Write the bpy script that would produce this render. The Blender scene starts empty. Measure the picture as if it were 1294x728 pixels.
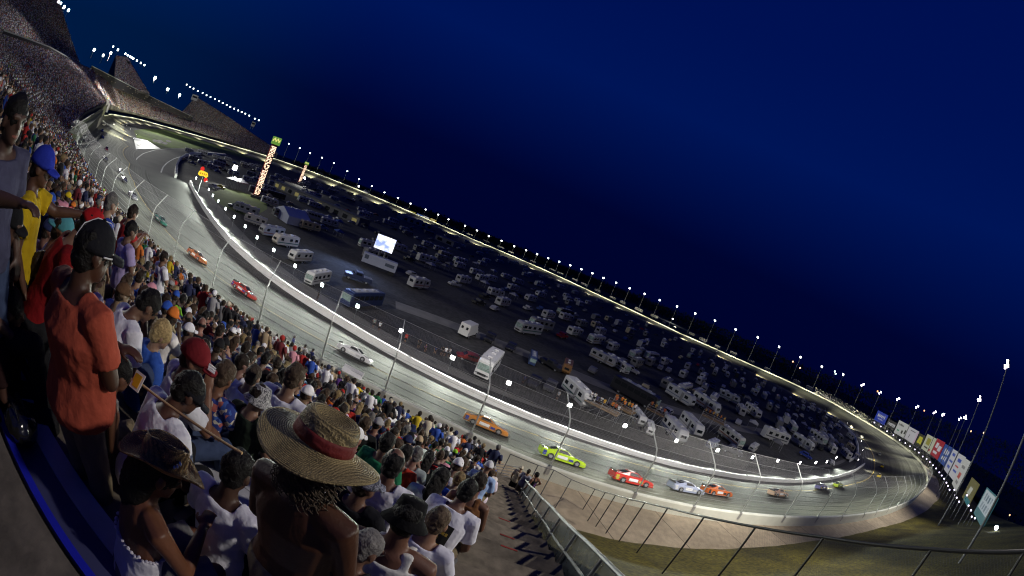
LP_TRACK=7500; LP_MAST=50000; LP_FAR=9000; LP_EDGE=88000; LP_STAND=500000; LP_FWALL=95000; LP_WALL=110000; LP_TURN=450000
import bpy, bmesh, math, random
import numpy as np
from mathutils import Vector, Matrix, Euler, noise
random.seed(7)
rnd = random.Random(11)
SC = bpy.context.scene
C = SC.collection
R = math.radians
PI = math.pi
# ------------------------------------------------------------------ camera
CAMZ = 22.0
PITCH, ROLL, FPX, PW, PH = 5.8, 22.4, 539.0, 1294.0, 728.0
_p, _r = R(PITCH), R(ROLL)
FW = Vector((0, math.cos(_p), -math.sin(_p)))
RT0 = Vector((1, 0, 0)); UP0 = RT0.cross(FW)
RT = RT0*math.cos(_r) + UP0*math.sin(_r)
UP = -RT0*math.sin(_r) + UP0*math.cos(_r)
cam = bpy.data.cameras.new('Camera'); camo = bpy.data.objects.new('Camera', cam); C.objects.link(camo)
cam.type = 'PANO'; cam.sensor_width = 36.0; cam.clip_end = 6000; cam.clip_start = 0.05
for holder in (cam, getattr(cam, 'cycles', None)):
    try:
        holder.panorama_type = 'FISHEYE_EQUISOLID'; holder.fisheye_lens = FPX/PW*36.0; holder.fisheye_fov = PI
    except Exception:
        pass
m = Matrix((RT, UP, -FW)).transposed().to_4x4(); m.translation = (0, 0, CAMZ)
camo.matrix_world = m
SC.camera = camo

def ray(x, y):
    dx, dy = x-PW/2, -(y-PH/2); rr = math.hypot(dx, dy)
    if rr < 1e-9: return FW.copy()
    th = 2*math.asin(rr/2/FPX)
    return FW*math.cos(th) + (RT*(dx/rr) + UP*(dy/rr))*math.sin(th)
def azdep(x, y):
    d = ray(x, y); return math.degrees(math.atan2(d.x, d.y)), math.degrees(math.asin(-d.z))
def atz(x, y, z):            # where the sight line through a photo point meets the level z
    d = ray(x, y); return Vector((0, 0, CAMZ)) + d*((CAMZ-z)/-d.z)
def atd(x, y, D):            # ... at the horizontal distance D
    d = ray(x, y); return Vector((0, 0, CAMZ)) + d*(D/math.hypot(d.x, d.y))
def atr(x, y, s):            # ... at the slant distance s
    return Vector((0, 0, CAMZ)) + ray(x, y)*s
def pol(az, dep, D):
    return Vector((D*math.sin(R(az)), D*math.cos(R(az)), CAMZ - D*math.tan(R(dep))))

# ------------------------------------------------------------------ tagging
def tag(o, label=None, cat=None, group=None, kind=None):
    if label: o['label'] = label
    if cat: o['category'] = cat
    if group: o['group'] = group
    if kind: o['kind'] = kind
    return o
def empty(name, loc, rz=0.0):
    o = bpy.data.objects.new(name, None); C.objects.link(o); o.location = loc; o.rotation_euler = (0, 0, rz)
    o.empty_display_size = 0.2
    return o
KIDS = {}
def link(name, me, parent=None, loc=None, mat=None):
    o = bpy.data.objects.new(name, me); C.objects.link(o)
    if loc is not None: o.location = loc
    if parent is not None:
        o.parent = parent; KIDS.setdefault(parent.name, []).append(o)
    if mat is not None and len(me.materials) == 0: me.materials.append(mat)
    return o
def copy_tree(o, parent=None):
    c = o.copy(); C.objects.link(c)
    for k in ('label', 'group'):
        pass
    if parent is not None:
        c.parent = parent; KIDS.setdefault(parent.name, []).append(c)
    for ch in KIDS.get(o.name, []):
        copy_tree(ch, c)
    return c
def paint(o, col):           # object colour for the object-colour materials
    o.color = (col[0], col[1], col[2], 1.0); return o

# ------------------------------------------------------------------ mesh builder
class MB:
    def __init__(s): s.V = []; s.F = []; s.M = []; s.mi = 0
    def add(s, vs, fs):
        b = len(s.V); s.V += [tuple(v) for v in vs]
        for f in fs: s.F.append([i+b for i in f]); s.M.append(s.mi)
    def box(s, c, d, rz=0.0, rot=None, bev=0.0):
        hx, hy, hz = d[0]/2, d[1]/2, d[2]/2
        mt = (rot if rot is not None else Matrix.Rotation(rz, 3, 'Z'))
        if bev <= 0:
            vs = [mt @ Vector((x*hx, y*hy, z*hz)) + Vector(c) for z in (-1, 1) for y in (-1, 1) for x in (-1, 1)]
            s.add(vs, [(0, 2, 3, 1), (4, 5, 7, 6), (0, 1, 5, 4), (2, 6, 7, 3), (0, 4, 6, 2), (1, 3, 7, 5)])
            return
        b = min(bev, hx*.9, hy*.9, hz*.9)
        rings = []
        def rect(ix, iy, z):
            x, y = hx-ix, hy-iy; k = b*.5
            return [(-x+k, -y, z), (x-k, -y, z), (x, -y+k, z), (x, y-k, z), (x-k, y, z), (-x+k, y, z), (-x, y-k, z), (-x, -y+k, z)]
        for z, i in ((-hz, b), (-hz+b, 0), (hz-b, 0), (hz, b)):
            rings.append([mt @ Vector(q) + Vector(c) for q in rect(i, i, z)])
        s.rings(rings)
    def rings(s, rings, caps=True, closed=True):
        b = len(s.V); n = len(rings[0])
        for r in rings: s.V += [tuple(v) for v in r]
        for i in range(len(rings)-1):
            for j in range(n if closed else n-1):
                a = b+i*n+j; a2 = b+i*n+(j+1) % n
                s.F.append([a, a2, a2+n, a+n]); s.M.append(s.mi)
        if caps:
            s.F.append([b+j for j in range(n)][::-1]); s.M.append(s.mi)
            s.F.append([b+(len(rings)-1)*n+j for j in range(n)]); s.M.append(s.mi)
    def tube(s, pts, rad, n=8, caps=True, rnd_ends=False):
        pts = [Vector(p) for p in pts]
        if not isinstance(rad, (list, tuple)): rad = [rad]*len(pts)
        rad = list(rad)
        if rnd_ends:
            d0 = (pts[0]-pts[1]).normalized(); d1 = (pts[-1]-pts[-2]).normalized()
            P0, P1, r0, r1 = pts[0], pts[-1], rad[0], rad[-1]
            def sc_(r, k): return (r[0]*k, r[1]*k) if isinstance(r, tuple) else r*k
            m0 = min(r0) if isinstance(r0, tuple) else r0; m1 = min(r1) if isinstance(r1, tuple) else r1
            pts = [P0+d0*m0*.96, P0+d0*m0*.7] + pts + [P1+d1*m1*.7, P1+d1*m1*.96]
            rad = [sc_(r0, .28), sc_(r0, .71)] + rad + [sc_(r1, .71), sc_(r1, .28)]
        up = None; rings = []
        for i, p in enumerate(pts):
            t = (pts[min(i+1, len(pts)-1)]-pts[max(i-1, 0)]).normalized()
            if up is None:
                up = t.orthogonal().normalized()
            up = (up - t*up.dot(t)); up = up.normalized() if up.length > 1e-6 else t.orthogonal().normalized()
            w = t.cross(up); r = rad[i]
            ru, rw = r if isinstance(r, tuple) else (r, r)
            rings.append([p + up*(ru*math.cos(2*PI*k/n)) + w*(rw*math.sin(2*PI*k/n)) for k in range(n)])
        s.rings(rings, caps)
    def lathe(s, prof, c=(0, 0, 0), n=24, mt=None, sx=1.0, sy=1.0, wob=None):
        rings = []
        for r, z in prof:
            ring = []
            for k in range(n):
                a = 2*PI*k/n
                v = Vector((r*sx*math.cos(a), r*sy*math.sin(a), z))
                if wob: v = wob(v, a)
                if mt is not None: v = mt @ v
                ring.append(v+Vector(c))
            rings.append(ring)
        s.rings(rings)
    def ell(s, c, rad, mt=None, nu=14, nv=9):
        prof = [(math.sin(PI*i/nv), -math.cos(PI*i/nv)) for i in range(nv+1)]
        prof[0] = (.02, -1); prof[-1] = (.02, 1)
        rings = []
        for r, z in prof:
            ring = []
            for k in range(nu):
                a = 2*PI*k/nu
                v = Vector((r*rad[0]*math.cos(a), r*rad[1]*math.sin(a), z*rad[2]))
                if mt is not None: v = mt @ v
                ring.append(v+Vector(c))
            rings.append(ring)
        s.rings(rings)
    def prism(s, prof, y0, y1, axis='y'):     # profile of (x, z) pulled from y0 to y1
        n = len(prof)
        a = [(x, y0, z) for x, z in prof]; b = [(x, y1, z) for x, z in prof]
        s.add(a+b, [list(range(n)), [n+i for i in range(n)][::-1]] + [[i, n+i, n+(i+1) % n, (i+1) % n] for i in range(n)])
    def quad(s, a, b, c, d): s.add([a, b, c, d], [(0, 1, 2, 3)])
    def mesh(s, name, mats, smooth=False, recalc=True):
        me = bpy.data.meshes.new(name)
        me.from_pydata(s.V, [], s.F)
        mats = mats if isinstance(mats, (list, tuple)) else [mats]
        for q in mats: me.materials.append(q)
        if len(mats) > 1: me.polygons.foreach_set('material_index', s.M)
        if recalc:
            bm = bmesh.new(); bm.from_mesh(me); bmesh.ops.recalc_face_normals(bm, faces=bm.faces); bm.to_mesh(me); bm.free()
        if smooth: me.polygons.foreach_set('use_smooth', [True]*len(me.polygons))
        me.update(); return me
    def build(s, name, mats, parent=None, loc=None, smooth=False, recalc=True):
        return link(name, s.mesh(name, mats, smooth, recalc), parent, loc)

# ------------------------------------------------------------------ materials
MATS = {}
def newmat(name):
    mt = bpy.data.materials.new(name); mt.use_nodes = True
    nt = mt.node_tree; b = nt.nodes.get('Principled BSDF'); return mt, nt, b
def nd(nt, t, **kw):
    n = nt.nodes.new(t)
    for k, v in kw.items():
        if k in n.inputs.keys() if isinstance(k, str) else False: n.inputs[k].default_value = v
        else: setattr(n, k, v)
    return n
def mat(name, col, rough=.7, metal=0.0, var=.12, scale=3.0, bump=0.0, bscale=40.0, objcol=False, spec=.4, stretch=None, coat=0.0, var2=0.0, scale2=8.0):
    if name in MATS: return MATS[name]
    mt, nt, b = newmat(name); L = nt.links.new
    tc = nd(nt, 'ShaderNodeTexCoord')
    src = tc.outputs['Object']
    if stretch:
        mp = nd(nt, 'ShaderNodeMapping'); mp.inputs['Scale'].default_value = stretch; L(src, mp.inputs['Vector']); src = mp.outputs['Vector']
    nz = nd(nt, 'ShaderNodeTexNoise'); nz.inputs['Scale'].default_value = scale; nz.inputs['Detail'].default_value = 5
    L(src, nz.inputs['Vector'])
    mr = nd(nt, 'ShaderNodeMapRange'); mr.inputs['From Min'].default_value = .3; mr.inputs['From Max'].default_value = .7
    mr.inputs['To Min'].default_value = 1-var; mr.inputs['To Max'].default_value = 1+var
    L(nz.outputs['Fac'], mr.inputs['Value'])
    mx = nd(nt, 'ShaderNodeVectorMath', operation='SCALE')
    if objcol:
        oi = nd(nt, 'ShaderNodeObjectInfo'); L(oi.outputs['Color'], mx.inputs[0])
    else:
        mx.inputs[0].default_value = col
    fac = mr.outputs['Result']
    if var2:
        nz2 = nd(nt, 'ShaderNodeTexNoise'); nz2.inputs['Scale'].default_value = scale2; nz2.inputs['Detail'].default_value = 8; L(src, nz2.inputs['Vector'])
        mr2 = nd(nt, 'ShaderNodeMapRange'); mr2.inputs['From Min'].default_value = .35; mr2.inputs['From Max'].default_value = .65; mr2.inputs['To Min'].default_value = 1-var2; mr2.inputs['To Max'].default_value = 1+var2; L(nz2.outputs['Fac'], mr2.inputs['Value'])
        mu2 = nd(nt, 'ShaderNodeMath', operation='MULTIPLY'); L(fac, mu2.inputs[0]); L(mr2.outputs['Result'], mu2.inputs[1]); fac = mu2.outputs[0]
    L(fac, mx.inputs['Scale'])
    L(mx.outputs['Vector'], b.inputs['Base Color'])
    b.inputs['Roughness'].default_value = rough; b.inputs['Metallic'].default_value = metal
    b.inputs['Specular IOR Level'].default_value = spec
    if coat: b.inputs['Coat Weight'].default_value = coat
    if bump:
        nb = nd(nt, 'ShaderNodeTexNoise'); nb.inputs['Scale'].default_value = bscale; nb.inputs['Detail'].default_value = 4
        L(src, nb.inputs['Vector'])
        bp = nd(nt, 'ShaderNodeBump'); bp.inputs['Strength'].default_value = bump; bp.inputs['Distance'].default_value = .02
        L(nb.outputs['Fac'], bp.inputs['Height']); L(bp.outputs['Normal'], b.inputs['Normal'])
    MATS[name] = mt; return mt
def emat(name, col, strength, objcol=False):
    if name in MATS: return MATS[name]
    mt, nt, b = newmat(name)
    b.inputs['Base Color'].default_value = (.02, .02, .02, 1)
    b.inputs['Emission Color'].default_value = (*col, 1); b.inputs['Emission Strength'].default_value = strength
    if objcol:
        oi = nd(nt, 'ShaderNodeObjectInfo'); nt.links.new(oi.outputs['Color'], b.inputs['Emission Color'])
    try: mt.cycles.emission_sampling = 'NONE'
    except Exception: pass
    MATS[name] = mt; return mt

M_steel = mat('galvanised_steel', (.42, .43, .44), .45, .7, .1)
M_pole = mat('grey_painted_pole', (.11, .115, .125), .55, .2)
M_white = mat('white_paint', (.78, .78, .76), .5, 0, .06)
M_whitewall = mat('white_wall_paint', (.72, .73, .70), .6, 0, .10, 1.5)
M_dark = mat('dark_rubber', (.02, .02, .022), .8)
M_black = mat('black_paint', (.012, .012, .014), .45)
M_glass = mat('dark_glass', (.015, .018, .022), .08, 0, .02, spec=.6)
M_lamp = emat('lamp_face', (1.0, .97, .92), 28)
M_lampc = emat('cool_lamp_face', (.82, 1.0, .93), 24)
M_lampf = emat('far_lamp_face', (.95, .97, 1.0), 9)
M_lampp = emat('mast_lamp_face', (1.0, .82, 1.0), 14)
M_concrete = mat('stand_concrete', (.21, .195, .165), .85, 0, .22, 1.3, .25, 25)
M_vehicle = mat('vehicle_paint', (1, 1, 1), .35, 0, .05, objcol=True, coat=.2)
M_carpaint = mat('race_car_paint', (1, 1, 1), .22, 0, .03, objcol=True, coat=.6)
M_cloth = mat('cloth', (1, 1, 1), .9, 0, .12, 9, .5, 22, objcol=True, spec=.15)
M_hairm = mat('hair', (1, 1, 1), .6, 0, .35, 60, .6, 90, objcol=True, spec=.25)
M_chrome = mat('chrome', (.7, .7, .7), .15, 1.0)

def spot(name, loc, aim, power, size=140, blend=.6, col=(1, .97, .9), rad=.4, parent=None):
    l = bpy.data.lights.new(name, 'SPOT'); l.energy = power; l.spot_size = R(size); l.spot_blend = blend; l.color = col; l.shadow_soft_size = rad
    o = bpy.data.objects.new(name, l); C.objects.link(o)
    o.location = loc; o.rotation_euler = (Vector(aim)-Vector(loc)).to_track_quat('-Z', 'Y').to_euler()
    if parent is not None:
        o.parent = parent; o.matrix_parent_inverse = Matrix.Translation(parent.location).inverted() if parent.rotation_euler.z == 0 else Matrix.Identity(4)
    return o

# ------------------------------------------------------------------ world
W = bpy.data.worlds.new('World'); SC.world = W; W.use_nodes = True
nt = W.node_tree; bg = nt.nodes['Background']
tcw = nt.nodes.new('ShaderNodeTexCoord'); sep = nt.nodes.new('ShaderNodeSeparateXYZ'); nt.links.new(tcw.outputs['Generated'], sep.inputs[0])
rp = nt.nodes.new('ShaderNodeValToRGB'); nt.links.new(sep.outputs['Z'], rp.inputs['Fac'])   # dusk sky: deep blue, darker towards the horizon
el = rp.color_ramp.elements
el[0].position = 0.0; el[0].color = (0, .0011, .026, 1); el[1].position = 1.0; el[1].color = (0, .0045, .078, 1)
for ps, cc in ((.15, (0, .0014, .029)), (.42, (0, .0074, .094)), (.62, (0, .0056, .084))):
    e = el.new(ps); e.color = (*cc, 1)
mrw = nt.nodes.new('ShaderNodeMapRange'); mrw.inputs['From Min'].default_value = .45; mrw.inputs['From Max'].default_value = 1.0
mrw.interpolation_type = 'SMOOTHSTEP'
neg = nt.nodes.new('ShaderNodeMath'); neg.operation = 'MULTIPLY'; neg.inputs[1].default_value = -1
nt.links.new(sep.outputs['X'], neg.inputs[0]); nt.links.new(neg.outputs[0], mrw.inputs['Value'])
glow = nt.nodes.new('ShaderNodeMix'); glow.data_type = 'RGBA'; glow.blend_type = 'ADD'
glow.inputs[7].default_value = (0, .009, .026, 1)
nt.links.new(mrw.outputs['Result'], glow.inputs[0]); nt.links.new(rp.outputs['Color'], glow.inputs[6])
nt.links.new(glow.outputs[2], bg.inputs['Color']); bg.inputs['Strength'].default_value = 1.0
SC.view_settings.view_transform = 'Standard'; SC.view_settings.look = 'None'; SC.view_settings.gamma = 1.0; SC.view_settings.exposure = 0.0
SC.render.engine = 'CYCLES'
cy = SC.cycles
cy.max_bounces = 4; cy.diffuse_bounces = 2; cy.glossy_bounces = 2; cy.transmission_bounces = 2; cy.transparent_max_bounces = 8
cy.caustics_reflective = False; cy.caustics_refractive = False; cy.sample_clamp_indirect = 3.0
cy.filter_width = 1.15; cy.use_denoising = True; cy.use_light_tree = True
try: cy.denoiser = 'OPENIMAGEDENOISE'
except Exception: pass
# ------------------------------------------------------------------ the track in plan
def interp(xs, ys, x): return float(np.interp(x, xs, ys))
# wall top: photo points with either a level ('z') or a horizontal distance ('d')
wall_px = [(97,180,'z',8.2),(105,210,'z',8.2),(130,245,'z',8.2),(165,285,'z',8.2),(215,325,'z',8.2),(270,370,'z',8.2),(330,410,'z',8.2),(390,445,'z',8.2),
 (450,475,'z',8.2),(500,500,'z',8.2),(560,527,'z',8.2),(600,548,'z',8.2),(650,571,'z',8.2),(700,590,'z',8.2),(750,607,'z',8.2),(800,621,'z',8.2),
 (850,633,'z',8.2),(900,642,'z',8.2),(950,648,'z',8.2),(1000,652,'z',8.2),(1050,652,'z',8.2),(1100,647,'z',8.2),(1140,636,'z',8.2),(1163,620,'z',8.2),
 (1172,601,'d',186),(1165,585,'d',240),(1150,570,'d',292),(1130,555,'d',336),(1100,536,'d',385),(1050,507,'d',405),(1000,483,'d',420),(930,452,'d',432),
 (860,421,'d',452),(760,374,'d',505),(700,346,'d',540),(600,303,'d',592),(520,268,'d',640),(450,238.5,'d',690),(390,215,'d',740),(330,194.5,'d',770),
 (270,177,'d',790),(235,167,'d',770),(200,157,'d',730),(175,150,'d',660),(155,146.5,'d',580),(138,145.5,'d',430),(126,150,'d',330),(110,163,'d',235)]
def pxp(q): return atz(q[0], q[1], q[3]) if q[2] == 'z' else atd(q[0], q[1], q[3])
WALL = [pxp(q) for q in wall_px]
CEN = Vector((-90, 260, 0))
def angle(p): return math.atan2(p.y-CEN.y, p.x-CEN.x)
def polar_table(pts):
    t = sorted((angle(p), (p-CEN).xy.length, p.z) for p in pts)
    a = np.array([q[0] for q in t]); r = np.array([q[1] for q in t]); z = np.array([q[2] for q in t])
    a = np.concatenate([a-2*PI, a, a+2*PI]); return a, np.tile(r, 3), np.tile(z, 3)
def smooth_loop(tab, n, win):
    a, r, z = tab; th = np.linspace(-PI, PI, n, endpoint=False)
    rr = np.interp(th, a, r); zz = np.interp(th, a, z)
    k = np.hanning(win+2)[1:-1]; k /= k.sum(); h = win//2
    def f(q): return np.convolve(np.concatenate([q[-h:], q, q[:h]]), k, 'valid')
    return th, f(rr), f(zz)
NT = 1440
TH, WR, WZ = smooth_loop(polar_table(WALL), NT, 9)
def loop_at(r, z, i): return Vector((CEN.x + r*math.cos(TH[i]), CEN.y + r*math.sin(TH[i]), z))
WL = [loop_at(WR[i], WZ[i]-1.0, i) for i in range(NT)]              # foot of the outer wall = top edge of the banking
# inner (yellow line) edge
yel_px = [(163,171,.6),(163,185,.6),(165,207,.6),(170,230,.8),(180,252,.8),(195,272,1),(236,318,1.2),(290,360,1.2),(340,392,1.2),(400,426,1.2),(440,448,1.2),
 (520,487,1.2),(600,521,1.2),(650,540,1.2),(700,557,1.2),(750,572,1.2),(800,585,1.2),(855,600,1.2),(937,615,1.2),(992,620,1.2),(1047,617,1.2),(1075,612,1.2),(1096,605,1.2),
 (1104,583,1.0),(1098,566,.8),(1085,549,.8)]
YP = [atz(*q) for q in yel_px]
ya, yr, yz = polar_table(YP)
alo, ahi = min(angle(p) for p in YP), max(angle(p) for p in YP)
def yel_rz(i):
    t = TH[i]
    # the photo fixes the near part; elsewhere the strip keeps a constant width inside the wall
    w = 24.0
    if alo <= t <= ahi:
        return float(np.interp(t, ya, yr)), float(np.interp(t, ya, yz))
    return None
yl = [yel_rz(i) for i in range(NT)]
idx = [i for i in range(NT) if yl[i] is not None]
YR = np.zeros(NT); YZ = np.zeros(NT)
i0, i1 = idx[0], idx[-1]
g0, g1 = WR[i0]-yl[i0][0], WR[i1]-yl[i1][0]
for i in range(NT):
    if yl[i] is not None: YR[i], YZ[i] = yl[i]
    else:
        d = min((i-i1) % NT, (i0-i) % NT); near1 = ((i-i1) % NT) < ((i0-i) % NT)
        g = (g1 if near1 else g0); f = math.exp(-d/60.0)
        gap = g*f + 27.0*(1-f); YR[i] = WR[i]-gap; YZ[i] = .6
k = np.hanning(13)[1:-1]; k /= k.sum(); h = 5
YR = np.convolve(np.concatenate([YR[-h:], YR, YR[:h]]), k, 'valid')
YL = [loop_at(YR[i], YZ[i], i) for i in range(NT)]

def strip(name, A, B, nv, m, closed=True, sag=0.0, lift=0.0, smooth=True):
    n = len(A); V = []; F = []; UVv = []
    s = 0.0; us = []
    for i in range(n):
        if i: s += (A[i]-A[i-1]).length
        us.append(s)
    for i in range(n):
        for j in range(nv+1):
            t = j/nv; p = A[i].lerp(B[i], t); p.z += lift - sag*4*t*(1-t)
            V.append(tuple(p))
    rng = range(n) if closed else range(n-1)
    for i in rng:
        for j in range(nv):
            a = i*(nv+1)+j; b = ((i+1) % n)*(nv+1)+j
            F.append((a, b, b+1, a+1)); u0, u1 = us[i], (us[i+1] if i+1 < n else s+(A[0]-A[-1]).length)
            UVv += [(u0, j/nv), (u1, j/nv), (u1, (j+1)/nv), (u0, (j+1)/nv)]
    me = bpy.data.meshes.new(name); me.from_pydata(V, [], F); uv = me.uv_layers.new(name='UVMap')
    uv.data.foreach_set('uv', np.array(UVv, dtype=np.float32).ravel())
    bm = bmesh.new(); bm.from_mesh(me)
    for f in bm.faces:
        if f.normal.z < 0: f.normal_flip()
    bm.to_mesh(me); bm.free()
    if smooth: me.polygons.foreach_set('use_smooth', [True]*len(me.polygons))
    me.materials.append(m)
    return link(name, me)

def track_mat(name, stops, grain=.12, streak=.35, patch=.15, stops2=None):
    mt, nt, b = newmat(name); L = nt.links.new
    uv = nd(nt, 'ShaderNodeUVMap'); sp = nd(nt, 'ShaderNodeSeparateXYZ'); L(uv.outputs['UV'], sp.inputs[0])
    rp = nd(nt, 'ShaderNodeValToRGB'); e = rp.color_ramp.elements
    e[0].position = stops[0][0]; e[0].color = (*stops[0][1], 1); e[1].position = stops[-1][0]; e[1].color = (*stops[-1][1], 1)
    for p, c in stops[1:-1]:
        q = e.new(p); q.color = (*c, 1)
    # wander of the groove across the track
    n0 = nd(nt, 'ShaderNodeTexNoise'); n0.inputs['Scale'].default_value = 1.0; n0.noise_dimensions = '1D'
    mu = nd(nt, 'ShaderNodeMath', operation='MULTIPLY'); mu.inputs[1].default_value = .012; L(sp.outputs['X'], mu.inputs[0]); L(mu.outputs[0], n0.inputs['W'])
    ad = nd(nt, 'ShaderNodeMath', operation='MULTIPLY_ADD'); ad.inputs[1].default_value = .10; L(n0.outputs['Fac'], ad.inputs[0])
    sb = nd(nt, 'ShaderNodeMath', operation='SUBTRACT'); sb.inputs[1].default_value = .05; L(sp.outputs['Y'], sb.inputs[0]); L(sb.outputs[0], ad.inputs[2])
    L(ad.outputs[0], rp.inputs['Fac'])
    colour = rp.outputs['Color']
    if stops2:
        r2 = nd(nt, 'ShaderNodeValToRGB'); e2 = r2.color_ramp.elements
        e2[0].position = stops2[0][0]; e2[0].color = (*stops2[0][1], 1); e2[1].position = stops2[-1][0]; e2[1].color = (*stops2[-1][1], 1)
        for p, c in stops2[1:-1]:
            q = e2.new(p); q.color = (*c, 1)
        L(ad.outputs[0], r2.inputs['Fac']); tq = nd(nt, 'ShaderNodeTexCoord'); sq = nd(nt, 'ShaderNodeSeparateXYZ'); L(tq.outputs['Object'], sq.inputs[0])
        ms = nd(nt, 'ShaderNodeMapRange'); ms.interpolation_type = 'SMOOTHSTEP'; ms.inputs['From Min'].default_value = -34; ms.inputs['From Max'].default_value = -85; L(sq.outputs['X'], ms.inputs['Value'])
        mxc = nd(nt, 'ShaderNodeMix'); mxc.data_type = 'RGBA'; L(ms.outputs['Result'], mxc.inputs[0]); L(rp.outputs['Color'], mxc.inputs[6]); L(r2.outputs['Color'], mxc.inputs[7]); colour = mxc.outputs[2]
    # streaks along the running direction
    mp = nd(nt, 'ShaderNodeMapping'); mp.inputs['Scale'].default_value = (.006, 22, 1); L(uv.outputs['UV'], mp.inputs['Vector'])
    n1 = nd(nt, 'ShaderNodeTexNoise'); n1.inputs['Scale'].default_value = 1.6; n1.inputs['Detail'].default_value = 6; L(mp.outputs['Vector'], n1.inputs['Vector'])
    m1 = nd(nt, 'ShaderNodeMapRange'); m1.inputs['From Min'].default_value = .35; m1.inputs['From Max'].default_value = .65; m1.inputs['To Min'].default_value = 1-streak; m1.inputs['To Max'].default_value = 1+streak*.7
    L(n1.outputs['Fac'], m1.inputs['Value'])
    tc = nd(nt, 'ShaderNodeTexCoord')
    n2 = nd(nt, 'ShaderNodeTexNoise'); n2.inputs['Scale'].default_value = .12; n2.inputs['Detail'].default_value = 8; L(tc.outputs['Object'], n2.inputs['Vector'])
    m2 = nd(nt, 'ShaderNodeMapRange'); m2.inputs['From Min'].default_value = .3; m2.inputs['From Max'].default_value = .7; m2.inputs['To Min'].default_value = 1-patch; m2.inputs['To Max'].default_value = 1+patch
    L(n2.outputs['Fac'], m2.inputs['Value'])
    mm = nd(nt, 'ShaderNodeMath', operation='MULTIPLY'); L(m1.outputs['Result'], mm.inputs[0]); L(m2.outputs['Result'], mm.inputs[1])
    vm = nd(nt, 'ShaderNodeVectorMath', operation='SCALE'); L(colour, vm.inputs[0]); L(mm.outputs[0], vm.inputs['Scale'])
    L(vm.outputs['Vector'], b.inputs['Base Color']); b.inputs['Roughness'].default_value = .75; b.inputs['Specular IOR Level'].default_value = .12
    return mt
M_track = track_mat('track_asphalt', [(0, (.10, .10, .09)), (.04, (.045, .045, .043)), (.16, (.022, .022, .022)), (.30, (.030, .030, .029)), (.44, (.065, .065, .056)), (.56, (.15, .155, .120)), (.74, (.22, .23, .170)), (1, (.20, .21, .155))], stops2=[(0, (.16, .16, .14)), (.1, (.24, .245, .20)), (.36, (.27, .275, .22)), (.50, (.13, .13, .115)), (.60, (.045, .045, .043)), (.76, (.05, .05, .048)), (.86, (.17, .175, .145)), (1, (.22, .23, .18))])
M_apron = track_mat('apron_asphalt', [(0, (.045, .045, .045)), (.12, (.030, .030, .031)), (.35, (.085, .085, .084)), (.62, (.12, .12, .115)), (.9, (.10, .10, .095)), (1, (.06, .06, .06))], streak=.55)
M_yellow = mat('yellow_line_paint', (.42, .30, .07), .7, 0, .3, .6)
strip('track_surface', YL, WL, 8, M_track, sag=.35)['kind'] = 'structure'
ylo = [p + (WL[i]-p).normalized()*.05 + Vector((0, 0, .012)) for i, p in enumerate(YL)]
yli = [p + (WL[i]-p).normalized()*.40 + Vector((0, 0, .012-.06)) for i, p in enumerate(YL)]
strip('track_line', ylo, [a + (WL[i]-YL[i]).normalized()*.32 + Vector((0, 0, .0)) for i, a in enumerate(ylo)], 1, M_yellow)['kind'] = 'structure'

# inner white wall (foot points from the photo, at infield level)
iw_px = [(239,232),(248,250),(262,273),(290,309),(330,344.5),(370,374.5),(420,405),(480,442),(550,480.5),(620,514),(700,546),(760,568),(820,586),(880,600),(940,609),(1000,613),(1050,608),(1078,598),(1091,589)]
IW = [atz(x, y, .03) for x, y in iw_px]
def resample(pts, step):
    out = [pts[0].copy()]; 
    for a, b in zip(pts[:-1], pts[1:]):
        n = max(1, int((b-a).length/step))
        for k in range(1, n+1): out.append(a.lerp(b, k/n))
    return out
def smooth_line(pts, it=6):
    for _ in range(it):
        pts = [pts[0]] + [(pts[i-1]+pts[i]*2+pts[i+1])/4 for i in range(1, len(pts)-1)] + [pts[-1]]
    return pts
IWs = smooth_line(resample(IW, 2.0), 10)
def side(p, q):
    t = (q-p); t.z = 0; t.normalize(); return Vector((-t.y, t.x, 0))
def wall_mesh(mb, pts, h, th, cap=0.0):
    rings = []
    for i, p in enumerate(pts):
        n = side(pts[max(i-1, 0)], pts[min(i+1, len(pts)-1)])
        a, b = p + n*th/2, p - n*th/2; u = Vector((0, 0, h))
        rings.append([a, a+u*.93, a*.8+b*.2+u, b*.8+a*.2+u, b+u*.93, b])
    mb.rings(rings)
mb = MB(); wall_mesh(mb, IWs, 1.35, .45)
iwall = tag(mb.build('infield_wall', mat('infield_wall_paint', (.80, .80, .78), .55, 0, .06, .8)), 'long white painted concrete wall curving between the track apron and the parked campers', 'wall')
mb = MB()                                              # dark expansion plates along its top
for i in range(8, len(IWs)-4, 9):
    n = side(IWs[i-1], IWs[i+1]); t = Vector((n.y, -n.x, 0))
    mb.box(IWs[i]-n*.0+Vector((0, 0, 1.37)), (.5, .25, .05), math.atan2(t.y, t.x))
mb.build('joint_plate', M_dark, iwall)
# apron: from the yellow line in to the wall foot / infield level
APR = []
for i in range(NT):
    APR.append(loop_at(YR[i]-14.0, .04, i))
strip('apron', APR, YL, 4, M_apron, sag=.25)['kind'] = 'structure'

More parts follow.
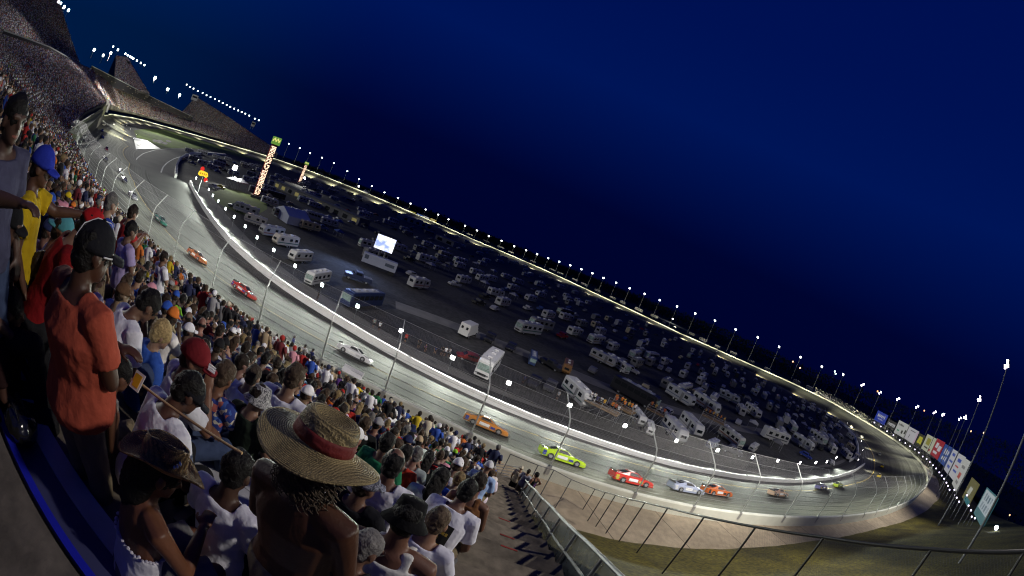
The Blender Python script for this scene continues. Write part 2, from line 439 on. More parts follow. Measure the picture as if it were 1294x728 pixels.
# ground sheet and infield surfaces
def plane_poly(name, pts, m, z=None):
    mb = MB(); P = [Vector((p[0], p[1], p[2] if len(p) > 2 and z is None else (z or 0))) for p in pts]
    mb.add(P, [tuple(range(len(P)))]); o = mb.build(name, m)
    return o
M_ground = mat('dark_ground', (.030, .033, .024), .95, 0, .4, .02)
mb = MB(); mb.quad((-3500, -3500, -.35), (3500, -3500, -.35), (3500, 3500, -.35), (-3500, 3500, -.35))
mb.build('ground', M_ground)['kind'] = 'structure'
M_infield = mat('infield_gravel', (.036, .035, .034), .9, 0, .35, .09, .2, 3, var2=.4, scale2=.8)
inf = [loop_at(YR[i]-13.0, 0, i) for i in range(0, NT, 6)]
o = plane_poly('infield', [(p.x, p.y, 0.0) for p in inf], M_infield); o['kind'] = 'structure'
# infield road behind the first row of campers, and the lane along the inside of the white wall
M_road = mat('infield_road_asphalt', (.028, .028, .030), .85, 0, .25, .3)
M_lane = mat('wall_lane_asphalt', (.115, .112, .106), .85, 0, .18, .2)
rd = smooth_line(resample([atz(x, y, .008) for x, y in [(262,285),(320,318),(420,378),(500,412),(560,440),(640,470),(700,500),(760,522),(850,556),(920,575)]], 3), 8)
def ribbon(name, pts, w, m, z):
    A = []; B = []
    for i, p in enumerate(pts):
        n = side(pts[max(i-1, 0)], pts[min(i+1, len(pts)-1)])
        A.append(Vector((*(p+n*w/2).xy, z))); B.append(Vector((*(p-n*w/2).xy, z)))
    o = strip(name, A, B, 2, m, closed=False); o['kind'] = 'structure'; return o
ribbon('wall_lane', [p + side(IWs[max(i-1,0)], IWs[min(i+1,len(IWs)-1)])*4.6 for i, p in enumerate(IWs)], 7.4, M_lane, .012)
rd2 = [Vector(p) for p in rd]
ribbon('infield_road', rd, 5.0, M_road, .006)
ribbon('camp_road', smooth_line(resample([atz(x, y, .02) for x, y in [(500,385),(560,405),(640,437),(700,460),(760,487),(830,512),(930,540),(1000,552)]], 3), 8), 6.5, mat('camp_road_gravel', (.15, .145, .135), .9, 0, .2, .3), .010)
# grass of the front-stretch apron with the white painted triangle
M_grass = mat('mown_grass', (.075, .115, .018), .95, 0, .35, .08, .3, 6)
gp = [(169,165),(178,163.5),(189,163),(207,163.8),(225,167.5),(250,175),(290,188),(330,199),(360,207),(352,210),(310,200),(285,193.5),(255,188),(222,187.5),(203,188),(186,177),(173,174)]
o = plane_poly('tri_oval_grass', [atz(x, y, .10) for x, y in gp], M_grass); o['kind'] = 'structure'
o = plane_poly('painted_triangle', [atz(x, y, .16) for x, y in [(168.5,173.5),(186,177.5),(203,188),(172,188.5)]], M_white); o['kind'] = 'structure'
mb = MB()
def flat_blob(mb, px, py, rx, ry, z, n=16, rot=0.2):
    mb.add([atz(px+rx*math.cos(2*PI*k/n)*math.cos(rot)-ry*math.sin(2*PI*k/n)*math.sin(rot), py+rx*math.cos(2*PI*k/n)*math.sin(rot)+ry*math.sin(2*PI*k/n)*math.cos(rot), z) for k in range(n)], [tuple(range(n))])
flat_blob(mb, 182, 183.5, 5.0, 1.9, .19); flat_blob(mb, 178, 184.2, 5.2, 1.0, .185)
mb.build('painted_emblem', M_black)['kind'] = 'structure'
mb = MB(); flat_blob(mb, 182, 183.3, 3.0, .7, .21); mb.build('painted_emblem', M_white)['kind'] = 'structure'
mb = MB()                                                            # worn logo in the grass
for q in ((196,178,3.4,1.6),(202,179,4.5,2.2),(208,181,4,1.6),(213,178.5,3.6,1.3)): flat_blob(mb, *q, .13)
mb.build('grass_logo', mat('faded_logo_paint', (.16, .15, .15), .9, 0, .5, .3))['kind'] = 'structure'
# painted pit lines
def line_px(name, pts, w, z, m):
    q = smooth_line(resample([atz(x, y, z) for x, y in pts], 2.5), 6); return ribbon(name, q, w, m, z)
M_line = mat('white_line_paint', (.55, .55, .52), .7, 0, .2, .5)
line_px('pit_entry_line', [(180,250),(172,225),(169,208),(173,200),(181,194),(196,189.5),(212,188),(235,188)], .7, .07, M_line)
line_px('pit_exit_line', [(203.5,218),(206,211),(212,205),(220,200.5),(228,198)], .7, .07, M_line)
M_pit = mat('pit_apron_asphalt', (.055, .055, .055), .8, 0, .25, .12)
pp = [(180,262),(173,235),(168,212),(166,190),(172,189),(205,189),(240,189),(258,193),(232,196),(222,208),(221,224),(239,232),(247,250),(262,272),(240,290),(205,282)]
o = plane_poly('pit_road', [atz(x, y, .05) for x, y in pp], M_pit); o['kind'] = 'structure'
# pit-end wall: the white scalloped barrier
pw = smooth_line(resample([atz(x, y, .05) for x, y in [(221.5,225),(222,213),(226,204),(234,198),(245,195.5),(262,195),(285,196.5)]], 2), 5)
mb = MB(); wall_mesh(mb, pw, 1.6, 1.0)
pwall = tag(mb.build('pit_wall', M_whitewall), 'white curved barrier wall rounding the end of pit road, left of the lit pylon', 'wall')
mb = MB()
for i in range(2, len(pw)-1, 3):
    n = side(pw[i-1], pw[i+1]); mb.box(pw[i]+Vector((0, 0, 1.85)), (.9, 1.3, .5), math.atan2(-n.x, n.y), bev=.1)
mb.build('marker_block', M_whitewall, pwall)
# right-hand end of the inner wall
rw = smooth_line(resample([atz(x, y, .05) for x, y in [(1044,524),(1058,532),(1070,541),(1079,552),(1083,563),(1083,573),(1080,580),(1073,584)]], 2), 5)
mb = MB(); wall_mesh(mb, rw, 1.4, .5)
tag(mb.build('infield_wall', M_whitewall), 'short curved white wall closing the far right end of the camper field behind a truck', 'wall')

# ------------------------------------------------------------------ outer wall
mb = MB(); rings = []
for i in range(0, NT):
    p = WL[i]; n = (CEN-p); n.z = 0; n.normalize(); u = Vector((0, 0, 1.05)); d = Vector((0, 0, -.6))
    a, b = p + n*.02, p - n*.38
    rings.append([a+d, a+u*.9, a+n*-.05+u, b+n*.05+u, b+u*.9, b+d])
rings.append(rings[0]); mb.rings(rings, caps=False)
M_owall = mat('outer_wall_paint', (.74, .76, .66), .55, 0, .08, .7)
owall = tag(mb.build('outer_wall', M_owall), 'white concrete retaining wall running all the way round the outside of the banked track', 'wall')

# nearest index on the loop for a sight-line azimuth
WAZ = [math.degrees(math.atan2(p.x, p.y)) for p in WL]
def wall_at(px, py, near=True):
    a, _ = azdep(px, py); best = None
    for i in range(NT):
        d = abs(WAZ[i]-a)
        if d < 1.2:
            D = WL[i].xy.length
            if best is None or (D < best[0] if near else D > best[0]) : best = (D, i) if best is None or abs(D-best[0]) > 25 else (best if abs(WAZ[best[1]]-a) <= d else (D, i))
    return best[1]
# concourse strip outside the wall, and the grass bank to the right
OUT = []
for i in range(NT):
    n = (WL[i]-CEN); n.z = 0; n.normalize(); OUT.append(n)
nearI = [i for i in range(NT) if WL[i].y < 140 and -190 < WL[i].x < 260]
def run(i0, n):
    return [(i0+k) % NT for k in range(n)]
order = sorted(nearI, key=lambda i: TH[i])
A = [WL[i] + OUT[i]*.3 + Vector((0, 0, -.12)) for i in order]
def wk(i):
    x = WL[i].x; return float(np.interp(x, [-60, 0, 10, 22, 36, 60, 90, 130, 200], [4.5, 6.0, 6.0, 4.8, 3.5, 3.2, 5, 8, 10]))
B = [WL[i] + OUT[i]*wk(i) + Vector((0, 0, -.25)) for i in order]
M_walk = mat('concourse_concrete', (.31, .255, .180), .85, 0, .16, .25, .15, 8, var2=.14, scale2=1.6)
nt = M_walk.node_tree; L = nt.links.new; b = nt.nodes['Principled BSDF']; base_ = b.inputs['Base Color'].links[0].from_socket
uv = nd(nt, 'ShaderNodeUVMap'); sx_ = nd(nt, 'ShaderNodeSeparateXYZ'); L(uv.outputs['UV'], sx_.inputs[0])
dv_ = nd(nt, 'ShaderNodeMath', operation='MULTIPLY'); dv_.inputs[1].default_value = 1/7.0; L(sx_.outputs['X'], dv_.inputs[0])
fl_ = nd(nt, 'ShaderNodeMath', operation='FLOOR'); L(dv_.outputs[0], fl_.inputs[0]); wn_ = nd(nt, 'ShaderNodeTexWhiteNoise'); wn_.noise_dimensions = '1D'; L(fl_.outputs[0], wn_.inputs['W'])
fr_ = nd(nt, 'ShaderNodeMath', operation='FRACT'); L(dv_.outputs[0], fr_.inputs[0]); gt_ = nd(nt, 'ShaderNodeMath', operation='GREATER_THAN'); gt_.inputs[1].default_value = .012; L(fr_.outputs[0], gt_.inputs[0])
ma_ = nd(nt, 'ShaderNodeMapRange'); ma_.inputs['To Min'].default_value = .82; ma_.inputs['To Max'].default_value = 1.12; L(wn_.outputs['Value'], ma_.inputs['Value'])
mb_ = nd(nt, 'ShaderNodeMapRange'); mb_.inputs['To Min'].default_value = .35; L(gt_.outputs[0], mb_.inputs['Value'])
mu_ = nd(nt, 'ShaderNodeMath', operation='MULTIPLY'); L(ma_.outputs['Result'], mu_.inputs[0]); L(mb_.outputs['Result'], mu_.inputs[1])
vs_ = nd(nt, 'ShaderNodeVectorMath', operation='SCALE'); L(base_, vs_.inputs[0]); L(mu_.outputs[0], vs_.inputs['Scale']); L(vs_.outputs['Vector'], b.inputs['Base Color'])
strip('concourse', A, B, 3, M_walk, closed=False)['kind'] = 'structure'
right = [i for i in order if WL[i].x > -.5]
Bb = [WL[i] + OUT[i]*(wk(i)-.05) + Vector((0, 0, -.27)) for i in right]
Tt = []
for i in right:
    x = WL[i].x
    top = WL[i] + OUT[i]*(wk(i)+30); 
    tgt = Vector((max(2.6, top.x), max(top.y, -12) if x < 60 else top.y, 0)); tgt.z = float(np.interp(x, [0, 45, 90, 160, 260], [20.3, 19.5, 15.0, 7.5, 6]))
    Tt.append(tgt)
M_bank = mat('bank_grass', (.075, .064, .007), .95, 0, .55, .22, 1.0, 7, var2=.55, scale2=3.5)
bank = strip('grass_bank', Bb, Tt, 24, M_bank, closed=False); bank['kind'] = 'structure'
# roughen it a little
for v in bank.data.vertices:
    v.co.z += (noise.noise(v.co*.35)*.12)
def V3_(x, y, z): return Vector((x, y, z))
def ordinal(n):
    ones = ['zeroth','first','second','third','fourth','fifth','sixth','seventh','eighth','ninth','tenth','eleventh','twelfth','thirteenth','fourteenth','fifteenth','sixteenth','seventeenth','eighteenth','nineteenth']
    tens = {2: 'twent', 3: 'thirt', 4: 'fort'}
    if n < 20: return ones[n]
    t, o = divmod(n, 10); return tens[t]+'ieth' if o == 0 else tens[t]+'y-'+ones[o]
# ------------------------------------------------------------------ catch fence on the outer wall
post_px = [(121,224),(126,243),(140,256),(164,264),(187,297),(218,331),(265,366),(322,412),(402,447),(493,498),(595,550),(697,590),(797,615),(873,637),(941,648),(995,653),(1038,654),(1069,654),(1097,652),(1117,645),(1133,640),(1146,633),(1156,626),(1164,619)]
fence = empty('catch_fence', (WL[wall_at(595,550)].x, WL[wall_at(595,550)].y, 8.2))
tag(fence, 'tall steel catch fence with posts cranked in over the track, standing along the outer wall', 'fence')
def fchild(mb, name, m, smooth=False):
    me = mb.mesh(name, m, smooth)
    o = link(name, me, fence); o.location = -Vector(fence.location); return o
def post_pts(p, n):
    return [p + n*-.25 + Vector((0, 0, 1.0)), p + n*-.2 + Vector((0, 0, 4.3)), p + n*.15 + Vector((0, 0, 4.95)), p + n*1.9 + Vector((0, 0, 6.3))]
idxs = []
for q in post_px:
    idxs.append(wall_at(*q))
def idx_step(i, dist, sgn):
    s = 0; j = i
    while s < dist: s += (WL[(j+sgn) % NT]-WL[j]).length; j = (j+sgn) % NT
    return j
# carry on at the same spacing round the far right turn and up the front stretch on the left
j = idxs[-1]
for _ in range(30): j = idx_step(j, 9.0 if _ < 14 else 14.0, 1); idxs.append(j)
j = idxs[0]
for _ in range(14): j = idx_step(j, 9.0, -1); idxs.insert(0, j)
M_fence = mat('fence_steel', (.48, .49, .48), .45, .5, .1)
PP = []
for i in idxs:
    n = -OUT[i]; pts = post_pts(WL[i], n); PP.append(pts)
    mb = MB(); mb.tube(pts, [.062, .058, .054, .042], 6); mb.box(pts[0]+Vector((0, 0, -.3)), (.3, .3, .7)); fchild(mb, 'post', M_fence)
mb = MB()
lv = [(0, t) for t in (.12, .28, .44, .6, .76, .92)] + [(2, t) for t in (.05, .5, .97)]
for seg, t in lv:
    mb.tube([P[seg].lerp(P[seg+1], t) for P in PP], .014, 4)
fchild(mb, 'cables', M_fence)
# see-through wire mesh between the posts
mw, nt, b = newmat('wire_mesh'); L = nt.links.new
uv = nd(nt, 'ShaderNodeUVMap'); br = nd(nt, 'ShaderNodeTexBrick'); 
sp = nd(nt, 'ShaderNodeVectorMath', operation='SCALE'); sp.inputs['Scale'].default_value = 1.0; L(uv.outputs['UV'], sp.inputs[0])
sx = nd(nt, 'ShaderNodeSeparateXYZ'); L(sp.outputs['Vector'], sx.inputs[0])
def wires(out, per, wid):
    f = nd(nt, 'ShaderNodeMath', operation='MULTIPLY'); f.inputs[1].default_value = 1/per; L(out, f.inputs[0])
    g = nd(nt, 'ShaderNodeMath', operation='FRACT'); L(f.outputs[0], g.inputs[0])
    h_ = nd(nt, 'ShaderNodeMath', operation='LESS_THAN'); h_.inputs[1].default_value = wid/per; L(g.outputs[0], h_.inputs[0]); return h_.outputs[0]
mxx = nd(nt, 'ShaderNodeMath', operation='MAXIMUM'); L(wires(sx.outputs['X'], .10, .004), mxx.inputs[0]); L(wires(sx.outputs['Y'], .10, .004), mxx.inputs[1])
L(mxx.outputs[0], b.inputs['Alpha']); b.inputs['Base Color'].default_value = (.4, .4, .4, 1); b.inputs['Metallic'].default_value = .5
V = []; F = []; UVv = []; s = 0
for i, P in enumerate(PP):
    if i: s += (P[0]-PP[i-1][0]).length
    V += [tuple(q) for q in P]
    if i < len(PP)-1:
        s2 = s + (PP[i+1][0]-P[0]).length; hh = [0, 3.3, 4.0, 6.2]
        for k in range(3):
            F.append((i*4+k, (i+1)*4+k, (i+1)*4+k+1, i*4+k+1)); UVv += [(s, hh[k]), (s2, hh[k]), (s2, hh[k+1]), (s, hh[k+1])]
me = bpy.data.meshes.new('mesh_panel'); me.from_pydata(V, [], F); me.uv_layers.new(name='UVMap').data.foreach_set('uv', np.array(UVv, dtype=np.float32).ravel()); me.materials.append(mw)
o = link('mesh_panel', me, fence); o.location = -Vector(fence.location)

# ------------------------------------------------------------------ lamps along the inner wall
lamp_px = [(248,225),(264,239.5),(269,247),(276,254),(285,264),(296,274),(310,286),(325,300),(346,316),(373,336),(407,360),(452,387),(507,418),(572,452),(643,484),(720,512),(790,538),(855,557),(907,569),(951,578),(983,582),(1011,585),(1031,584.5),(1045,583.5),(1057,578)]
def lamp_label(i, n):
    return None
near_words = ['at the start of the white infield wall, by the yellow sign','second along from the yellow sign','third along from the yellow sign','fourth along from the yellow sign, by the grass island','in front of the grass island of the lit pylon','just before the first row of trailers','beside the first trailer with an awning','beside the trailers nearest the pylon','by the pale trailer with coloured bunting','by the railed viewing platform','in front of the pale camper with a cab','beside the dark blue motorhome','alone on the open lane past the dark blue motorhome','just short of the white motorhome facing the track','beyond the white motorhome, near the parked pickups','at the corner of the pale fifth-wheel trailer','before the scaffold viewing deck','in front of the pair of ribbed pale trailers','by the trailer with a striped awning','by the small rounded trailer','on the dark stretch past the last trailer','second last before the far wall end','close to the blue-lit vehicle','near the far wall end','last of the row at the truck in the wall gap']
for i, (x, y) in enumerate(lamp_px):
    h = 3.1
    P = atz(x, y, h); 
    # aim straight out at the nearest stretch of the outer wall
    jn = min(range(0, NT, 6), key=lambda q: (WL[q].xy-P.xy).length)
    aim = WL[jn]; d = (aim-P); d.z = 0; d.normalize()
    t = empty('track_lamp', (P.x, P.y, 0), math.atan2(d.y, d.x)-PI/2)
    tag(t, 'bright square track light, '+near_words[i], 'track light', 'track lights along the infield wall')
    big = 1.0 + max(0, (P.xy.length-70)/260)
    mb = MB(); mb.tube([(0, -.12, 0), (0, -.12, h-.1)], .05, 6); mb.box((0, -.12, .05), (.3, .3, .1)); mb.build('pole', M_pole, t)
    mb = MB(); mb.box((0, -.14, h), (.72*big, .26, .66*big), bev=.05); mb.build('housing', M_pole, t)
    mb = MB(); mb.box((0, .012, h), (.64*big, .05, .58*big), bev=.02); o = mb.build('lamp_glass', M_lampc if i < 12 else M_lamp, t)
    spot('track_lamp_light', P+d*.3+Vector((0, 0, .1)), P + d*20 + Vector((0, 0, 2.0)), LP_TRACK*(1.0 if P.xy.length < 110 else 2.2), 150, .5, (.93, 1, .86), .35)

far_i = [i for i in sorted(range(NT), key=lambda i: WAZ[i]) if (WL[i].xy.length > 300 and WL[i].y > 100 or WL[i].x > 120 and WL[i].y > 52) and WAZ[i] < 68]
acc = 0; picks = []; last = None
for i in far_i:
    if last is None or (WL[i]-last).length > 46: picks.append(i); last = WL[i]
for n_, i in enumerate(picks):
    P = YL[i] - OUT[i]*9.0; P.z = 3.0
    t = empty('track_lamp', (P.x, P.y, 0), math.atan2(OUT[i].y, OUT[i].x)-PI/2); tag(t, 'dark back of a distant track light facing the far wall, '+ordinal(n_+1)+' from the grandstand end', 'track light', 'track lights of the far side')
    mb = MB(); mb.tube([(0, -.12, 0), (0, -.12, 3)], .06, 5); mb.build('pole', M_pole, t)
    mb = MB(); mb.box((0, -.14, 3), (.9, .26, .8), bev=.05); mb.build('housing', M_pole, t)
    mb = MB(); mb.box((0, .012, 3), (.8, .05, .7), bev=.02); mb.build('lamp_glass', M_lamp, t)
    spot('track_lamp_light', P+OUT[i]*.4, WL[i]+V3_(0, 0, 3.0), LP_FWALL*(.35 if WL[i].xy.length < 330 and WL[i].x > 0 else 1.0), 84, .9, (1, .95, .66), .5)

# ------------------------------------------------------------------ tall masts
def mast(px, py, D, ground, label, power=0, heads=3, lampm=None, size=1.0, group='floodlight masts outside the track', aim=None, thick=.30):
    P = atd(px, py, D); t = empty('floodlight_mast', (P.x, P.y, ground)); hgt = P.z-ground
    tag(t, label, 'floodlight mast', group)
    d = Vector((CEN.x-P.x, CEN.y-P.y, 0)).normalized(); n = Vector((-d.y, d.x, 0))
    mb = MB(); mb.tube([(0, 0, -5), (0, 0, hgt*.5), (0, 0, hgt+.3*size)], [thick*.8, thick*.7, thick*.5], 8); mb.build('pole', M_pole, t)
    mb = MB(); mb.box((0, 0, hgt), (2.6*size, .2, .2), math.atan2(n.y, n.x)); mb.build('crossarm', M_pole, t)
    toward = Vector((-P.x, -P.y, CAMZ-P.z)); toward.z = 0; toward.normalize()
    for k in range(heads):
        off = n*((k-(heads-1)/2)*1.25*size) + Vector((0, 0, (.9 if k % 2 else -.1)*size))
        f = (d*.8 + toward*.2 + Vector((0, 0, -.45))).normalized()
        rot = f.to_track_quat('Y', 'Z').to_matrix()
        c = off + Vector((0, 0, hgt))
        mb = MB(); mb.box(c, (1.1*size, .5*size, 1.0*size), rot=rot, bev=.1); hd = mb.build('lamp_head', M_pole, t)
        mb = MB(); mb.box(c+f*.28*size, (1.0*size, .05, .9*size), rot=rot, bev=.02); mb.build('lamp_glass', lampm or M_lampf, hd)
    if power:
        a = aim if aim is not None else P + d*27 - Vector((0, 0, hgt))
        spot('mast_light', P+d*1.0, a, power, 96 if D < 160 else 62, .9, (1, .95, .88), 1.0)
    return t
right = [(1273,462,84,6,3,1.0,'tall mast with a three-lamp head, tallest in view at the right behind the wire fence'),
 (1238,505,150,5,3,1.1,'tall mast with two stacked bright lamps, next after the tallest one at the right'),
 (1220,528,230,5,3,1.2,'mast with a bright head standing over the pale row of billboards, right of its twin'),
 (1213,530,262,5,2,1.3,'mast with a bright head standing just left of its twin over the pale billboards'),
 (1192,525,310,5,2,1.5,'mast behind the blue billboard, left of the twin masts'),
 (1181,522,345,5,2,1.7,'mast behind the red and white billboard'),
 (1159,515,380,5,2,1.9,'mast behind the small yellow billboard'),
 (1135,505,410,5,2,2.0,'mast rising behind the two white billboards'),
 (1112,497,440,5,2,2.1,'mast rising above the blue billboard at the far turn'),
 (1090,487,460,5,2,2.2,'mast left of the first blue billboard')]
for x, y, D, g, hd, sz, lb in right:
    mast(x, y, D, g, lb, LP_MAST*(1.0 if D < 240 else 1.8), hd, M_lampp, sz*.8, thick=.22*sz**.5+.08)
farp = [(1066,473),(1039,463),(1012,451),(985,438),(958,426),(930,416),(904,405),(879,396),(856,387),(834,379),(815,371),(796,364),(779,357),(763,351),(749,345),(735,340),(721,335),(707,330.5),(693,326),(679,321),(665,316),(650,311),(634,304),(618,298),(603,291),(588,285),(567,277),(554,271),(538,264.5),(519,257),(503,250),(486,243),(470,235),(454,226),(439,216),(422,206),(407,199),(392,193),(379,187),(365,181.5)]
wz_az = sorted((WAZ[i], WL[i].xy.length) for i in range(NT) if WL[i].xy.length > 330)
fa = np.array([q[0] for q in wz_az]); fd = np.array([q[1] for q in wz_az])
FARWORDS = 'mast of the long line beyond the back straight, '
for i, (x, y) in enumerate(farp):
    a, dp = azdep(x, y); D = float(np.interp(a, fa, fd)) + 22
    P = atd(x, y, D); g = min(2.0, P.z-12)
    mast(x, y, D, g, FARWORDS + ordinal(i+1) + ' counted from the billboards end', (LP_FAR if i % 4 == 0 else 0), 1, M_lampf, 2.0, group='far floodlight masts', thick=.3, aim=P + (Vector((CEN.x-P.x, CEN.y-P.y, 0)).normalized()*30) - Vector((0, 0, P.z)))
# the mast whose pole crosses the right edge of the picture (its head stands above the frame)
b0 = atd(1274, 600, 40); 
t = empty('floodlight_mast', (b0.x, b0.y, 9)); tag(t, 'mast pole crossing the right edge, its lamps above the picture', 'floodlight mast', 'floodlight masts outside the track')
mb = MB(); mb.tube([(0, 0, -14), (0, 0, 36)], [.17, .13], 10); mb.build('pole', M_pole, t)
mb = MB(); mb.box((0, 0, 34), (3.2, .2, .2), .5); hd = mb.build('crossarm', M_pole, t)
for k in range(3):
    mb = MB(); mb.box((-1.2+1.2*k, .1*k, 34.4), (1.0, .5, .9), .5, bev=.1); h_ = mb.build('lamp_head', M_pole, t)
    mb = MB(); mb.box((-1.25+1.2*k, .3+.1*k, 34.3), (.9, .05, .8), .5, bev=.02); mb.build('lamp_glass', M_lampp, h_)
spot('wall_light', (b0.x-1, b0.y+1, 46), (18, 54, 0), LP_WALL, 46, .8, (1, .96, .92), .8)
spot('mast_light', (b0.x-1, b0.y+1, 46), (3, 27, 7), LP_EDGE, 86, .9, (1, .93, .84), .8)
# unseen extra mast left of the stand, added to light wall and track
t = empty('floodlight_mast', (-62, -6, 26)); tag(t, 'unseen mast added at the back of the near grandstand to light the track', 'floodlight mast', 'floodlight masts outside the track')
mb = MB(); mb.tube([(0, 0, 0), (0, 0, 30)], [.32, .2], 10); mb.build('pole', M_pole, t)
mb = MB(); mb.box((0, 0, 30), (3.2, .2, .2)); mb.build('crossarm', M_pole, t)
for k in range(3):
    mb = MB(); mb.box((-1.2+1.2*k, 0, 30.4), (1.0, .5, .9), bev=.1); h_ = mb.build('lamp_head', M_pole, t)
    mb = MB(); mb.box((-1.2+1.2*k, .28, 30.4), (.9, .05, .8), bev=.02); mb.build('lamp_glass', M_lampp, h_)
spot('wall_light', (-62, -4, 56), (-36, 64, 0), LP_WALL*1.1, 46, .8, (1, .97, .93), .8)
spot('mast_light', (-62, -4, 56), (-48, 40, 5), LP_EDGE*.9, 72, .9, (1, .93, .84), 1.0)

# ------------------------------------------------------------------ lamp banks over the far stands
def bank_lamp(x, y, D, sz, label, m=None):
    P = atd(x, y, D); t = empty('stand_lamp', (P.x, P.y, P.z-3.5)); tag(t, label, 'floodlight', 'floodlights on the far grandstand roofs')
    d = Vector((-P.x+CEN.x*.6, -P.y+CEN.y*.6, 0)).normalized()
    mb = MB(); mb.tube([(0, 0, -2.5), (0, 0, 3.5)], .12, 5); mb.build('pole', M_pole, t)
    mb = MB(); mb.box(Vector((0, 0, 3.5))+d*.1, (sz, .5, sz), math.atan2(d.y, d.x)-PI/2, bev=.15*sz); mb.build('lamp_glass', m or M_lampf, t)
l3 = [(236,107),(240,109.8),(244.5,112),(250,114.8),(256,117.5),(261,120.3),(266,122.8),(271.5,125.2),(277,127.7),(281.5,130.2),(286.5,132.6),(291,135.1),(296,137.4),(301,139.6),(305.5,141.6),(310,143.7),(315,146.1),(322,150),(327,152)]
for i, q in enumerate(l3): bank_lamp(*q, 900, 2.3, 'small floodlight in the far right stand roof row, '+ordinal(i+1)+' from its left end')
l2 = [(158.5,68),(161.5,69.8),(164.5,71.6),(166.5,72.8),(168.5,74),(173,76.7),(178,79.6),(182.5,82.3)]
for i, q in enumerate(l2): bank_lamp(*q, 660, 2.4, 'floodlight in the short roof row of the middle far stand, '+ordinal(i+1)+' from its left end')
l1 = [(119,63,3.6,'large floodlight above the gap between the left and middle far stands, leftmost of three'),(130.5,70,3.3,'large floodlight above the gap between the left and middle far stands, lowest of three'),(140,67,3.3,'large floodlight at the upper left corner of the middle far stand'),(143,59,2.2,'small floodlight highest above the middle far stand'),(149,63,2.6,'small floodlight between the highest lamp and the roof row of the middle stand'),(196,98.5,3.6,'single large floodlight just past the lower end of the middle far stand'),(212,113,3.6,'single large floodlight midway between the middle and right far stands'),(227,120,3.0,'single floodlight at the left corner of the right far stand')]
for i, (x, y, sz, lb) in enumerate(l1): D_ = (340, 340, 340, 600, 600, 480, 540, 600)[i]; bank_lamp(x, y, D_, sz*D_/600, lb)
for i, (x, y, sz) in enumerate([(74,2,2.6),(77,4,2.2),(81,9,3.0),(86.5,13,3.0)]): bank_lamp(x, y, 330, sz*.7, 'floodlight in the cluster above the top of the left stand, '+ordinal(i+1)+' from the top')
for P, a, pw, cn in ((atd(119, 63, 338), pol(-71, 2, 300), .08, 150), (atd(196, 98.5, 478), pol(-57.5, -.5, 720), .7, 120), (atd(227, 120, 598), pol(-46, -.2, 880), 1.1, 110), (atd(81, 9, 328), pol(-79, 2, 150), .6, 110), (atd(78, 5, 326), pol(-84, 0, 250), .12, 140)):
    spot('stand_light', P, a, LP_STAND*pw, cn, .9, (1, .95, .92), 3.0)
for P, a, pw, cn in ((atd(130.5, 70, 338), pol(-57, 5.0, 250), 1.0, 90), (atd(140, 67, 338), pol(-58, 3.0, 380), 1.0, 90), (atd(212, 113, 538), pol(-52, 2.6, 460), 1.0, 80)):
    spot('turn_light', P, a, LP_TURN*pw, cn, .9, (1, 1, .9), 3.0)
# starry work lamps inside the infield
for x, y, z, sz, lb in ((297,212,9,2.2,'brilliant work light on a pole among the cars by the pit-end wall'),(385,225,8,1.8,'bright work light at the foot of the small distant pylon'),(453.5,235.5,9,2.0,'greenish light low behind the back straight wall'),(850,403,7,1.5,'single light low on the dark bank behind the back straight')):
    D = None
    P = atz(x, y, z) if z < 9.5 and azdep(x, y)[1] > 1.0 else atd(x, y, 720)
    t = empty('work_light', (P.x, P.y, max(0, P.z-9))); tag(t, lb, 'work light'); hg = P.z-t.location.z
    mb = MB(); mb.tube([(0, 0, 0), (0, 0, hg)], .12, 6); mb.build('pole', M_pole, t)
    d = Vector((-P.x, -P.y, 0)).normalized()
    mb = MB(); mb.box(Vector((0, 0, hg))+d*.2, (sz, .4, sz), math.atan2(d.y, d.x)-PI/2, bev=.3); mb.build('lamp_glass', M_lamp, t)
    spot('work_light_beam', P+d*1.0, P+d*30-Vector((0, 0, 14)), LP_TRACK*2.2, 165, .6, (1, 1, .9), .6)

# ------------------------------------------------------------------ scoring pylons
def pylon(px_top, px_base, label, w, D=None, seed=1):
    B = atz(*px_base, 0.0); D = B.xy.length; T = atd(*px_top, D); hgt = T.z
    t = empty('scoring_pylon', (B.x, B.y, 0), math.atan2(B.y, B.x)-PI/2); tag(t, label, 'scoring pylon', 'scoring pylons')
    r = random.Random(seed)
    mb = MB(); mb.box((0, 0, hgt*.44), (w, w, hgt*.88), bev=.1); mb.build('tower', mat('pylon_red_paint', (.12, .015, .012), .5), t)
    mb = MB(); mb.box((0, 0, .6), (w*1.8, w*1.8, 1.2), bev=.1); mb.build('base', M_concrete, t)
    mb = MB(); n = 34; hh = hgt*.86
    for i in range(n):
        z = 1.6 + (hh-1.8)*i/n; dz = (hh-1.8)/n
        for k in range(6):
            if r.random() < .80:
                mb.box(((-.36+.144*k)*w, -w/2-.03, z+dz*.5), (w*.10, .05, dz*(.45+.3*r.random())))
    mb.build('lit_lettering', emat('pylon_digit', (1.0, .72, .5), 2.6), t)
    mb = MB(); mb.box((-w*.53, 0, hgt*.44), (.06, w*.9, hgt*.84)); mb.build('edge_lights', emat('pylon_edge', (1.0, .10, .03), .5), t)
    mb = MB(); mb.box((0, 0, hgt*.94), (w*1.5, w*1.25, hgt*.12), bev=.15); hd = mb.build('top_sign', emat('pylon_sign', (.35, .75, .12), .35), t)
    mb = MB()
    for k in range(5): mb.box((-w*.5+w*.25*k, -w*.63-.02, hgt*(.945+.018*(k % 2))), (w*.17, .05, hgt*.045), rot=Matrix.Rotation(.3*(-1)**k, 3, 'Y'))
    mb.build('sign_mark', emat('pylon_sign_mark', (.95, .9, .25), .9), hd)
    return t
pylon((349,173), (323,250), 'tall scoring pylon with lit numbers and a green sign on top', 2.9, seed=3)
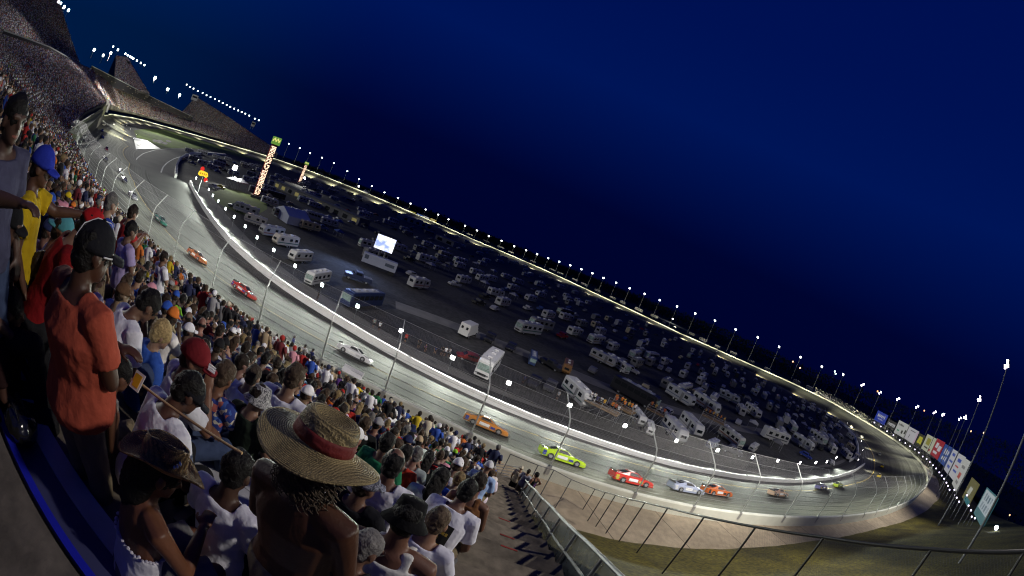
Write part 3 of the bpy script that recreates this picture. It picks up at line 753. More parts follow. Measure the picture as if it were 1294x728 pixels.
pylon((386,204), (378,232), 'small distant scoring pylon glowing orange near the back straight', 3.0, seed=5)
isl = [atz(x, y, .03) for x, y in ((268,243),(285,238),(305,242),(325,249),(337,256),(338,264),(325,272),(305,271),(285,262),(272,254))]
plane_poly('pylon_island', [(p.x, p.y, .03) for p in isl], M_grass)['kind'] = 'structure'
# yellow and red sign on a pole
P = atz(257, 220, 7.5); t = empty('winged_sign', (P.x, P.y, 0), math.atan2(P.y, P.x)-PI/2); tag(t, 'yellow winged sign with red ends glowing on a pole at the pit exit', 'sign')
mb = MB(); mb.tube([(0, 0, 0), (0, 0, 6.6)], .14, 6); mb.build('pole', M_pole, t)
mb = MB(); mb.prism([(-2.0, 7.0), (-1.0, 6.6), (.2, 6.9), (1.4, 6.5), (2.0, 7.2), (1.5, 8.2), (.4, 8.4), (-1.2, 8.5), (-1.9, 8.0)], -.2, .2); mb.build('sign_face', emat('winged_yellow', (1.0, .72, .04), 1.1), t)
for c_ in ((-.9, 0, 9.0), (1.5, 0, 5.9)): mb = MB(); mb.ell(c_, (.75, .25, .75)); mb.build('red_end', emat('winged_red', (.9, .03, .02), .9), t, smooth=True)
mb = MB()
for k in range(4): mb.box((-1.1+.72*k, -.22, 7.55), (.42, .05, .55))
mb.build('sign_mark', emat('winged_orange', (.9, .35, .02), .7), t)

# ------------------------------------------------------------------ video screen on its trailer
P = atz(478, 343, 0.0); D = P.xy.length; rz = math.atan2(P.y, P.x)-PI/2
t = empty('video_screen', (P.x, P.y, 0), rz); tag(t, 'big glowing video screen raised on a white box trailer in the dark infield', 'video screen')
q = [atd(x, y, D-1.5) for x, y in ((462.5,289.5),(485.5,299),(478,317.5),(456.5,307))]
sw = (q[1]-q[0]).length; shh = (q[0]-q[3]).length; zc = sum(v.z for v in q)/4
sc_m, nt, b = newmat('screen_picture'); L = nt.links.new
tc = nd(nt, 'ShaderNodeTexCoord'); n_ = nd(nt, 'ShaderNodeTexNoise'); n_.inputs['Scale'].default_value = .35; n_.inputs['Detail'].default_value = 5; L(tc.outputs['Object'], n_.inputs['Vector'])
rp = nd(nt, 'ShaderNodeValToRGB'); e = rp.color_ramp.elements; e[0].position = .38; e[0].color = (.25, .33, .85, 1); e[1].position = .56; e[1].color = (.95, .95, 1, 1); L(n_.outputs['Fac'], rp.inputs['Fac'])
L(rp.outputs['Color'], b.inputs['Emission Color']); b.inputs['Emission Strength'].default_value = 1.6; b.inputs['Base Color'].default_value = (.02, .02, .02, 1)
mb = MB(); mb.box((-.9, 1.0, zc), (sw+.5, .6, shh+.5), bev=.08); mb.build('screen_frame', M_black, t)
mb = MB(); mb.box((-.9, .68, zc), (sw, .08, shh)); mb.build('screen', sc_m, t)
mb = MB(); mb.tube([(-1.6, 1.3, 3.5), (-1.6, 1.3, zc)], .25, 8); mb.tube([(.2, 1.3, 3.5), (.2, 1.3, zc)], .25, 8); mb.build('mast', M_pole, t)
mb = MB(); mb.box((-.5, 1.3, 2.5), (10.5, 2.6, 2.9), bev=.12); tr = paint(mb.build('trailer', M_vehicle, t), (.42, .45, .55))
for x in (3.2, 4.1): 
    for yy in (0.1, 2.5): mb = MB(); mb.tube([(x, yy-.15, .5), (x, yy+.15, .5)], .5, 12); mb.build('wheel', M_dark, tr)
for c_, d_ in (((2.6, -.02, 2.6), (2.8, .05, .9)), ((-4.6, -.02, 2.9), (1.2, .05, 1.2))): mb = MB(); mb.box(c_, d_); mb.build('side_mark', mat('trailer_marks', (.09, .11, .15), .6), tr)
spot('screen_light', Vector(q[0])+Vector((0, -3, -1)), Vector(q[0])+Vector((0, -30, -18)), LP_TRACK*.9, 160, .7, (.35, .5, 1), 1.5)

# ------------------------------------------------------------------ billboards at the right
def board(p0, p1, h, label, base, marks, rim=None, emi=.37, legs=True, name='billboard'):
    h = h*(.66 if h < 17.5 else .57); d = p1-p0; w = Vector((d.x, d.y, 0)).length; rz = math.atan2(d.y, d.x)
    t = empty(name, (p0+p1)/2, rz); t.location.z = min(p0.z, p1.z); tag(t, label, 'billboard', 'billboards outside the far turn')
    mb = MB(); mb.box((0, 0, h/2), (w, .35, h), bev=.05); mb.build('panel', emat('board_%02d%02d%02d' % tuple(int(c*99) for c in base), base, emi), t)
    if legs:
        for k in (-.35, .35): mb = MB(); mb.tube([(k*w, .5, -6), (k*w, .5, h*.5)], .18*max(1, h/8), 6); mb.build('support', M_pole, t)
    for mcol, shapes in marks:
        mb = MB()
        for (cx, cz, sx, sz, sl) in shapes:
            mb.add([(cx*w-sx*w/2, -.19, cz*h-sz*h/2), (cx*w+sx*w/2, -.19, cz*h-sz*h/2), (cx*w+sx*w/2+sl*w, -.19, cz*h+sz*h/2), (cx*w-sx*w/2+sl*w, -.19, cz*h+sz*h/2)], [(0, 1, 2, 3)])
        mb.build('board_lettering', emat('mark_%02d%02d%02d' % tuple(int(c*99) for c in mcol), mcol, emi), t)
    return t
def script(n, z, hgt, x0, x1, sl=.02, sd=1):
    r = random.Random(sd); out = []; w = (x1-x0)/n
    for k in range(n): out.append((x0+w*(k+.5), z+r.uniform(-.02, .02), w*r.uniform(.45, .75), hgt*r.uniform(.75, 1.25), sl))
    return out
Wc = (.85, .85, .88); K = (.02, .02, .02)
BB = [((1104.5,530),430,(1117,537.5),415,14,'deep blue billboard with a white script name, first of the row at the far turn',(.02,.06,.55),[(Wc, script(6,.62,.26,-.36,.36,.01,1)+script(8,.3,.08,-.25,.25,0,2))]),
 ((1119,538,),412,(1129.5,544),400,10,'black billboard with white lettering between the blue and the first white board',(.02,.02,.03),[(Wc, script(7,.5,.36,-.44,.44,.01,3))]),
 ((1129.5,546.5),400,(1142.5,553.5),385,17,'white billboard with black and green marks',(.75,.77,.74),[(K, script(5,.75,.16,-.4,.1,0,4)+[(.12,.32,.14,.24,0),(.36,.42,.12,.3,.03)]),((.05,.35,.2),[(-.25,.3,.2,.1,0)])]),
 ((1142.8,554),384,(1155,560),360,18,'white billboard with a pinkish right edge and one black stroke',(.78,.76,.80),[(K, [(-.2,.35,.05,.3,.05),(.0,.8,.5,.05,0)]),((.75,.4,.6),[(.46,.5,.06,.9,0)])]),
 ((1156,561),358,(1163.5,565),345,13,'small black billboard with a yellow emblem',(.05,.05,.03),[((.75,.7,.05), [(-.22,.5,.3,.6,.1),(.22,.5,.3,.6,-.1),(0,.3,.5,.15,0)])]),
 ((1164,566.5),342,(1175,573.5),315,19,'cream billboard with a gold square and a red dot',(.72,.74,.55),[((.45,.42,.08),[(-.08,.6,.4,.42,0)]),((.5,.05,.05),[(.3,.2,.14,.14,0)]),(K,[(-.1,.22,.4,.08,0)])]),
 ((1175.5,574),312,(1184.5,581),285,19,'red and white billboard with slanted white letters',(.50,.03,.05),[(Wc,[(-.2,.65,.3,.3,.05),(.18,.55,.34,.3,.06),(-.1,.25,.5,.14,.02)])]),
 ((1185,582),282,(1194.5,590),252,18,'blue billboard with white letters, between the red board and the tall white ones',(.03,.10,.42),[(Wc,script(3,.66,.28,-.3,.3,.02,7)+script(3,.3,.22,-.3,.3,.02,8))]),
 ((1193,593),248,(1198.5,599),222,19,'narrow tall white billboard with blue bands, left of its matching neighbour',(.74,.75,.82),[((.06,.12,.55),[(0,.8,.5,.12,0),(0,.5,.6,.08,0),(0,.25,.5,.12,0)])]),
 ((1199,600),220,(1206,608),196,18,'narrow tall white billboard with blue and red bands, right of its matching neighbour',(.76,.76,.80),[((.06,.12,.55),[(0,.75,.5,.14,0),(0,.3,.5,.08,0)]),((.6,.1,.1),[(0,.5,.5,.06,0)])]),
 ((1203,611),190,(1209,619),165,16,'white billboard with red and grey marks at the end of the joined row',(.74,.75,.72),[((.6,.12,.1),[(-.05,.42,.4,.2,.05)]),((.3,.3,.3),[(0,.72,.5,.1,0),(.05,.2,.4,.1,0)])]),
 ((1216,628),140,(1223,641),122,9,'dim yellow billboard with a teal lower corner, standing apart from the row',(.20,.18,.05),[((.7,.72,.6),[(-.05,.5,.35,.35,.08)]),((.02,.25,.30),[(.15,.12,.7,.22,0)])]),
 ((1231,648),108,(1241,668),92,9,'large teal and white billboard nearest the camera, bright lettering over a teal foot',(.05,.22,.26),[((.70,.80,.86),[(0,.62,.86,.66,0)]),((.04,.12,.2),script(4,.74,.2,-.34,.34,.02,11)+script(4,.45,.2,-.34,.34,.02,12))])]
for p0, D0, p1, D1, h, lb, bc, mk in BB:
    board(atd(*p0, D0), atd(*p1, D1), h, lb, bc, mk)
# strings of small lights along the feet of the boards
fl_px = [(1105,534),(1113,539),(1121,545),(1129,550),(1137,556),(1144,560),(1150,564),(1156,568),(1161,572),(1166,577),(1171,580),(1175,584),(1179,588),(1183,592),(1187,597),(1190,601),(1193,605),(1196,610),(1198,614),(1200,619),(1206,619),(1207,626),(1209,629),(1212,634),(1222,626),(1224,639),(1227,645),(1228,653),(1232,655)]
fd_az = [(52,428),(57,372),(60,335),(63,285),(65,235),(66.5,190),(68,150),(70,122),(73,95)]
for i, (x, y) in enumerate(fl_px):
    a, dp = azdep(x, y); D = float(np.interp(a, [q[0] for q in fd_az], [q[1] for q in fd_az])) - 4
    P = atd(x, y, D); t = empty('board_light', (P.x, P.y, P.z-3)); tag(t, 'small bright lamp at the feet of the billboards, '+ordinal(i+1)+' from the far end', 'lamp', 'small lamps below the billboards')
    s_ = .30*D/190+.10
    mb = MB(); mb.tube([(0, 0, -3), (0, 0, 3)], .08, 5); mb.build('pole', M_pole, t)
    mb = MB(); mb.ell((0, 0, 3), (s_, s_, s_*.7), nu=8, nv=5); mb.build('bulb', emat('board_lamp', (.80, .74, 1.0), 3), t, smooth=True)
P = atd(1259, 667, 75); t = empty('board_light', (P.x, P.y, P.z-4)); tag(t, 'brilliant starry lamp low at the right edge below the teal billboard', 'lamp', 'small lamps below the billboards')
mb = MB(); mb.tube([(0, 0, -4), (0, 0, 4)], .08, 5); mb.build('pole', M_pole, t)
mb = MB(); mb.ell((0, 0, 4), (.42, .42, .36), nu=10, nv=6); mb.build('bulb', emat('star_lamp', (.8, .9, 1.0), 25), t, smooth=True)
for i, (x, y, D, c) in enumerate([(1276,651,170,(1,.55,.25)),(1168,519,700,(1,.4,.2)),(1227,545,520,(1,.5,.25)),(1243,547,560,(1,.6,.4)),(1109,494.5,600,(1,.4,.15)),(1056,472.5,600,(.7,1,.9)),(1002,457,600,(1,.5,.3)),(1011,465,640,(1,.6,.4)),(1191,523.5,420,(.6,1,.85)),(1055,469.5,610,(.75,1,.9))]):
    P = atd(x, y, D); t = empty('distant_lamp', (P.x, P.y, P.z-8)); tag(t, 'tiny distant lamp glowing over the dark trees, '+['low by the right edge','orange, above the billboards','orange, right of the tall masts','faint, near the right treeline','orange beside the mast over the blue board','greenish, brightest on the far bank','orange on the far bank','faint orange under its neighbour','greenish star between two masts','green star behind the far bank'][i], 'lamp', 'tiny distant lamps')
    mb = MB(); mb.tube([(0, 0, -2), (0, 0, 8)], .1, 5); mb.build('pole', M_pole, t)
    s_ = D/539*1.0; mb = MB(); mb.ell((0, 0, 8), (s_, s_, s_), nu=8, nv=5); mb.build('bulb', emat('dist_%d' % i, c, 6 if i in (5, 8, 9) else 2.5), t, smooth=True)
# boards along the back straight
fb = [(461,244,(.12,.12,.14)),(472,249.5,(.10,.08,.09)),(480,253,(.42,.28,.28)),(488,256.5,(.16,.18,.18)),(496,260,(.08,.32,.24)),(504,263.5,(.55,.55,.58)),(512,266.5,(.16,.12,.16)),(521,270,(.52,.48,.06)),(530,273.5,(.12,.22,.65)),(538,276.5,(.62,.62,.66)),(547,279.5,(.48,.36,.04))]
fbn = ['grey','dark brown','pinkish','grey and green','teal green','white','dark purple','yellow','bright blue','pale white','gold']
for i, (x, y, c) in enumerate(fb):
    D = float(np.interp(azdep(x, y)[0], fa, fd)) + 12
    board(atd(x-3.6, y-1.6, D), atd(x+3.6, y+1.2, D), 4.2, fbn[i]+' lit board beyond the back straight, '+ordinal(i+1)+' from the grandstand end', c, [((.85, .85, .8) if max(c) < .4 else (.05, .05, .08), script(5, .5, .4, -.4, .4, 0, 20+i))], emi=.6, legs=False)
# ------------------------------------------------------------------ people: one continuous body per pose
TMP = bpy.data.collections.new('work'); C.children.link(TMP)
def remesh(mb, voxel, smooth=2, name='m', noise_amp=0.0, nscale=7.0, nstretch=(1, 1, .5), seed=0):
    me = bpy.data.meshes.new('tmp'); me.from_pydata(mb.V, [], mb.F)
    bm = bmesh.new(); bm.from_mesh(me); bmesh.ops.recalc_face_normals(bm, faces=bm.faces); bm.to_mesh(me); bm.free()
    o = bpy.data.objects.new('tmp', me); TMP.objects.link(o)
    r = o.modifiers.new('r', 'REMESH'); r.mode = 'VOXEL'; r.voxel_size = voxel; r.use_smooth_shade = True
    if smooth:
        s = o.modifiers.new('s', 'SMOOTH'); s.factor = .5; s.iterations = smooth
    dg = bpy.context.evaluated_depsgraph_get(); dg.update()
    out = bpy.data.meshes.new_from_object(o.evaluated_get(dg)); out.name = name
    bpy.data.objects.remove(o); bpy.data.meshes.remove(me)
    if noise_amp:
        nn = [v.normal.copy() for v in out.vertices]
        for v, n in zip(out.vertices, nn):
            q = Vector((v.co.x*nscale*nstretch[0], v.co.y*nscale*nstretch[1], v.co.z*nscale*nstretch[2])) + Vector((seed*3.1, seed*1.7, 0))
            a = noise.noise(q); b_ = 1-abs(noise.noise(q*1.9+Vector((7, 0, 0))))*2
            v.co += n*noise_amp*(a*.8+b_*.5)
    out.polygons.foreach_set('use_smooth', [True]*len(out.polygons)); out.update()
    return out
def Tm(loc, rx=0, ry=0, rz=0): return Matrix.Translation(loc) @ Euler((R(rx), R(ry), R(rz)), 'XYZ').to_matrix().to_4x4()
ARMS = {  # right arm in torso coordinates: elbow, wrist
 'down': ((.245, -.03, .19), (.235, .07, -.05)), 'fold': ((.25, .07, .20), (-.06, .25, .24)), 'hips': ((.38, -.07, .24), (.20, .03, .07)),
 'lap': ((.24, .05, .20), (.12, .30, .04)), 'knee': ((.24, .17, .20), (.14, .40, .10)), 'chin': ((.17, .22, .25), (.05, .19, .50)),
 'up': ((.30, .10, .62), (.24, .16, .88)), 'shade': ((.27, .20, .42), (.10, .27, .66)), 'clap': ((.23, .14, .26), (.04, .33, .38)), 'fwd': ((.22, .24, .36), (.18, .50, .40)),
 'back': ((.27, -.12, .22), (.25, -.03, -.03))}
class Pose:
    def __init__(s, sit=False, lean=0, side=0, arms=('down', 'down'), head=(0, 0), pel=None, knees=.13, step=0.0, twist=0, heavy=1.0):
        s.sit = sit; s.heavy = heavy
        s.pel = Vector(pel) if pel else Vector((0, 0, .50 if sit else .95))
        s.T = Tm(s.pel, -lean, side, twist)
        s.H = s.T @ Tm((0, .0, .545), -head[0], 0, head[1]) @ Matrix.Translation((0, .02, .125))
        s.sh = {}; s.el = {}; s.wr = {}
        for k, sg in (('r', 1), ('l', -1)):
            e, w = ARMS[arms[0 if k == 'r' else 1]]
            f = lambda p: s.T @ Vector((p[0]*sg, p[1], p[2]))
            s.sh[k] = f((.178*heavy**.5, 0, .455)); s.el[k] = f(e); s.wr[k] = f(w)
        s.hip = {}; s.kn = {}; s.an = {}
        for k, sg in (('r', 1), ('l', -1)):
            if sit:
                s.hip[k] = s.pel + Vector((.095*sg, .02, -.02)); s.kn[k] = s.pel + Vector((knees*sg, .43, .02)); s.an[k] = Vector((knees*sg, s.pel.y+.40+.03*sg, .08))
            else:
                s.hip[k] = s.pel + Vector((.092*sg, 0, -.03)); s.kn[k] = Vector((.105*sg+s.pel.x*.5, .03+step*sg*.5+s.pel.y*.5, .50)); s.an[k] = Vector((.115*sg, step*sg-.02, .08))
TORSO = [(-.10, .135, .105, 0), (-.03, .168, .118, 0), (.05, .165, .115, 0), (.14, .148, .105, 0), (.24, .158, .110, .0), (.34, .172, .115, .0), (.42, .165, .100, -.005), (.475, .12, .078, -.01), (.505, .075, .064, -.01), (.545, .058, .058, .0)]
def torso_rings(mb, P, add=0.0, z0=-.12, z1=.6, n=18, topr=None, flare=0.0):
    hv = P.heavy; rings = []
    for z, rx, ry, y in TORSO:
        if z < z0-1e-6 or z > z1+1e-6: continue
        g = (hv if -.06 < z < .36 else hv**.5 if z < .48 else 1.0)
        if topr and z > .43: rx = topr
        a = add + flare*max(0, (.2-z)/.3)
        yb = .035*(hv-1)*4*max(0, 1-abs(z-.1)/.25)
        rings.append([P.T @ Vector(((rx*g+a)*math.cos(2*PI*k/n), (ry*g+a)*math.sin(2*PI*k/n)+y+yb, z)) for k in range(n)])
    mb.rings(rings)
def hand(mb, el, wr, curl=.5, sgn=1, sc=1.0):
    d = (wr-el).normalized(); s = d.cross(Vector((0, 0, 1)))
    if s.length < .2: s = d.cross(Vector((0, 1, 0)))
    s.normalize(); n = s.cross(d).normalized()
    mt = Matrix((s, d, n)).transposed()
    mb.ell(wr + d*.048*sc, (.040*sc, .052*sc, .018*sc), mt)
    for k, (o, l) in enumerate(((-.028, .066), (-.009, .078), (.010, .073), (.028, .056))):
        b0 = wr + d*.085*sc + s*o*sc; b1 = b0 + (d*math.cos(curl*.6) - n*math.sin(curl*.6) + s*o*1.5)*l*.55*sc
        b2 = b1 + (d*math.cos(curl*1.6) - n*math.sin(curl*1.6))*l*.5*sc
        mb.tube([b0-d*.02, b0, b1, b2], [.0105*sc, .0102*sc, .0095*sc, .008*sc], 7, rnd_ends=True)
    t0 = wr + d*.03*sc - s*.030*sgn*sc; t1 = t0 + (d*.7 - s*.75*sgn - n*.2)*.038*sc; t2 = t1 + (d*.9 - s*.15*sgn - n*.45)*.034*sc
    mb.tube([t0, t1, t2], [.014*sc, .012*sc, .0095*sc], 7, rnd_ends=True)
def body_mesh(P, voxel=.012, name='person', curl=.6, bulk=1.0):
    mb = MB(); torso_rings(mb, P)
    H = P.H; h3 = H.to_3x3()
    mb.ell(H @ Vector((0, -.008, .022)), (.077, .097, .100), h3, 18, 12); mb.ell(H @ Vector((0, .022, -.045)), (.060, .070, .072), h3, 16, 10)
    mb.ell(H @ Vector((0, .060, -.088)), (.030, .028, .026), h3); mb.tube([H @ Vector((0, .088, .025)), H @ Vector((0, .108, -.018)), H @ Vector((0, .094, -.026))], [.010, .015, .012], 8, rnd_ends=True)
    mb.tube([H @ Vector((-.045, .078, .034)), H @ Vector((0, .092, .030)), H @ Vector((.045, .078, .034))], .012, 6, rnd_ends=True)
    mb.tube([H @ Vector((-.022, .078, -.056)), H @ Vector((0, .090, -.056)), H @ Vector((.022, .078, -.056))], .008, 6, rnd_ends=True)
    for sg in (-1, 1): mb.ell(H @ Vector((sg*.080, -.004, -.012)), (.012, .022, .034), h3)
    mb.tube([P.T @ Vector((0, -.012, .46)), P.T @ Vector((0, -.006, .56)), H @ Vector((0, -.012, -.03))], [.068, .056, .056], 14, rnd_ends=True)
    for k, sg in (('r', 1), ('l', -1)):
        sh, el, wr = P.sh[k], P.el[k], P.wr[k]
        mb.tube([P.T @ Vector((sg*.09, -.005, .465)), sh + (P.T.to_3x3() @ Vector((0, 0, -.012))), sh.lerp(el, .5), el], [.060*bulk, .064*bulk, .050*bulk, .042*bulk], 12, rnd_ends=True)
        mb.tube([el, el.lerp(wr, .35), wr], [.043*bulk, .041*bulk, .027], 10, rnd_ends=True); hand(mb, el, wr, curl, sg)
        hp, kn, an = P.hip[k], P.kn[k], P.an[k]
        mb.tube([hp, hp.lerp(kn, .4), kn], [.092, .080, .058], 12, rnd_ends=True); mb.tube([kn, kn.lerp(an, .35), an], [.056, .055, .036], 10, rnd_ends=True)
        f = Vector((sg*.02, .15, -.045)); mb.tube([an+Vector((0, -.05, -.04)), an+f*.5+Vector((0, 0, -.015)), an+f], [.034, .040, .030], 8, rnd_ends=True)
    me = remesh(mb, voxel, 3 if voxel > .010 else 6, name)
    me.materials.append(M_skin); me.materials.append(M_eye); me.materials.append(M_lip)
    Hi = H.inverted(); mi = []
    for p in me.polygons:
        q = Hi @ p.center; i = 0
        if q.y > .06:
            if abs(abs(q.x)-.032) < .014 and abs(q.z-.012) < .0075: i = 1
            elif abs(q.x) < .024 and abs(q.z+.058) < .008: i = 2
        mi.append(i)
    me.polygons.foreach_set('material_index', mi); me.update(); return me
def print_cloth():
    mt = M_cloth.copy(); mt.name = 'printed_cloth'; nt = mt.node_tree; L = nt.links.new; b = nt.nodes['Principled BSDF']
    base = b.inputs['Base Color'].links[0].from_socket; tc = nd(nt, 'ShaderNodeTexCoord'); s_ = nd(nt, 'ShaderNodeSeparateXYZ'); L(tc.outputs['Generated'], s_.inputs[0]); oi = nd(nt, 'ShaderNodeObjectInfo')
    def band(o, lo, hi):
        a = nd(nt, 'ShaderNodeMath', operation='GREATER_THAN'); a.inputs[1].default_value = lo; L(o, a.inputs[0]); c = nd(nt, 'ShaderNodeMath', operation='LESS_THAN'); c.inputs[1].default_value = hi; L(o, c.inputs[0]); m = nd(nt, 'ShaderNodeMath', operation='MULTIPLY'); L(a.outputs[0], m.inputs[0]); L(c.outputs[0], m.inputs[1]); return m.outputs[0]
    def mul(p, q):
        m = nd(nt, 'ShaderNodeMath', operation='MULTIPLY'); L(p, m.inputs[0]); L(q, m.inputs[1]); return m.outputs[0]
    n = nd(nt, 'ShaderNodeTexNoise'); n.noise_dimensions = '4D'; n.inputs['Scale'].default_value = 9; n.inputs['Detail'].default_value = 3; mp = nd(nt, 'ShaderNodeMapping'); mp.inputs['Scale'].default_value = (1.2, .6, 2.6); L(tc.outputs['Generated'], mp.inputs['Vector']); L(mp.outputs['Vector'], n.inputs['Vector']); w = nd(nt, 'ShaderNodeMath', operation='MULTIPLY'); w.inputs[1].default_value = 50; L(oi.outputs['Random'], w.inputs[0]); L(w.outputs[0], n.inputs['W'])
    mask = mul(mul(band(s_.outputs['X'], .33, .67), band(s_.outputs['Z'], .42, .72)), mul(band(n.outputs['Fac'], .50, 1.0), band(oi.outputs['Random'], .0, .55)))
    hs = nd(nt, 'ShaderNodeCombineColor'); hs.mode = 'HSV'; L(oi.outputs['Random'], w.inputs[0]); fr = nd(nt, 'ShaderNodeMath', operation='FRACT'); L(w.outputs[0], fr.inputs[0]); L(fr.outputs[0], hs.inputs[0]); hs.inputs[1].default_value = .75; hs.inputs[2].default_value = .28
    mx = nd(nt, 'ShaderNodeMix'); mx.data_type = 'RGBA'; L(mask, mx.inputs[0]); L(base, mx.inputs[6]); L(hs.outputs[0], mx.inputs[7]); L(mx.outputs[2], b.inputs['Base Color']); return mt
M_print = print_cloth()
def shirt_mesh(P, kind='tee', voxel=.012, amp=.007, seed=0, loose=.016):
    mb = MB()
    if kind == 'tee': torso_rings(mb, P, loose, -.12, .50, flare=.012)
    elif kind == 'tank': torso_rings(mb, P, loose*.7, -.12, .43, flare=.010)
    if kind == 'tank':
        for sg in (-1, 1): mb.tube([P.T @ Vector((sg*.085, .095, .34)), P.T @ Vector((sg*.085, .03, .505)), P.T @ Vector((sg*.085, -.05, .50)), P.T @ Vector((sg*.08, -.105, .36))], [(.034, .018)]*4, 10, rnd_ends=True)
    if kind in ('tee', 'jacket'):
        if kind == 'jacket': torso_rings(mb, P, .028, -.12, .52)
        for k, sg in (('r', 1), ('l', -1)):
            sh, el, wr = P.sh[k], P.el[k], P.wr[k]
            if kind == 'tee': mb.tube([P.T @ Vector((sg*.09, -.005, .462)), sh, sh.lerp(el, .4), sh.lerp(el, .68)], [.070, .081, .074, .078], 14)
            else: mb.tube([P.T @ Vector((sg*.09, -.005, .462)), sh, el, wr], [.072, .083, .066, .05], 14)
    me = remesh(mb, voxel, 2, kind, amp, 7.5, (1, 1, .55), seed); me.materials.append(M_print if voxel >= .012 else M_cloth); return me
def pants_mesh(P, kind='jeans', voxel=.014, seed=0):
    mb = MB(); torso_rings(mb, P, .010, -.12, .06)
    for k, sg in (('r', 1), ('l', -1)):
        hp, kn, an = P.hip[k], P.kn[k], P.an[k]
        if kind == 'jeans': mb.tube([hp, hp.lerp(kn, .4), kn], [.104, .094, .075], 14, rnd_ends=True); mb.tube([kn, kn.lerp(an, .5), an+Vector((0, 0, .0))], [.076, .068, .060], 12, rnd_ends=True)
        else: mb.tube([hp, hp.lerp(kn, .4), hp.lerp(kn, .98)], [.106, .102, .098], 14)
    me = remesh(mb, voxel, 2, kind, .006, 8, (1, 1, .6), seed); me.materials.append(M_cloth); return me
def shoes_mesh(P):
    mb = MB()
    for k, sg in (('r', 1), ('l', -1)):
        an = P.an[k]; f = Vector((sg*.02, .17, -.045))
        mb.tube([an+Vector((0, -.055, -.035)), an+Vector((0, -.01, .0)), an+f*.5+Vector((0, 0, -.012)), an+f], [.046, .050, .047, .034], 10, rnd_ends=True)
    me = remesh(mb, .012, 2, 'shoes'); me.materials.append(M_cloth); return me
def mix_skin():
    mt, nt, b = newmat('skin'); L = nt.links.new
    oi = nd(nt, 'ShaderNodeObjectInfo'); tc = nd(nt, 'ShaderNodeTexCoord'); n = nd(nt, 'ShaderNodeTexNoise'); n.inputs['Scale'].default_value = 9; n.inputs['Detail'].default_value = 6
    L(tc.outputs['Object'], n.inputs['Vector']); mr = nd(nt, 'ShaderNodeMapRange'); mr.inputs['From Min'].default_value = .3; mr.inputs['From Max'].default_value = .7; mr.inputs['To Min'].default_value = .82; mr.inputs['To Max'].default_value = 1.15
    L(n.outputs['Fac'], mr.inputs['Value']); vm = nd(nt, 'ShaderNodeVectorMath', operation='SCALE'); L(oi.outputs['Color'], vm.inputs[0]); L(mr.outputs['Result'], vm.inputs['Scale']); L(vm.outputs['Vector'], b.inputs['Base Color'])
    b.inputs['Roughness'].default_value = .5; b.inputs['Subsurface Weight'].default_value = 0.0; b.inputs['Specular IOR Level'].default_value = .45
    n2 = nd(nt, 'ShaderNodeTexNoise'); n2.inputs['Scale'].default_value = 60; L(tc.outputs['Object'], n2.inputs['Vector']); bp = nd(nt, 'ShaderNodeBump'); bp.inputs['Strength'].default_value = .15; bp.inputs['Distance'].default_value = .01
    L(n2.outputs['Fac'], bp.inputs['Height']); L(bp.outputs['Normal'], b.inputs['Normal']); return mt
M_skin = mix_skin(); M_eye = mat('eye_dark', (.02, .015, .012), .2); M_lip = mat('lip', (.25, .09, .07), .5)
# --- headgear, in head coordinates
def noisy(me, amp, sc):
    for v in me.vertices:
        n = v.co.normalized(); v.co += n*amp*(noise.noise(v.co*sc) + .5*noise.noise(v.co*sc*2.3))
    me.update(); return me
def dome(mb, zc=.035, r=(.084, .106, .098), z0=-.02, n=22, back=-.01, th=.006):
    rings = []
    for s_ in (0, 1):
        k = 1.0 - s_*.07
        seq = range(9) if s_ == 0 else range(8, -1, -1)
        for i in seq:
            t = (PI/2)*i/8; rr = max(math.cos(t), .02)
            rings.append([Vector((r[0]*k*rr*math.cos(2*PI*j/n), back + r[1]*k*rr*math.sin(2*PI*j/n), zc+z0*(1-math.sin(t)) + r[2]*k*math.sin(t))) for j in range(n)])
    mb.rings(rings, caps=False)
    b = len(mb.V)-n*18
    for j in range(n):
        a, a2 = b+j, b+(j+1) % n; c, c2 = b+17*n+j, b+17*n+(j+1) % n; mb.F.append([a, a2, c2, c]); mb.M.append(mb.mi)
HEAD = {}
def hair_short(): 
    mb = MB(); mb.ell((0, -.016, .034), (.086, .104, .104), None, 22, 14); mb.ell((0, -.05, -.03), (.072, .060, .060), None, 18, 10); me = remesh(mb, .009, 1, 'hair'); return noisy(noisy(me, .009, 17), .005, 55)
def hair_long():
    mb = MB(); mb.ell((0, -.016, .034), (.089, .108, .106), None, 22, 14); mb.tube([(0, -.06, .02), (0, -.085, -.08), (0, -.085, -.20), (0, -.08, -.27)], [(.09, .06), (.095, .055), (.085, .045), (.05, .025)], 14, rnd_ends=True)
    me = remesh(mb, .010, 1, 'hair'); return noisy(noisy(me, .011, 15), .006, 50)
def hair_bald():
    mb = MB(); mb.tube([(-.070, .02, .0), (-.066, -.055, .0), (0, -.098, .005), (.066, -.055, .0), (.070, .02, .0)], [(.034, .018)]*5, 10, rnd_ends=True); me = remesh(mb, .009, 1, 'hair'); return noisy(me, .004, 30)
def cap_mesh():
    mb = MB(); dome(mb); 
    rings = []
    for i in range(7):
        y = .075 + .085*i/6; w = .075*math.sqrt(max(0.04, 1-(i/6.3)**2)); z = .030 - .012*(i/6)
        rings.append([Vector((w*math.cos(a)*1.0, y, z + .006*(1 if 0 < a < PI else -1) - .016*abs(math.cos(a))**2)) for a in (.15, .8, PI/2, PI-.8, PI-.15, PI+.15, PI+.8, 1.5*PI, 2*PI-.8, 2*PI-.15)])
    mb.rings(rings); mb.ell((0, -.01, .134), (.010, .010, .006)); return mb.mesh('cap', M_cloth, True)
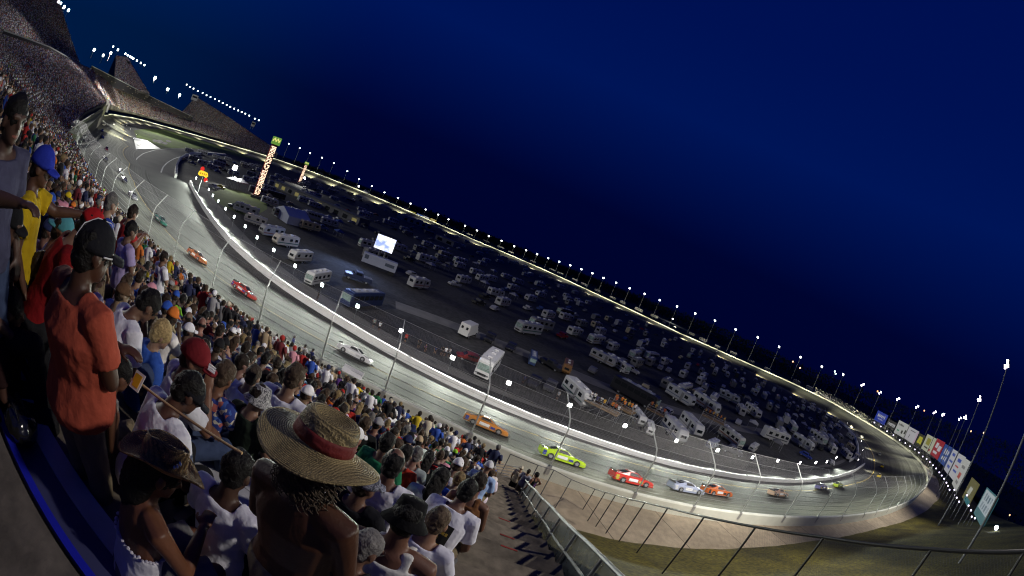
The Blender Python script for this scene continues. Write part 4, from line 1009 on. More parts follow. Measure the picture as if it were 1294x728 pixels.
def bucket_mesh():
    mb = MB(); mb.lathe([(.095, .005), (.150, -.045), (.152, -.040), (.100, .02), (.094, .07), (.083, .118), (.06, .128), (.01, .130)], n=26, sx=.95, sy=1.08); return mb.mesh('bucket_hat', M_cloth, True)
def straw_mesh():
    mb = MB()
    def wob(v, a): v.z += .012*math.cos(2*a)*(max(0, math.hypot(v.x, v.y)-.1)/.1); return v
    mb.lathe([(.10, .012), (.15, .004), (.195, .0), (.205, .008), (.196, .012), (.15, .016), (.104, .024), (.098, .07), (.088, .118), (.07, .128), (.045, .116), (.01, .110)], n=36, sx=.93, sy=1.05, wob=wob); return mb.mesh('straw_hat', M_straw, True)
def straw_material(name, c1, c2):
    mt, nt, b = newmat(name); L = nt.links.new; tc = nd(nt, 'ShaderNodeTexCoord')
    w1 = nd(nt, 'ShaderNodeTexWave'); w1.wave_type = 'RINGS'; w1.rings_direction = 'Z'; w1.inputs['Scale'].default_value = 46; w1.inputs['Distortion'].default_value = 3.5; w1.inputs['Detail'].default_value = 3; w1.inputs['Detail Scale'].default_value = 3; L(tc.outputs['Object'], w1.inputs['Vector'])
    v = nd(nt, 'ShaderNodeTexVoronoi'); v.inputs['Scale'].default_value = 130; L(tc.outputs['Object'], v.inputs['Vector'])
    n = nd(nt, 'ShaderNodeTexNoise'); n.inputs['Scale'].default_value = 14; n.inputs['Detail'].default_value = 6; L(tc.outputs['Object'], n.inputs['Vector'])
    m1 = nd(nt, 'ShaderNodeMath', operation='MULTIPLY'); L(w1.outputs['Fac'], m1.inputs[0]); L(v.outputs['Distance'], m1.inputs[1])
    m2 = nd(nt, 'ShaderNodeMath', operation='MULTIPLY_ADD'); m2.inputs[1].default_value = .9; L(n.outputs['Fac'], m2.inputs[0]); L(m1.outputs[0], m2.inputs[2])
    rp = nd(nt, 'ShaderNodeValToRGB'); e = rp.color_ramp.elements; e[0].position = .35; e[0].color = (*c1, 1); e[1].position = .85; e[1].color = (*c2, 1); L(m2.outputs[0], rp.inputs['Fac'])
    L(rp.outputs['Color'], b.inputs['Base Color']); b.inputs['Roughness'].default_value = .7
    bp = nd(nt, 'ShaderNodeBump'); bp.inputs['Strength'].default_value = .9; bp.inputs['Distance'].default_value = .006; L(m1.outputs[0], bp.inputs['Height']); L(bp.outputs['Normal'], b.inputs['Normal']); return mt
M_straw = straw_material('straw_weave', (.06, .043, .015), (.34, .26, .115))
for nm, fn in (('hair', hair_short), ('long_hair', hair_long), ('bald_hair', hair_bald), ('cap', cap_mesh), ('bucket_hat', bucket_mesh), ('straw_hat', straw_mesh)):
    me = fn(); HEAD[nm] = me
    if not me.materials: me.materials.append(M_hairm)
SKINS = [(.34, .19, .12), (.40, .235, .15), (.28, .15, .09), (.22, .115, .07), (.45, .27, .18), (.10, .055, .035), (.37, .21, .14)]
HAIRC = {'black': (.012, .010, .009), 'dark brown': (.035, .022, .014), 'brown': (.085, .05, .028), 'grey': (.26, .25, .23), 'blond': (.38, .27, .12)}
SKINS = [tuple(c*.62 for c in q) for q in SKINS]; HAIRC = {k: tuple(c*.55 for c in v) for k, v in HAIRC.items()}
CLOTHC = {'white': (.78, .78, .80), 'black': (.012, .012, .014), 'navy': (.018, .025, .075), 'red': (.42, .025, .02), 'grey': (.30, .30, .31), 'blue': (.03, .09, .42), 'light blue': (.30, .42, .65), 'dark red': (.16, .02, .025), 'green': (.02, .16, .06), 'tan': (.42, .32, .20), 'yellow': (.62, .46, .02), 'orange': (.62, .17, .03), 'purple': (.11, .04, .22), 'pink': (.62, .28, .34), 'lime green': (.28, .62, .04), 'brown': (.10, .055, .03), 'cream': (.62, .56, .42), 'teal': (.06, .30, .30)}
PANTC = {'jeans': (.045, .065, .13), 'khaki': (.20, .16, .10), 'dark': (.014, .014, .016), 'grey': (.16, .16, .165)}
POSES = {
 'stand_down': Pose(arms=('down', 'down'), head=(8, 5)), 'stand_fold': Pose(arms=('fold', 'fold'), head=(6, -8), lean=3), 'stand_hips': Pose(arms=('hips', 'down'), head=(5, 15), step=.06),
 'stand_shade': Pose(arms=('shade', 'shade'), head=(2, 0), lean=2), 'stand_clap': Pose(arms=('clap', 'clap'), head=(8, 10), lean=5), 'stand_up': Pose(arms=('up', 'down'), head=(-2, 0), lean=2),
 'sit_lap': Pose(sit=True, lean=8, arms=('lap', 'lap'), head=(8, -10)), 'sit_lean': Pose(sit=True, lean=26, arms=('knee', 'knee'), head=(-8, 6)), 'sit_chin': Pose(sit=True, lean=16, arms=('chin', 'lap'), head=(6, 18)), 'sit_fold': Pose(sit=True, lean=5, arms=('fold', 'fold'), head=(4, -25))}
PM = {}
def proto(pose, what):
    k = (pose, what)
    if k not in PM:
        P = POSES[pose]
        PM[k] = {'body': lambda: body_mesh(P), 'tee': lambda: shirt_mesh(P, 'tee', seed=len(PM)), 'tank': lambda: shirt_mesh(P, 'tank', seed=len(PM)), 'jeans': lambda: pants_mesh(P, 'jeans'), 'shorts': lambda: pants_mesh(P, 'shorts'), 'shoes': lambda: shoes_mesh(P)}[what]()
    return PM[k]
def make_person(P, meshes, loc, az, scale, skin, label, group=None, head=None, cat='person'):
    """meshes: list of (name, mesh, colour); the body is the first. head: list of (name, mesh, colour, head-space matrix)."""
    b = bpy.data.objects.new('person', meshes[0][1]); C.objects.link(b)
    b.location = loc; b.rotation_euler = (0, 0, -R(az)); b.scale = (scale,)*3; paint(b, skin); tag(b, label, cat, group)
    for nm, me, col in meshes[1:]:
        paint(link(nm, me, b), col)
    hat = any(q[0] in ('cap', 'bucket_hat', 'straw_hat', 'visor') for q in (head or []))
    for nm, me, col, mt in (head or []):
        if hat and nm == 'hair': mt = (mt or Matrix.Identity(4)) @ Matrix.Scale(.91, 4)
        o = paint(link(nm, me, b), col); o.matrix_local = P.H @ (mt or Matrix.Identity(4))
    return b

# ------------------------------------------------------------------ the near grandstand
FE = [Vector((7.5, 24.25, 8)), Vector((2.30, 24.65, 8)), Vector((-4, 25.15, 8)), Vector((-10, 25.6, 8)), Vector((-22.4, 27.0, 8)), Vector((-42, 30.5, 8)), Vector((-70, 37, 8))]
fes = np.array([0]+list(np.cumsum([(b-a).length for a, b in zip(FE[:-1], FE[1:])])))
def fe_at(s):
    i = min(max(int(np.searchsorted(fes, s))-1, 0), len(FE)-2)
    t = (s-fes[i])/(fes[i+1]-fes[i]); p = FE[i].lerp(FE[i+1], t)
    def nr(j):
        j = min(max(j, 0), len(FE)-2); d = (FE[j+1]-FE[j]).normalized(); return Vector((d.y, -d.x, 0)) if d.x > 0 else Vector((-d.y*-1, d.x, 0)) 
    n0 = nr(i); n1 = nr(i+1) if t > .5 else nr(i-1); w = abs(t-.5)
    n = n0*(1-w)+n1*w; n.normalize()
    if n.y > 0: n = -n
    return p, n
ROW, RISE, NROW = .8, .4, 30
def row_z(k): return 20.0 - RISE*k
def row_pt(k, s, u=0.4):                 # u: distance in front of the riser at the back of tread k
    p, n = fe_at(s); q = p + n*((31-k)*ROW - u); q.z = row_z(k); return q
SMAX = fes[5]
def s_edge(k, u=.4):                      # where row k starts at the stairs' outer edge
    s = 0.0
    for _ in range(6):
        p = row_pt(k, s, u); s += p.x - (1.75 + .115*max(p.y, -3))
        s = max(s, 0.0)
    return s
NS = 44
def ss_row(k): a = s_edge(k); return [a + (SMAX-a)*(i/NS)**1.0 for i in range(NS+1)]
M_step = mat('stand_tread_concrete', (.135, .115, .088), .9, 0, .35, .9, .35, 14, var2=.3, scale2=5)
mb = MB(); KT = list(range(-28, NROW+1))
for k in KT:
    ss = ss_row(k)
    for si in range(NS):
        a, b = row_pt(k, ss[si], 0.0), row_pt(k, ss[si+1], 0.0); c, d = row_pt(k, ss[si+1], ROW), row_pt(k, ss[si], ROW)
        mb.add([a, b, c, d], [(0, 1, 2, 3)])
        dn = Vector((0, 0, -RISE if k < NROW else -1.1)); mb.add([d, c, c+dn, d+dn], [(0, 1, 2, 3)])
prof = [row_pt(k, s_edge(k), u) for k in KT for u in (0.0, ROW)]
for i in range(len(prof)-1):
    a, b = prof[i], prof[i+1]; mb.add([a, b, Vector((b.x, b.y, 6)), Vector((a.x, a.y, 6))], [(0, 1, 2, 3)])
stand = tag(mb.build('grandstand', M_step), 'stepped concrete grandstand full of people below the camera', 'grandstand')
M_alu = mat('bench_aluminium', (.42, .42, .45), .5, .0, .12, 4, .15, 30); M_blue = mat('bench_blue_paint', (.015, .02, .50), .45)
M_bluegrey = mat('bench_blue_grey', (.06, .065, .16), .5, .2)
def bench_run(k, s0, s1, n, du=0.0, dz=0.0):
    mb1, mb2, mb3 = MB(), MB(), MB(); r1 = []; r2 = []; r3 = []
    for i in range(n+1):
        s = s0+(s1-s0)*i/n
        def pp(u, z): q = row_pt(k, s, u+du); q.z += z+dz; return q
        r1.append([pp(.04, .40), pp(.22, .40), pp(.22, .435), pp(.04, .435)]); r2.append([pp(.223, .40), pp(.38, .40), pp(.38, .437), pp(.223, .437)])
        r3.append([pp(-.02, .36), pp(.035, .36), pp(.035, .47), pp(-.02, .47)])
    mb1.rings(r1); mb2.rings(r2); mb3.rings(r3); return mb1, mb2, mb3
B_ALL = []
mb = MB()
for k in range(2, NROW+1):
    a, b_, c = bench_run(k, s_edge(k)+(1.9 if k < 9 else 1.5), SMAX, 30)
    for q in (a, b_): mb.add(q.V, q.F)
seatb = mb.build('bench_planks', M_alu, stand)
a, b_, c = bench_run(1, s_edge(1)+1.5, 27, 30, -.70, .05)
q0 = row_pt(1, s_edge(1)+2.0); t = empty('bench', (q0.x, q0.y, q0.z)); tag(t, 'long aluminium bench with a blue backing rail running along the row at lower left', 'bench')
for nm, q, mm in (('seat', b_, M_alu), ('seat_back_plank', a, M_bluegrey), ('rail', c, M_blue)):
    o = q.build(nm, mm, t); o.location = -Vector(t.location)
mb = MB()
for i in range(14):
    p = row_pt(1, s_edge(1)+1.6+1.5*i, .2); mb.box(p+Vector((0, 0, .2)), (.06, .22, .4))
o = mb.build('bracket', M_pole, t); o.location = -Vector(t.location)

def camo_material(name, cols, sc):
    mt, nt, b = newmat(name); L = nt.links.new; tc = nd(nt, 'ShaderNodeTexCoord'); n = nd(nt, 'ShaderNodeTexNoise'); n.inputs['Scale'].default_value = sc; n.inputs['Detail'].default_value = 1.5; n.inputs['Distortion'].default_value = 1.2; L(tc.outputs['Object'], n.inputs['Vector'])
    rp = nd(nt, 'ShaderNodeValToRGB'); rp.color_ramp.interpolation = 'CONSTANT'; e = rp.color_ramp.elements; e[0].position = 0; e[0].color = (*cols[0], 1); e[1].position = .6; e[1].color = (*cols[-1], 1)
    for i, c in enumerate(cols[1:-1]): q = e.new(.42+.09*i); q.color = (*c, 1)
    L(n.outputs['Fac'], rp.inputs['Fac']); L(rp.outputs['Color'], b.inputs['Base Color']); b.inputs['Roughness'].default_value = .9; return mt
CAMO = HEAD['cap'].copy(); CAMO.materials.clear(); CAMO.materials.append(camo_material('grey_camouflage', [(.05, .055, .08), (.14, .15, .2), (.28, .29, .36), (.03, .03, .05)], 26))
CAMO_B = HEAD['bucket_hat'].copy(); CAMO_B.materials.clear(); CAMO_B.materials.append(camo_material('pale_camouflage', [(.12, .12, .13), (.3, .3, .3), (.5, .5, .48), (.08, .08, .09)], 24))
# ------------------------------------------------------------------ heroes: the people nearest the camera
HEROES = []
HP = []
def hero(px, py, s, pose, az, shirt, shirtc, label, pants='jeans', pantc='jeans', skin=(.30, .16, .10), heads=(), vox=.010, extra=None, scale=None, group=None, shoes=None, tank_amp=.008, curl=.6, seed=1, bulk=1.0):
    P = pose if isinstance(pose, Pose) else POSES[pose]; W3 = atr(px, py, s)
    hl = P.H.translation; k = None
    # feet on the tread below the head (allowing for the lean): scale the body to reach it within reason
    rot = Matrix.Rotation(-R(az), 3, 'Z'); off = rot @ Vector((hl.x, hl.y, 0)); foot = W3-off
    best = min(((abs((row_pt(r, sv, u).xy-foot.xy).length), r, sv) for r in range(-3, 31) for sv in [max(.0, 7.5-foot.x)] for u in (.4,)), key=lambda q: q[0])
    zt = row_z(best[1]); sc = (W3.z-zt)/hl.z
    sc2 = min(max(sc, .86), 1.10) if scale is None else scale
    loc = W3 - rot @ (hl*sc2)
    HP.append((loc.x, loc.y)); HEROES.append((label[:40], best[1], round(sc, 2)))
    if isinstance(pose, str) and vox >= .012:
        ms = [('person', proto(pose, 'body'), None)]
        if shirt: ms.append(('shirt', proto(pose, shirt), shirtc))
        ms.append(('trousers' if pants == 'jeans' else 'shorts', proto(pose, pants), PANTC[pantc]))
    else:
        ms = [('person', body_mesh(P, vox, curl=curl, bulk=bulk), None)]
        if shirt: ms.append(('shirt', shirt_mesh(P, shirt, vox, tank_amp, seed), shirtc))
        ms.append(('trousers' if pants == 'jeans' else 'shorts', pants_mesh(P, pants, .012, seed), PANTC[pantc]))
    if shoes: ms.append(('shoes', shoes_mesh(P), shoes))
    b = make_person(P, ms, loc, az, sc2, skin, label, group, [(n, HEAD[n] if isinstance(m_, str) or m_ is None else m_, c, mt) for n, m_, c, mt in heads])
    return b, P
def hd(kind, col, mt=None): return (kind, None, col, mt)
WHITE = CLOTHC['white']; BRN = (.22, .105, .055)
# the man in the straw hat, bare back
def curls(seed, n, r0, zlo, zhi, rad):
    r = random.Random(seed); mb = MB()
    for i in range(n):
        a = r.uniform(PI*.98, PI*2.02); z = r.uniform(zlo, zhi); rr = r0*r.uniform(.75, 1.15); p = Vector((rr*math.cos(a)*1.0, rr*math.sin(a)*1.1-.01, z)); pts = []; ph = r.uniform(0, 6.3); ln = r.uniform(.04, .09); cr = r.uniform(.008, .016)
        out = Vector((math.cos(a), math.sin(a), 0))
        for q in range(9):
            t = q/8; pts.append(p + out*(.03*t + cr*math.cos(ph+t*9)) + Vector((-out.y, out.x, 0))*cr*math.sin(ph+t*9) - Vector((0, 0, ln*t)))
        mb.tube(pts, [rad*r.uniform(.7, 1.2)]*8+[rad*.4], 5)
    return mb
pose = Pose(lean=7, arms=('lap', 'lap'), head=(2, 4), heavy=1.22, twist=-4)
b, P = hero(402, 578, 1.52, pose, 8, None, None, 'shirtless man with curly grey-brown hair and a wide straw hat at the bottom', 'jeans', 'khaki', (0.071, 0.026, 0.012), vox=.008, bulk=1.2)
mb = MB(); mb.ell((0, -.03, .0), (.094, .10, .10), None, 20, 12); mb.tube([(0, -.06, -.02), (0, -.085, -.08), (0, -.09, -.12)], [(.10, .055), (.105, .05), (.08, .035)], 16, rnd_ends=True)
hm = noisy(remesh(mb, .009, 1, 'hair'), .013, 24); hm.materials.append(M_hairm); o = paint(link('hair', hm, b), (.050, .036, .026)); o.matrix_local = P.H
cm = curls(5, 300, .100, -.10, .02, .0028).mesh('hair_curls', M_hairm, True); o2 = paint(link('hair_curls', cm, o), (.085, .062, .042))
def wob(v, a): v.z += .020*math.cos(2*a+.3)*(max(0, math.hypot(v.x, v.y)-.1)/.1) - .012*max(0, math.hypot(v.x, v.y)-.12)/.08; return v
mb = MB(); mb.lathe([(.101, .010), (.13, .006), (.17, .000), (.200, -.004), (.212, .000), (.2125, .006), (.205, .009), (.17, .010), (.13, .016), (.108, .024), (.104, .055), (.100, .085), (.094, .112), (.086, .124), (.074, .127), (.062, .120), (.05, .113), (.03, .108), (.005, .107)], n=64, sx=.95, sy=1.06, wob=wob)
HM = Matrix.Translation((0, -.01, .052)) @ Euler((R(-9), R(4), 0)).to_matrix().to_4x4() @ Matrix.Diagonal((1.2, 1.2, 1.08, 1))
hat = link('straw_hat', mb.mesh('straw_hat', M_straw, True), b); hat.matrix_local = P.H @ HM
mb = MB(); mb.lathe([(.1045, .026), (.1085, .028), (.1075, .045), (.106, .060), (.1045, .073), (.1005, .074)], n=64, sx=.95, sy=1.06)
rb = mat('hat_band_red', (.16, .014, .014), .7, 0, .2, 14, .5, 30); link('hat_band', mb.mesh('hat_band', rb, True), hat)
# the man in the orange-red shirt
pose = Pose(lean=4, side=0, arms=('fold', 'fold'), head=(12, -14), heavy=1.36)
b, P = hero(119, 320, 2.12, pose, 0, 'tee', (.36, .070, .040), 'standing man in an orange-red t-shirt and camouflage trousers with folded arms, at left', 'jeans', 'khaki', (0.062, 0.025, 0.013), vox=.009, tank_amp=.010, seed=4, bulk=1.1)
cap = paint(link('cap', HEAD['cap'], b), (.012, .012, .016)); cap.matrix_local = P.H @ Matrix.Scale(1.06, 4)
mb = MB(); mb.tube([Vector((.092*math.cos(a), -.010+.114*math.sin(a), .020)) for a in np.linspace(.25, PI-.25, 16)], .0035, 6); mb.tube([(0, -.119, .035), (0, -.10, .09), (0, -.045, .13), (0, .03, .134), (0, .085, .085)], .0025, 5); paint(mb.build('cap_piping', M_cloth, cap), (.7, .7, .7))
o = paint(link('hair', HEAD['hair'], b), HAIRC['black']); o.matrix_local = P.H @ Matrix.Translation((0, -.004, -.008))
# the woman in the brown cowboy hat
pose = Pose(sit=True, lean=18, side=-4, arms=('clap', 'lap'), head=(10, -18))
b, P = hero(203, 597, 1.90, pose, 26, 'tank', (.60, .60, .66), 'woman with bare brown shoulders in a brown cowboy hat and white lace-hemmed top, lower left', 'shorts', 'grey', (.15, .058, .028), vox=.008, scale=.98, seed=6)
sm = [k for k in KIDS[b.name] if k.name.startswith('shirt')][0]
mb = MB(); torso_rings(mb, P, .012, -.12, .26); me = remesh(mb, .010, 2, 'top', .004, 9); me.materials.append(M_cloth); sm.data = me
M_brim = straw_material('brown_straw', (.10, .042, .010), (.52, .26, .07))
def cwob(v, a):
    r_ = math.hypot(v.x, v.y); f = max(0, r_-.105)/.09; v.z += .075*f*abs(math.cos(a))**2.2 - .022*f*abs(math.sin(a))**2
    if v.z > .10 and r_ < .085: v.z -= .030*math.exp(-(v.x/.03)**2)
    return v
mb = MB(); mb.lathe([(.098, .010), (.14, .004), (.18, .0), (.192, .003), (.19, .009), (.16, .012), (.12, .016), (.104, .026), (.100, .07), (.092, .112), (.074, .126), (.045, .122), (.005, .118)], n=56, sx=.86, sy=1.12, wob=cwob)
hat = link('cowboy_hat', mb.mesh('cowboy_hat', M_brim, True), b); hat.matrix_local = P.H @ Tm((0, -.01, .045), 6, -6, 0)
mb = MB()
for k in range(6): mb.ell((.085+.012*math.cos(k*PI/3), .045+.012*math.sin(k*PI/3), .062+.014*math.sin(k*PI/3)), (.009, .006, .007), nu=8, nv=5)
link('hat_flower', mb.mesh('hat_flower', M_white, True), hat)
o = paint(link('long_hair', HEAD['long_hair'], b), HAIRC['black']); o.matrix_local = P.H
mb = MB()
for k in range(44):
    a = 2*PI*k/44; p = P.T @ Vector(((.158+.014)*math.cos(a), (.112+.014)*math.sin(a)-.002, .255+.008*math.sin(k*2.4))); mb.ell(p, (.011, .011, .008), nu=6, nv=4)
paint(mb.build('lace_trim', M_cloth, sm), (.62, .60, .66))
# row of people in front
E_ = lambda *a, **k: hero(*a, **k)
E_(300, 596, 2.35, Pose(sit=True, lean=14, arms=('lap', 'lap'), head=(10, 0)), 6, 'tee', (.72, .72, .80), 'person in a white ringer t-shirt sitting between the cowboy hat and the straw hat', 'shorts', 'dark', (0.062, 0.030, 0.018), [hd('hair', HAIRC['black'])], scale=1.0, seed=8)
E_(463, 614, 2.75, Pose(arms=('fold', 'lap'), head=(10, -30), lean=4), 14, 'tee', (.014, .014, .018), 'man in a black shirt and grey camouflage cap right of the straw hat', 'jeans', 'dark', (0.161, 0.084, 0.054), [('cap', CAMO, (1, 1, 1), Matrix.Scale(1.05, 4)), hd('hair', HAIRC['dark brown'], Matrix.Translation((0, 0, -.012)))], seed=9)
E_(497, 585, 3.05, Pose(arms=('lap', 'lap'), head=(14, 10), lean=6, heavy=1.08), 8, 'tee', (.74, .74, .80), 'balding man in a white ringer t-shirt beside the grey camouflage cap', 'jeans', 'jeans', (0.155, 0.075, 0.048), [hd('hair', HAIRC['black'], Tm((0, .000, -.026)))], seed=10)
E_(514, 655, 2.35, Pose(sit=True, lean=10, arms=('lap', 'lap'), head=(4, 0), heavy=1.15), 6, 'tank', (.72, .72, .68), 'man in a white tank top and black bucket hat at the bottom of the picture', 'shorts', 'khaki', (0.167, 0.078, 0.048), [('bucket_hat', 'x', (.008, .008, .009), Tm((0, -.005, .01), -12, 0, 0) @ Matrix.Scale(.86, 4)), hd('hair', HAIRC['black'])], seed=11)
b, P = E_(463, 693, 2.15, Pose(sit=True, lean=12, arms=('lap', 'lap'), head=(12, -25)), 20, 'tee', (.03, .03, .035), 'grey-haired person with glasses at the bottom edge, half hidden by the straw hat man', 'shorts', 'dark', (0.161, 0.084, 0.054), [hd('hair', (.20, .19, .18))], seed=12)
mb = MB()
for sg in (-1, 1):
    mb.tube([Vector((sg*.033+.022*math.cos(a), .098, .010+.018*math.sin(a))) for a in np.linspace(0, 2*PI, 12)], .002, 5); mb.tube([(sg*.055, .095, .012), (sg*.080, .0, .012)], .002, 5)
o = mb.build('glasses', M_black, b); o.matrix_local = P.H
E_(552, 660, 3.0, Pose(sit=True, lean=18, arms=('knee', 'lap'), head=(10, 4)), 16, 'tee', (.72, .72, .80), 'boy with short light brown hair in a white t-shirt beside the black bucket hat', 'shorts', 'khaki', (.30, .165, .10), [hd('hair', (.11, .075, .045))], scale=.95, seed=13, shoes=(.7, .7, .72))
b, P = E_(589, 622, 3.85, Pose(sit=True, lean=34, arms=('knee', 'knee'), head=(-6, 10), heavy=1.06), 18, 'tee', (.76, .76, .82), 'person leaning forward in a white t-shirt with a black and gold print on the back', 'shorts', 'khaki', (0.167, 0.084, 0.054), [hd('hair', HAIRC['black'])], seed=14, shoes=(.1, .1, .1))
def back_print(b, P, cells, z0, z1, w, seed):
    r = random.Random(seed); hv = P.heavy; sh = [k for k in KIDS[b.name] if k.name.startswith('shirt')][0]
    for nm, cols in cells:
        mb = MB()
        for (cx, cz, sx, sz) in cols:
            n = 5; top = []; bot = []
            for q in range(n+1):
                x = cx - sx/2 + sx*q/n
                for zz, lst in ((cz-sz/2, bot), (cz+sz/2, top)):
                    ry = float(np.interp(zz, [t[0] for t in TORSO], [t[2] for t in TORSO]))*hv + .030; rx = float(np.interp(zz, [t[0] for t in TORSO], [t[1] for t in TORSO]))*hv+.028
                    lst.append(P.T @ Vector((x, -ry*math.sqrt(max(.05, 1-(x/rx)**2)), zz)))
            for q in range(n): mb.add([bot[q], bot[q+1], top[q+1], top[q]], [(0, 1, 2, 3)])
        o = mb.build('shirt_print', mat('print_%s' % nm, PRINTC[nm], .8), sh)
PRINTC = {'black': (.015, .014, .012), 'gold': (.45, .30, .04), 'red': (.45, .04, .03), 'white': (.75, .75, .75), 'green': (.05, .2, .08)}
back_print(b, P, [('black', [(.0, .24, .22, .20)]), ('gold', [(-.04, .30, .10, .025), (.05, .25, .08, .03), (-.03, .19, .12, .03), (.02, .13, .18, .025)])], .1, .35, .2, 1)
E_(604, 611, 5.0, Pose(sit=True, lean=20, arms=('lap', 'lap'), head=(6, 0)), 10, 'tank', (.17, .075, .03), 'dark-haired person in a tan brown top sitting by the stairs', 'shorts', 'dark', (0.149, 0.072, 0.042), [hd('hair', HAIRC['dark brown'])], vox=.012, seed=15)
E_(489, 560, 4.1, 'stand_down', 6, 'tee', (.02, .18, .08), 'person in a green t-shirt just behind the straw hat brim', 'jeans', 'jeans', SKINS[0], [hd('hair', HAIRC['black'])], vox=.012)
E_(512, 574, 4.5, Pose(arms=('lap', 'lap'), lean=14, head=(4, 12)), 12, 'tee', (.46, .04, .02), 'dark-haired man in a bright red t-shirt, right of the green t-shirt', 'jeans', 'jeans', SKINS[3], [hd('hair', HAIRC['black'])], vox=.012, seed=16)
b, P = E_(556, 606, 4.4, Pose(sit=True, lean=16, arms=('clap', 'lap'), head=(6, 0)), 10, 'tee', (.70, .68, .72), 'long black-haired woman in a white printed t-shirt, above the boy', 'shorts', 'dark', SKINS[2], [hd('long_hair', HAIRC['black'])], vox=.012, seed=17)
b, P = E_(578, 588, 6.4, Pose(sit=True, lean=22, arms=('knee', 'knee'), head=(2, 0)), 10, 'tee', (.76, .76, .8), 'person in a white cap and white t-shirt with a flower print', 'shorts', 'khaki', SKINS[1], [hd('cap', WHITE), hd('hair', HAIRC['brown'], Matrix.Translation((0, 0, -.012)))], vox=.012, seed=18)
back_print(b, P, [('red', [(0, .28, .12, .10)]), ('green', [(-.06, .22, .08, .06), (.07, .22, .06, .05)])], .1, .3, .1, 2)
E_(617, 590, 8.2, 'sit_lean', 14, 'tee', (.30, .42, .66), 'person in a light blue t-shirt and pale cap at the row end by the stairs', 'shorts', 'khaki', SKINS[0], [hd('cap', (.6, .6, .62))], vox=.012)
# left part of the rows
E_(53, 212, 3.2, Pose(arms=('down', 'fwd'), head=(10, -15), lean=3), 24, 'tee', (.50, .34, .012), 'man in a bright yellow t-shirt and royal blue cap at the left edge', 'jeans', 'dark', (0.099, 0.048, 0.030), [('cap', 'x', (.02, .035, .34), Matrix.Scale(1.08, 4)), hd('hair', HAIRC['black'], Matrix.Translation((0, 0, -.012)))], vox=.010, seed=20, scale=1.02)
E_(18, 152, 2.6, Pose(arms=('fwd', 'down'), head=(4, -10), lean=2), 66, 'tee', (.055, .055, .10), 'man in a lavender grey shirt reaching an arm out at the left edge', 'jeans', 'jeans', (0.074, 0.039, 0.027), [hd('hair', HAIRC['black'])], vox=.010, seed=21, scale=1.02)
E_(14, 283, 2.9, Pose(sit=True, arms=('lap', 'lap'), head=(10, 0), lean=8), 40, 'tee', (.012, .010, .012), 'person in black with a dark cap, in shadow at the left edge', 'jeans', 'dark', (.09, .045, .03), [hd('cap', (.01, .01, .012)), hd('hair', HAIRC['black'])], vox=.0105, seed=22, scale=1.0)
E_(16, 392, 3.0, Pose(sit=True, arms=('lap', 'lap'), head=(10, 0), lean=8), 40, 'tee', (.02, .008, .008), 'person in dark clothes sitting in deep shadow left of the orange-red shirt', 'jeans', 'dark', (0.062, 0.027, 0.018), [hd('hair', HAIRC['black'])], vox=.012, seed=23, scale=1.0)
E_(52, 345, 3.3, 'sit_lap', 30, 'tee', (.30, .33, .52), 'person in a pale blue-grey t-shirt behind the orange-red shirt', 'jeans', 'jeans', SKINS[3], [hd('hair', HAIRC['dark brown'])], vox=.012)
E_(76, 268, 5.2, 'stand_fold', 20, 'tank', (.55, .3, .32), 'woman in a pink sun hat and pink top', 'shorts', 'khaki', SKINS[1], [hd('bucket_hat', (.62, .26, .33)), hd('long_hair', HAIRC['brown'])], vox=.012)
E_(78, 292, 4.0, Pose(sit=True, lean=14, arms=('lap', 'lap'), head=(6, -10)), 20, 'tank', (.66, .66, .7), 'person in a white tank top and a teal cap below the pink sun hat', 'shorts', 'jeans', (0.149, 0.066, 0.036), [hd('cap', (.07, .26, .30), Matrix.Rotation(PI, 4, 'Z')), hd('hair', HAIRC['dark brown'], Matrix.Translation((0, 0, -.012)))], vox=.012, seed=24)
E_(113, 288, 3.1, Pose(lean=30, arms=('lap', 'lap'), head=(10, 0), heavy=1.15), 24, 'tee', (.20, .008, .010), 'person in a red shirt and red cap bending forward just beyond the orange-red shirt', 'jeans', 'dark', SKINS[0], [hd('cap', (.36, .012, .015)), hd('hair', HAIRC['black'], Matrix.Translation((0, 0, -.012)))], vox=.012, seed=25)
E_(141, 258, 6.0, 'stand_down', 16, 'tee', (.03, .07, .42), 'grey-haired man in a royal blue t-shirt', 'jeans', 'khaki', SKINS[4], [hd('hair', HAIRC['grey'])], vox=.012)
E_(166, 292, 6.6, 'stand_fold', 12, 'tee', (.34, .28, .48), 'person in a lavender t-shirt standing left of the white shirt with jeans', 'jeans', 'jeans', SKINS[3], [hd('hair', HAIRC['black'])], vox=.012)
E_(168, 270, 7.6, 'stand_clap', 12, 'tee', (.40, .03, .03), 'person in a red t-shirt in front of the lavender t-shirt', 'jeans', 'jeans', SKINS[0], [hd('hair', HAIRC['dark brown'])], vox=.012)
b, P = E_(208, 326, 9.5, Pose(arms=('fold', 'fold'), head=(6, -20), step=.05), 12, 'tee', (.74, .74, .80), 'standing man in a white printed t-shirt and blue jeans, taller than those around him', 'jeans', 'jeans', SKINS[0], [hd('hair', HAIRC['dark brown'])], vox=.012, seed=26)
back_print(b, P, [('red', [(0, .30, .18, .06)]), ('black', [(0, .22, .2, .05)])], 0, 0, 0, 3)
E_(187, 387, 3.7, Pose(sit=True, lean=36, arms=('knee', 'knee'), head=(14, -6), heavy=1.1), 22, 'tee', (.70, .70, .76), 'dark-haired man hunched forward in a white t-shirt beside the orange-red shirt', 'jeans', 'jeans', SKINS[3], [hd('hair', HAIRC['black'])], vox=.012, seed=27)
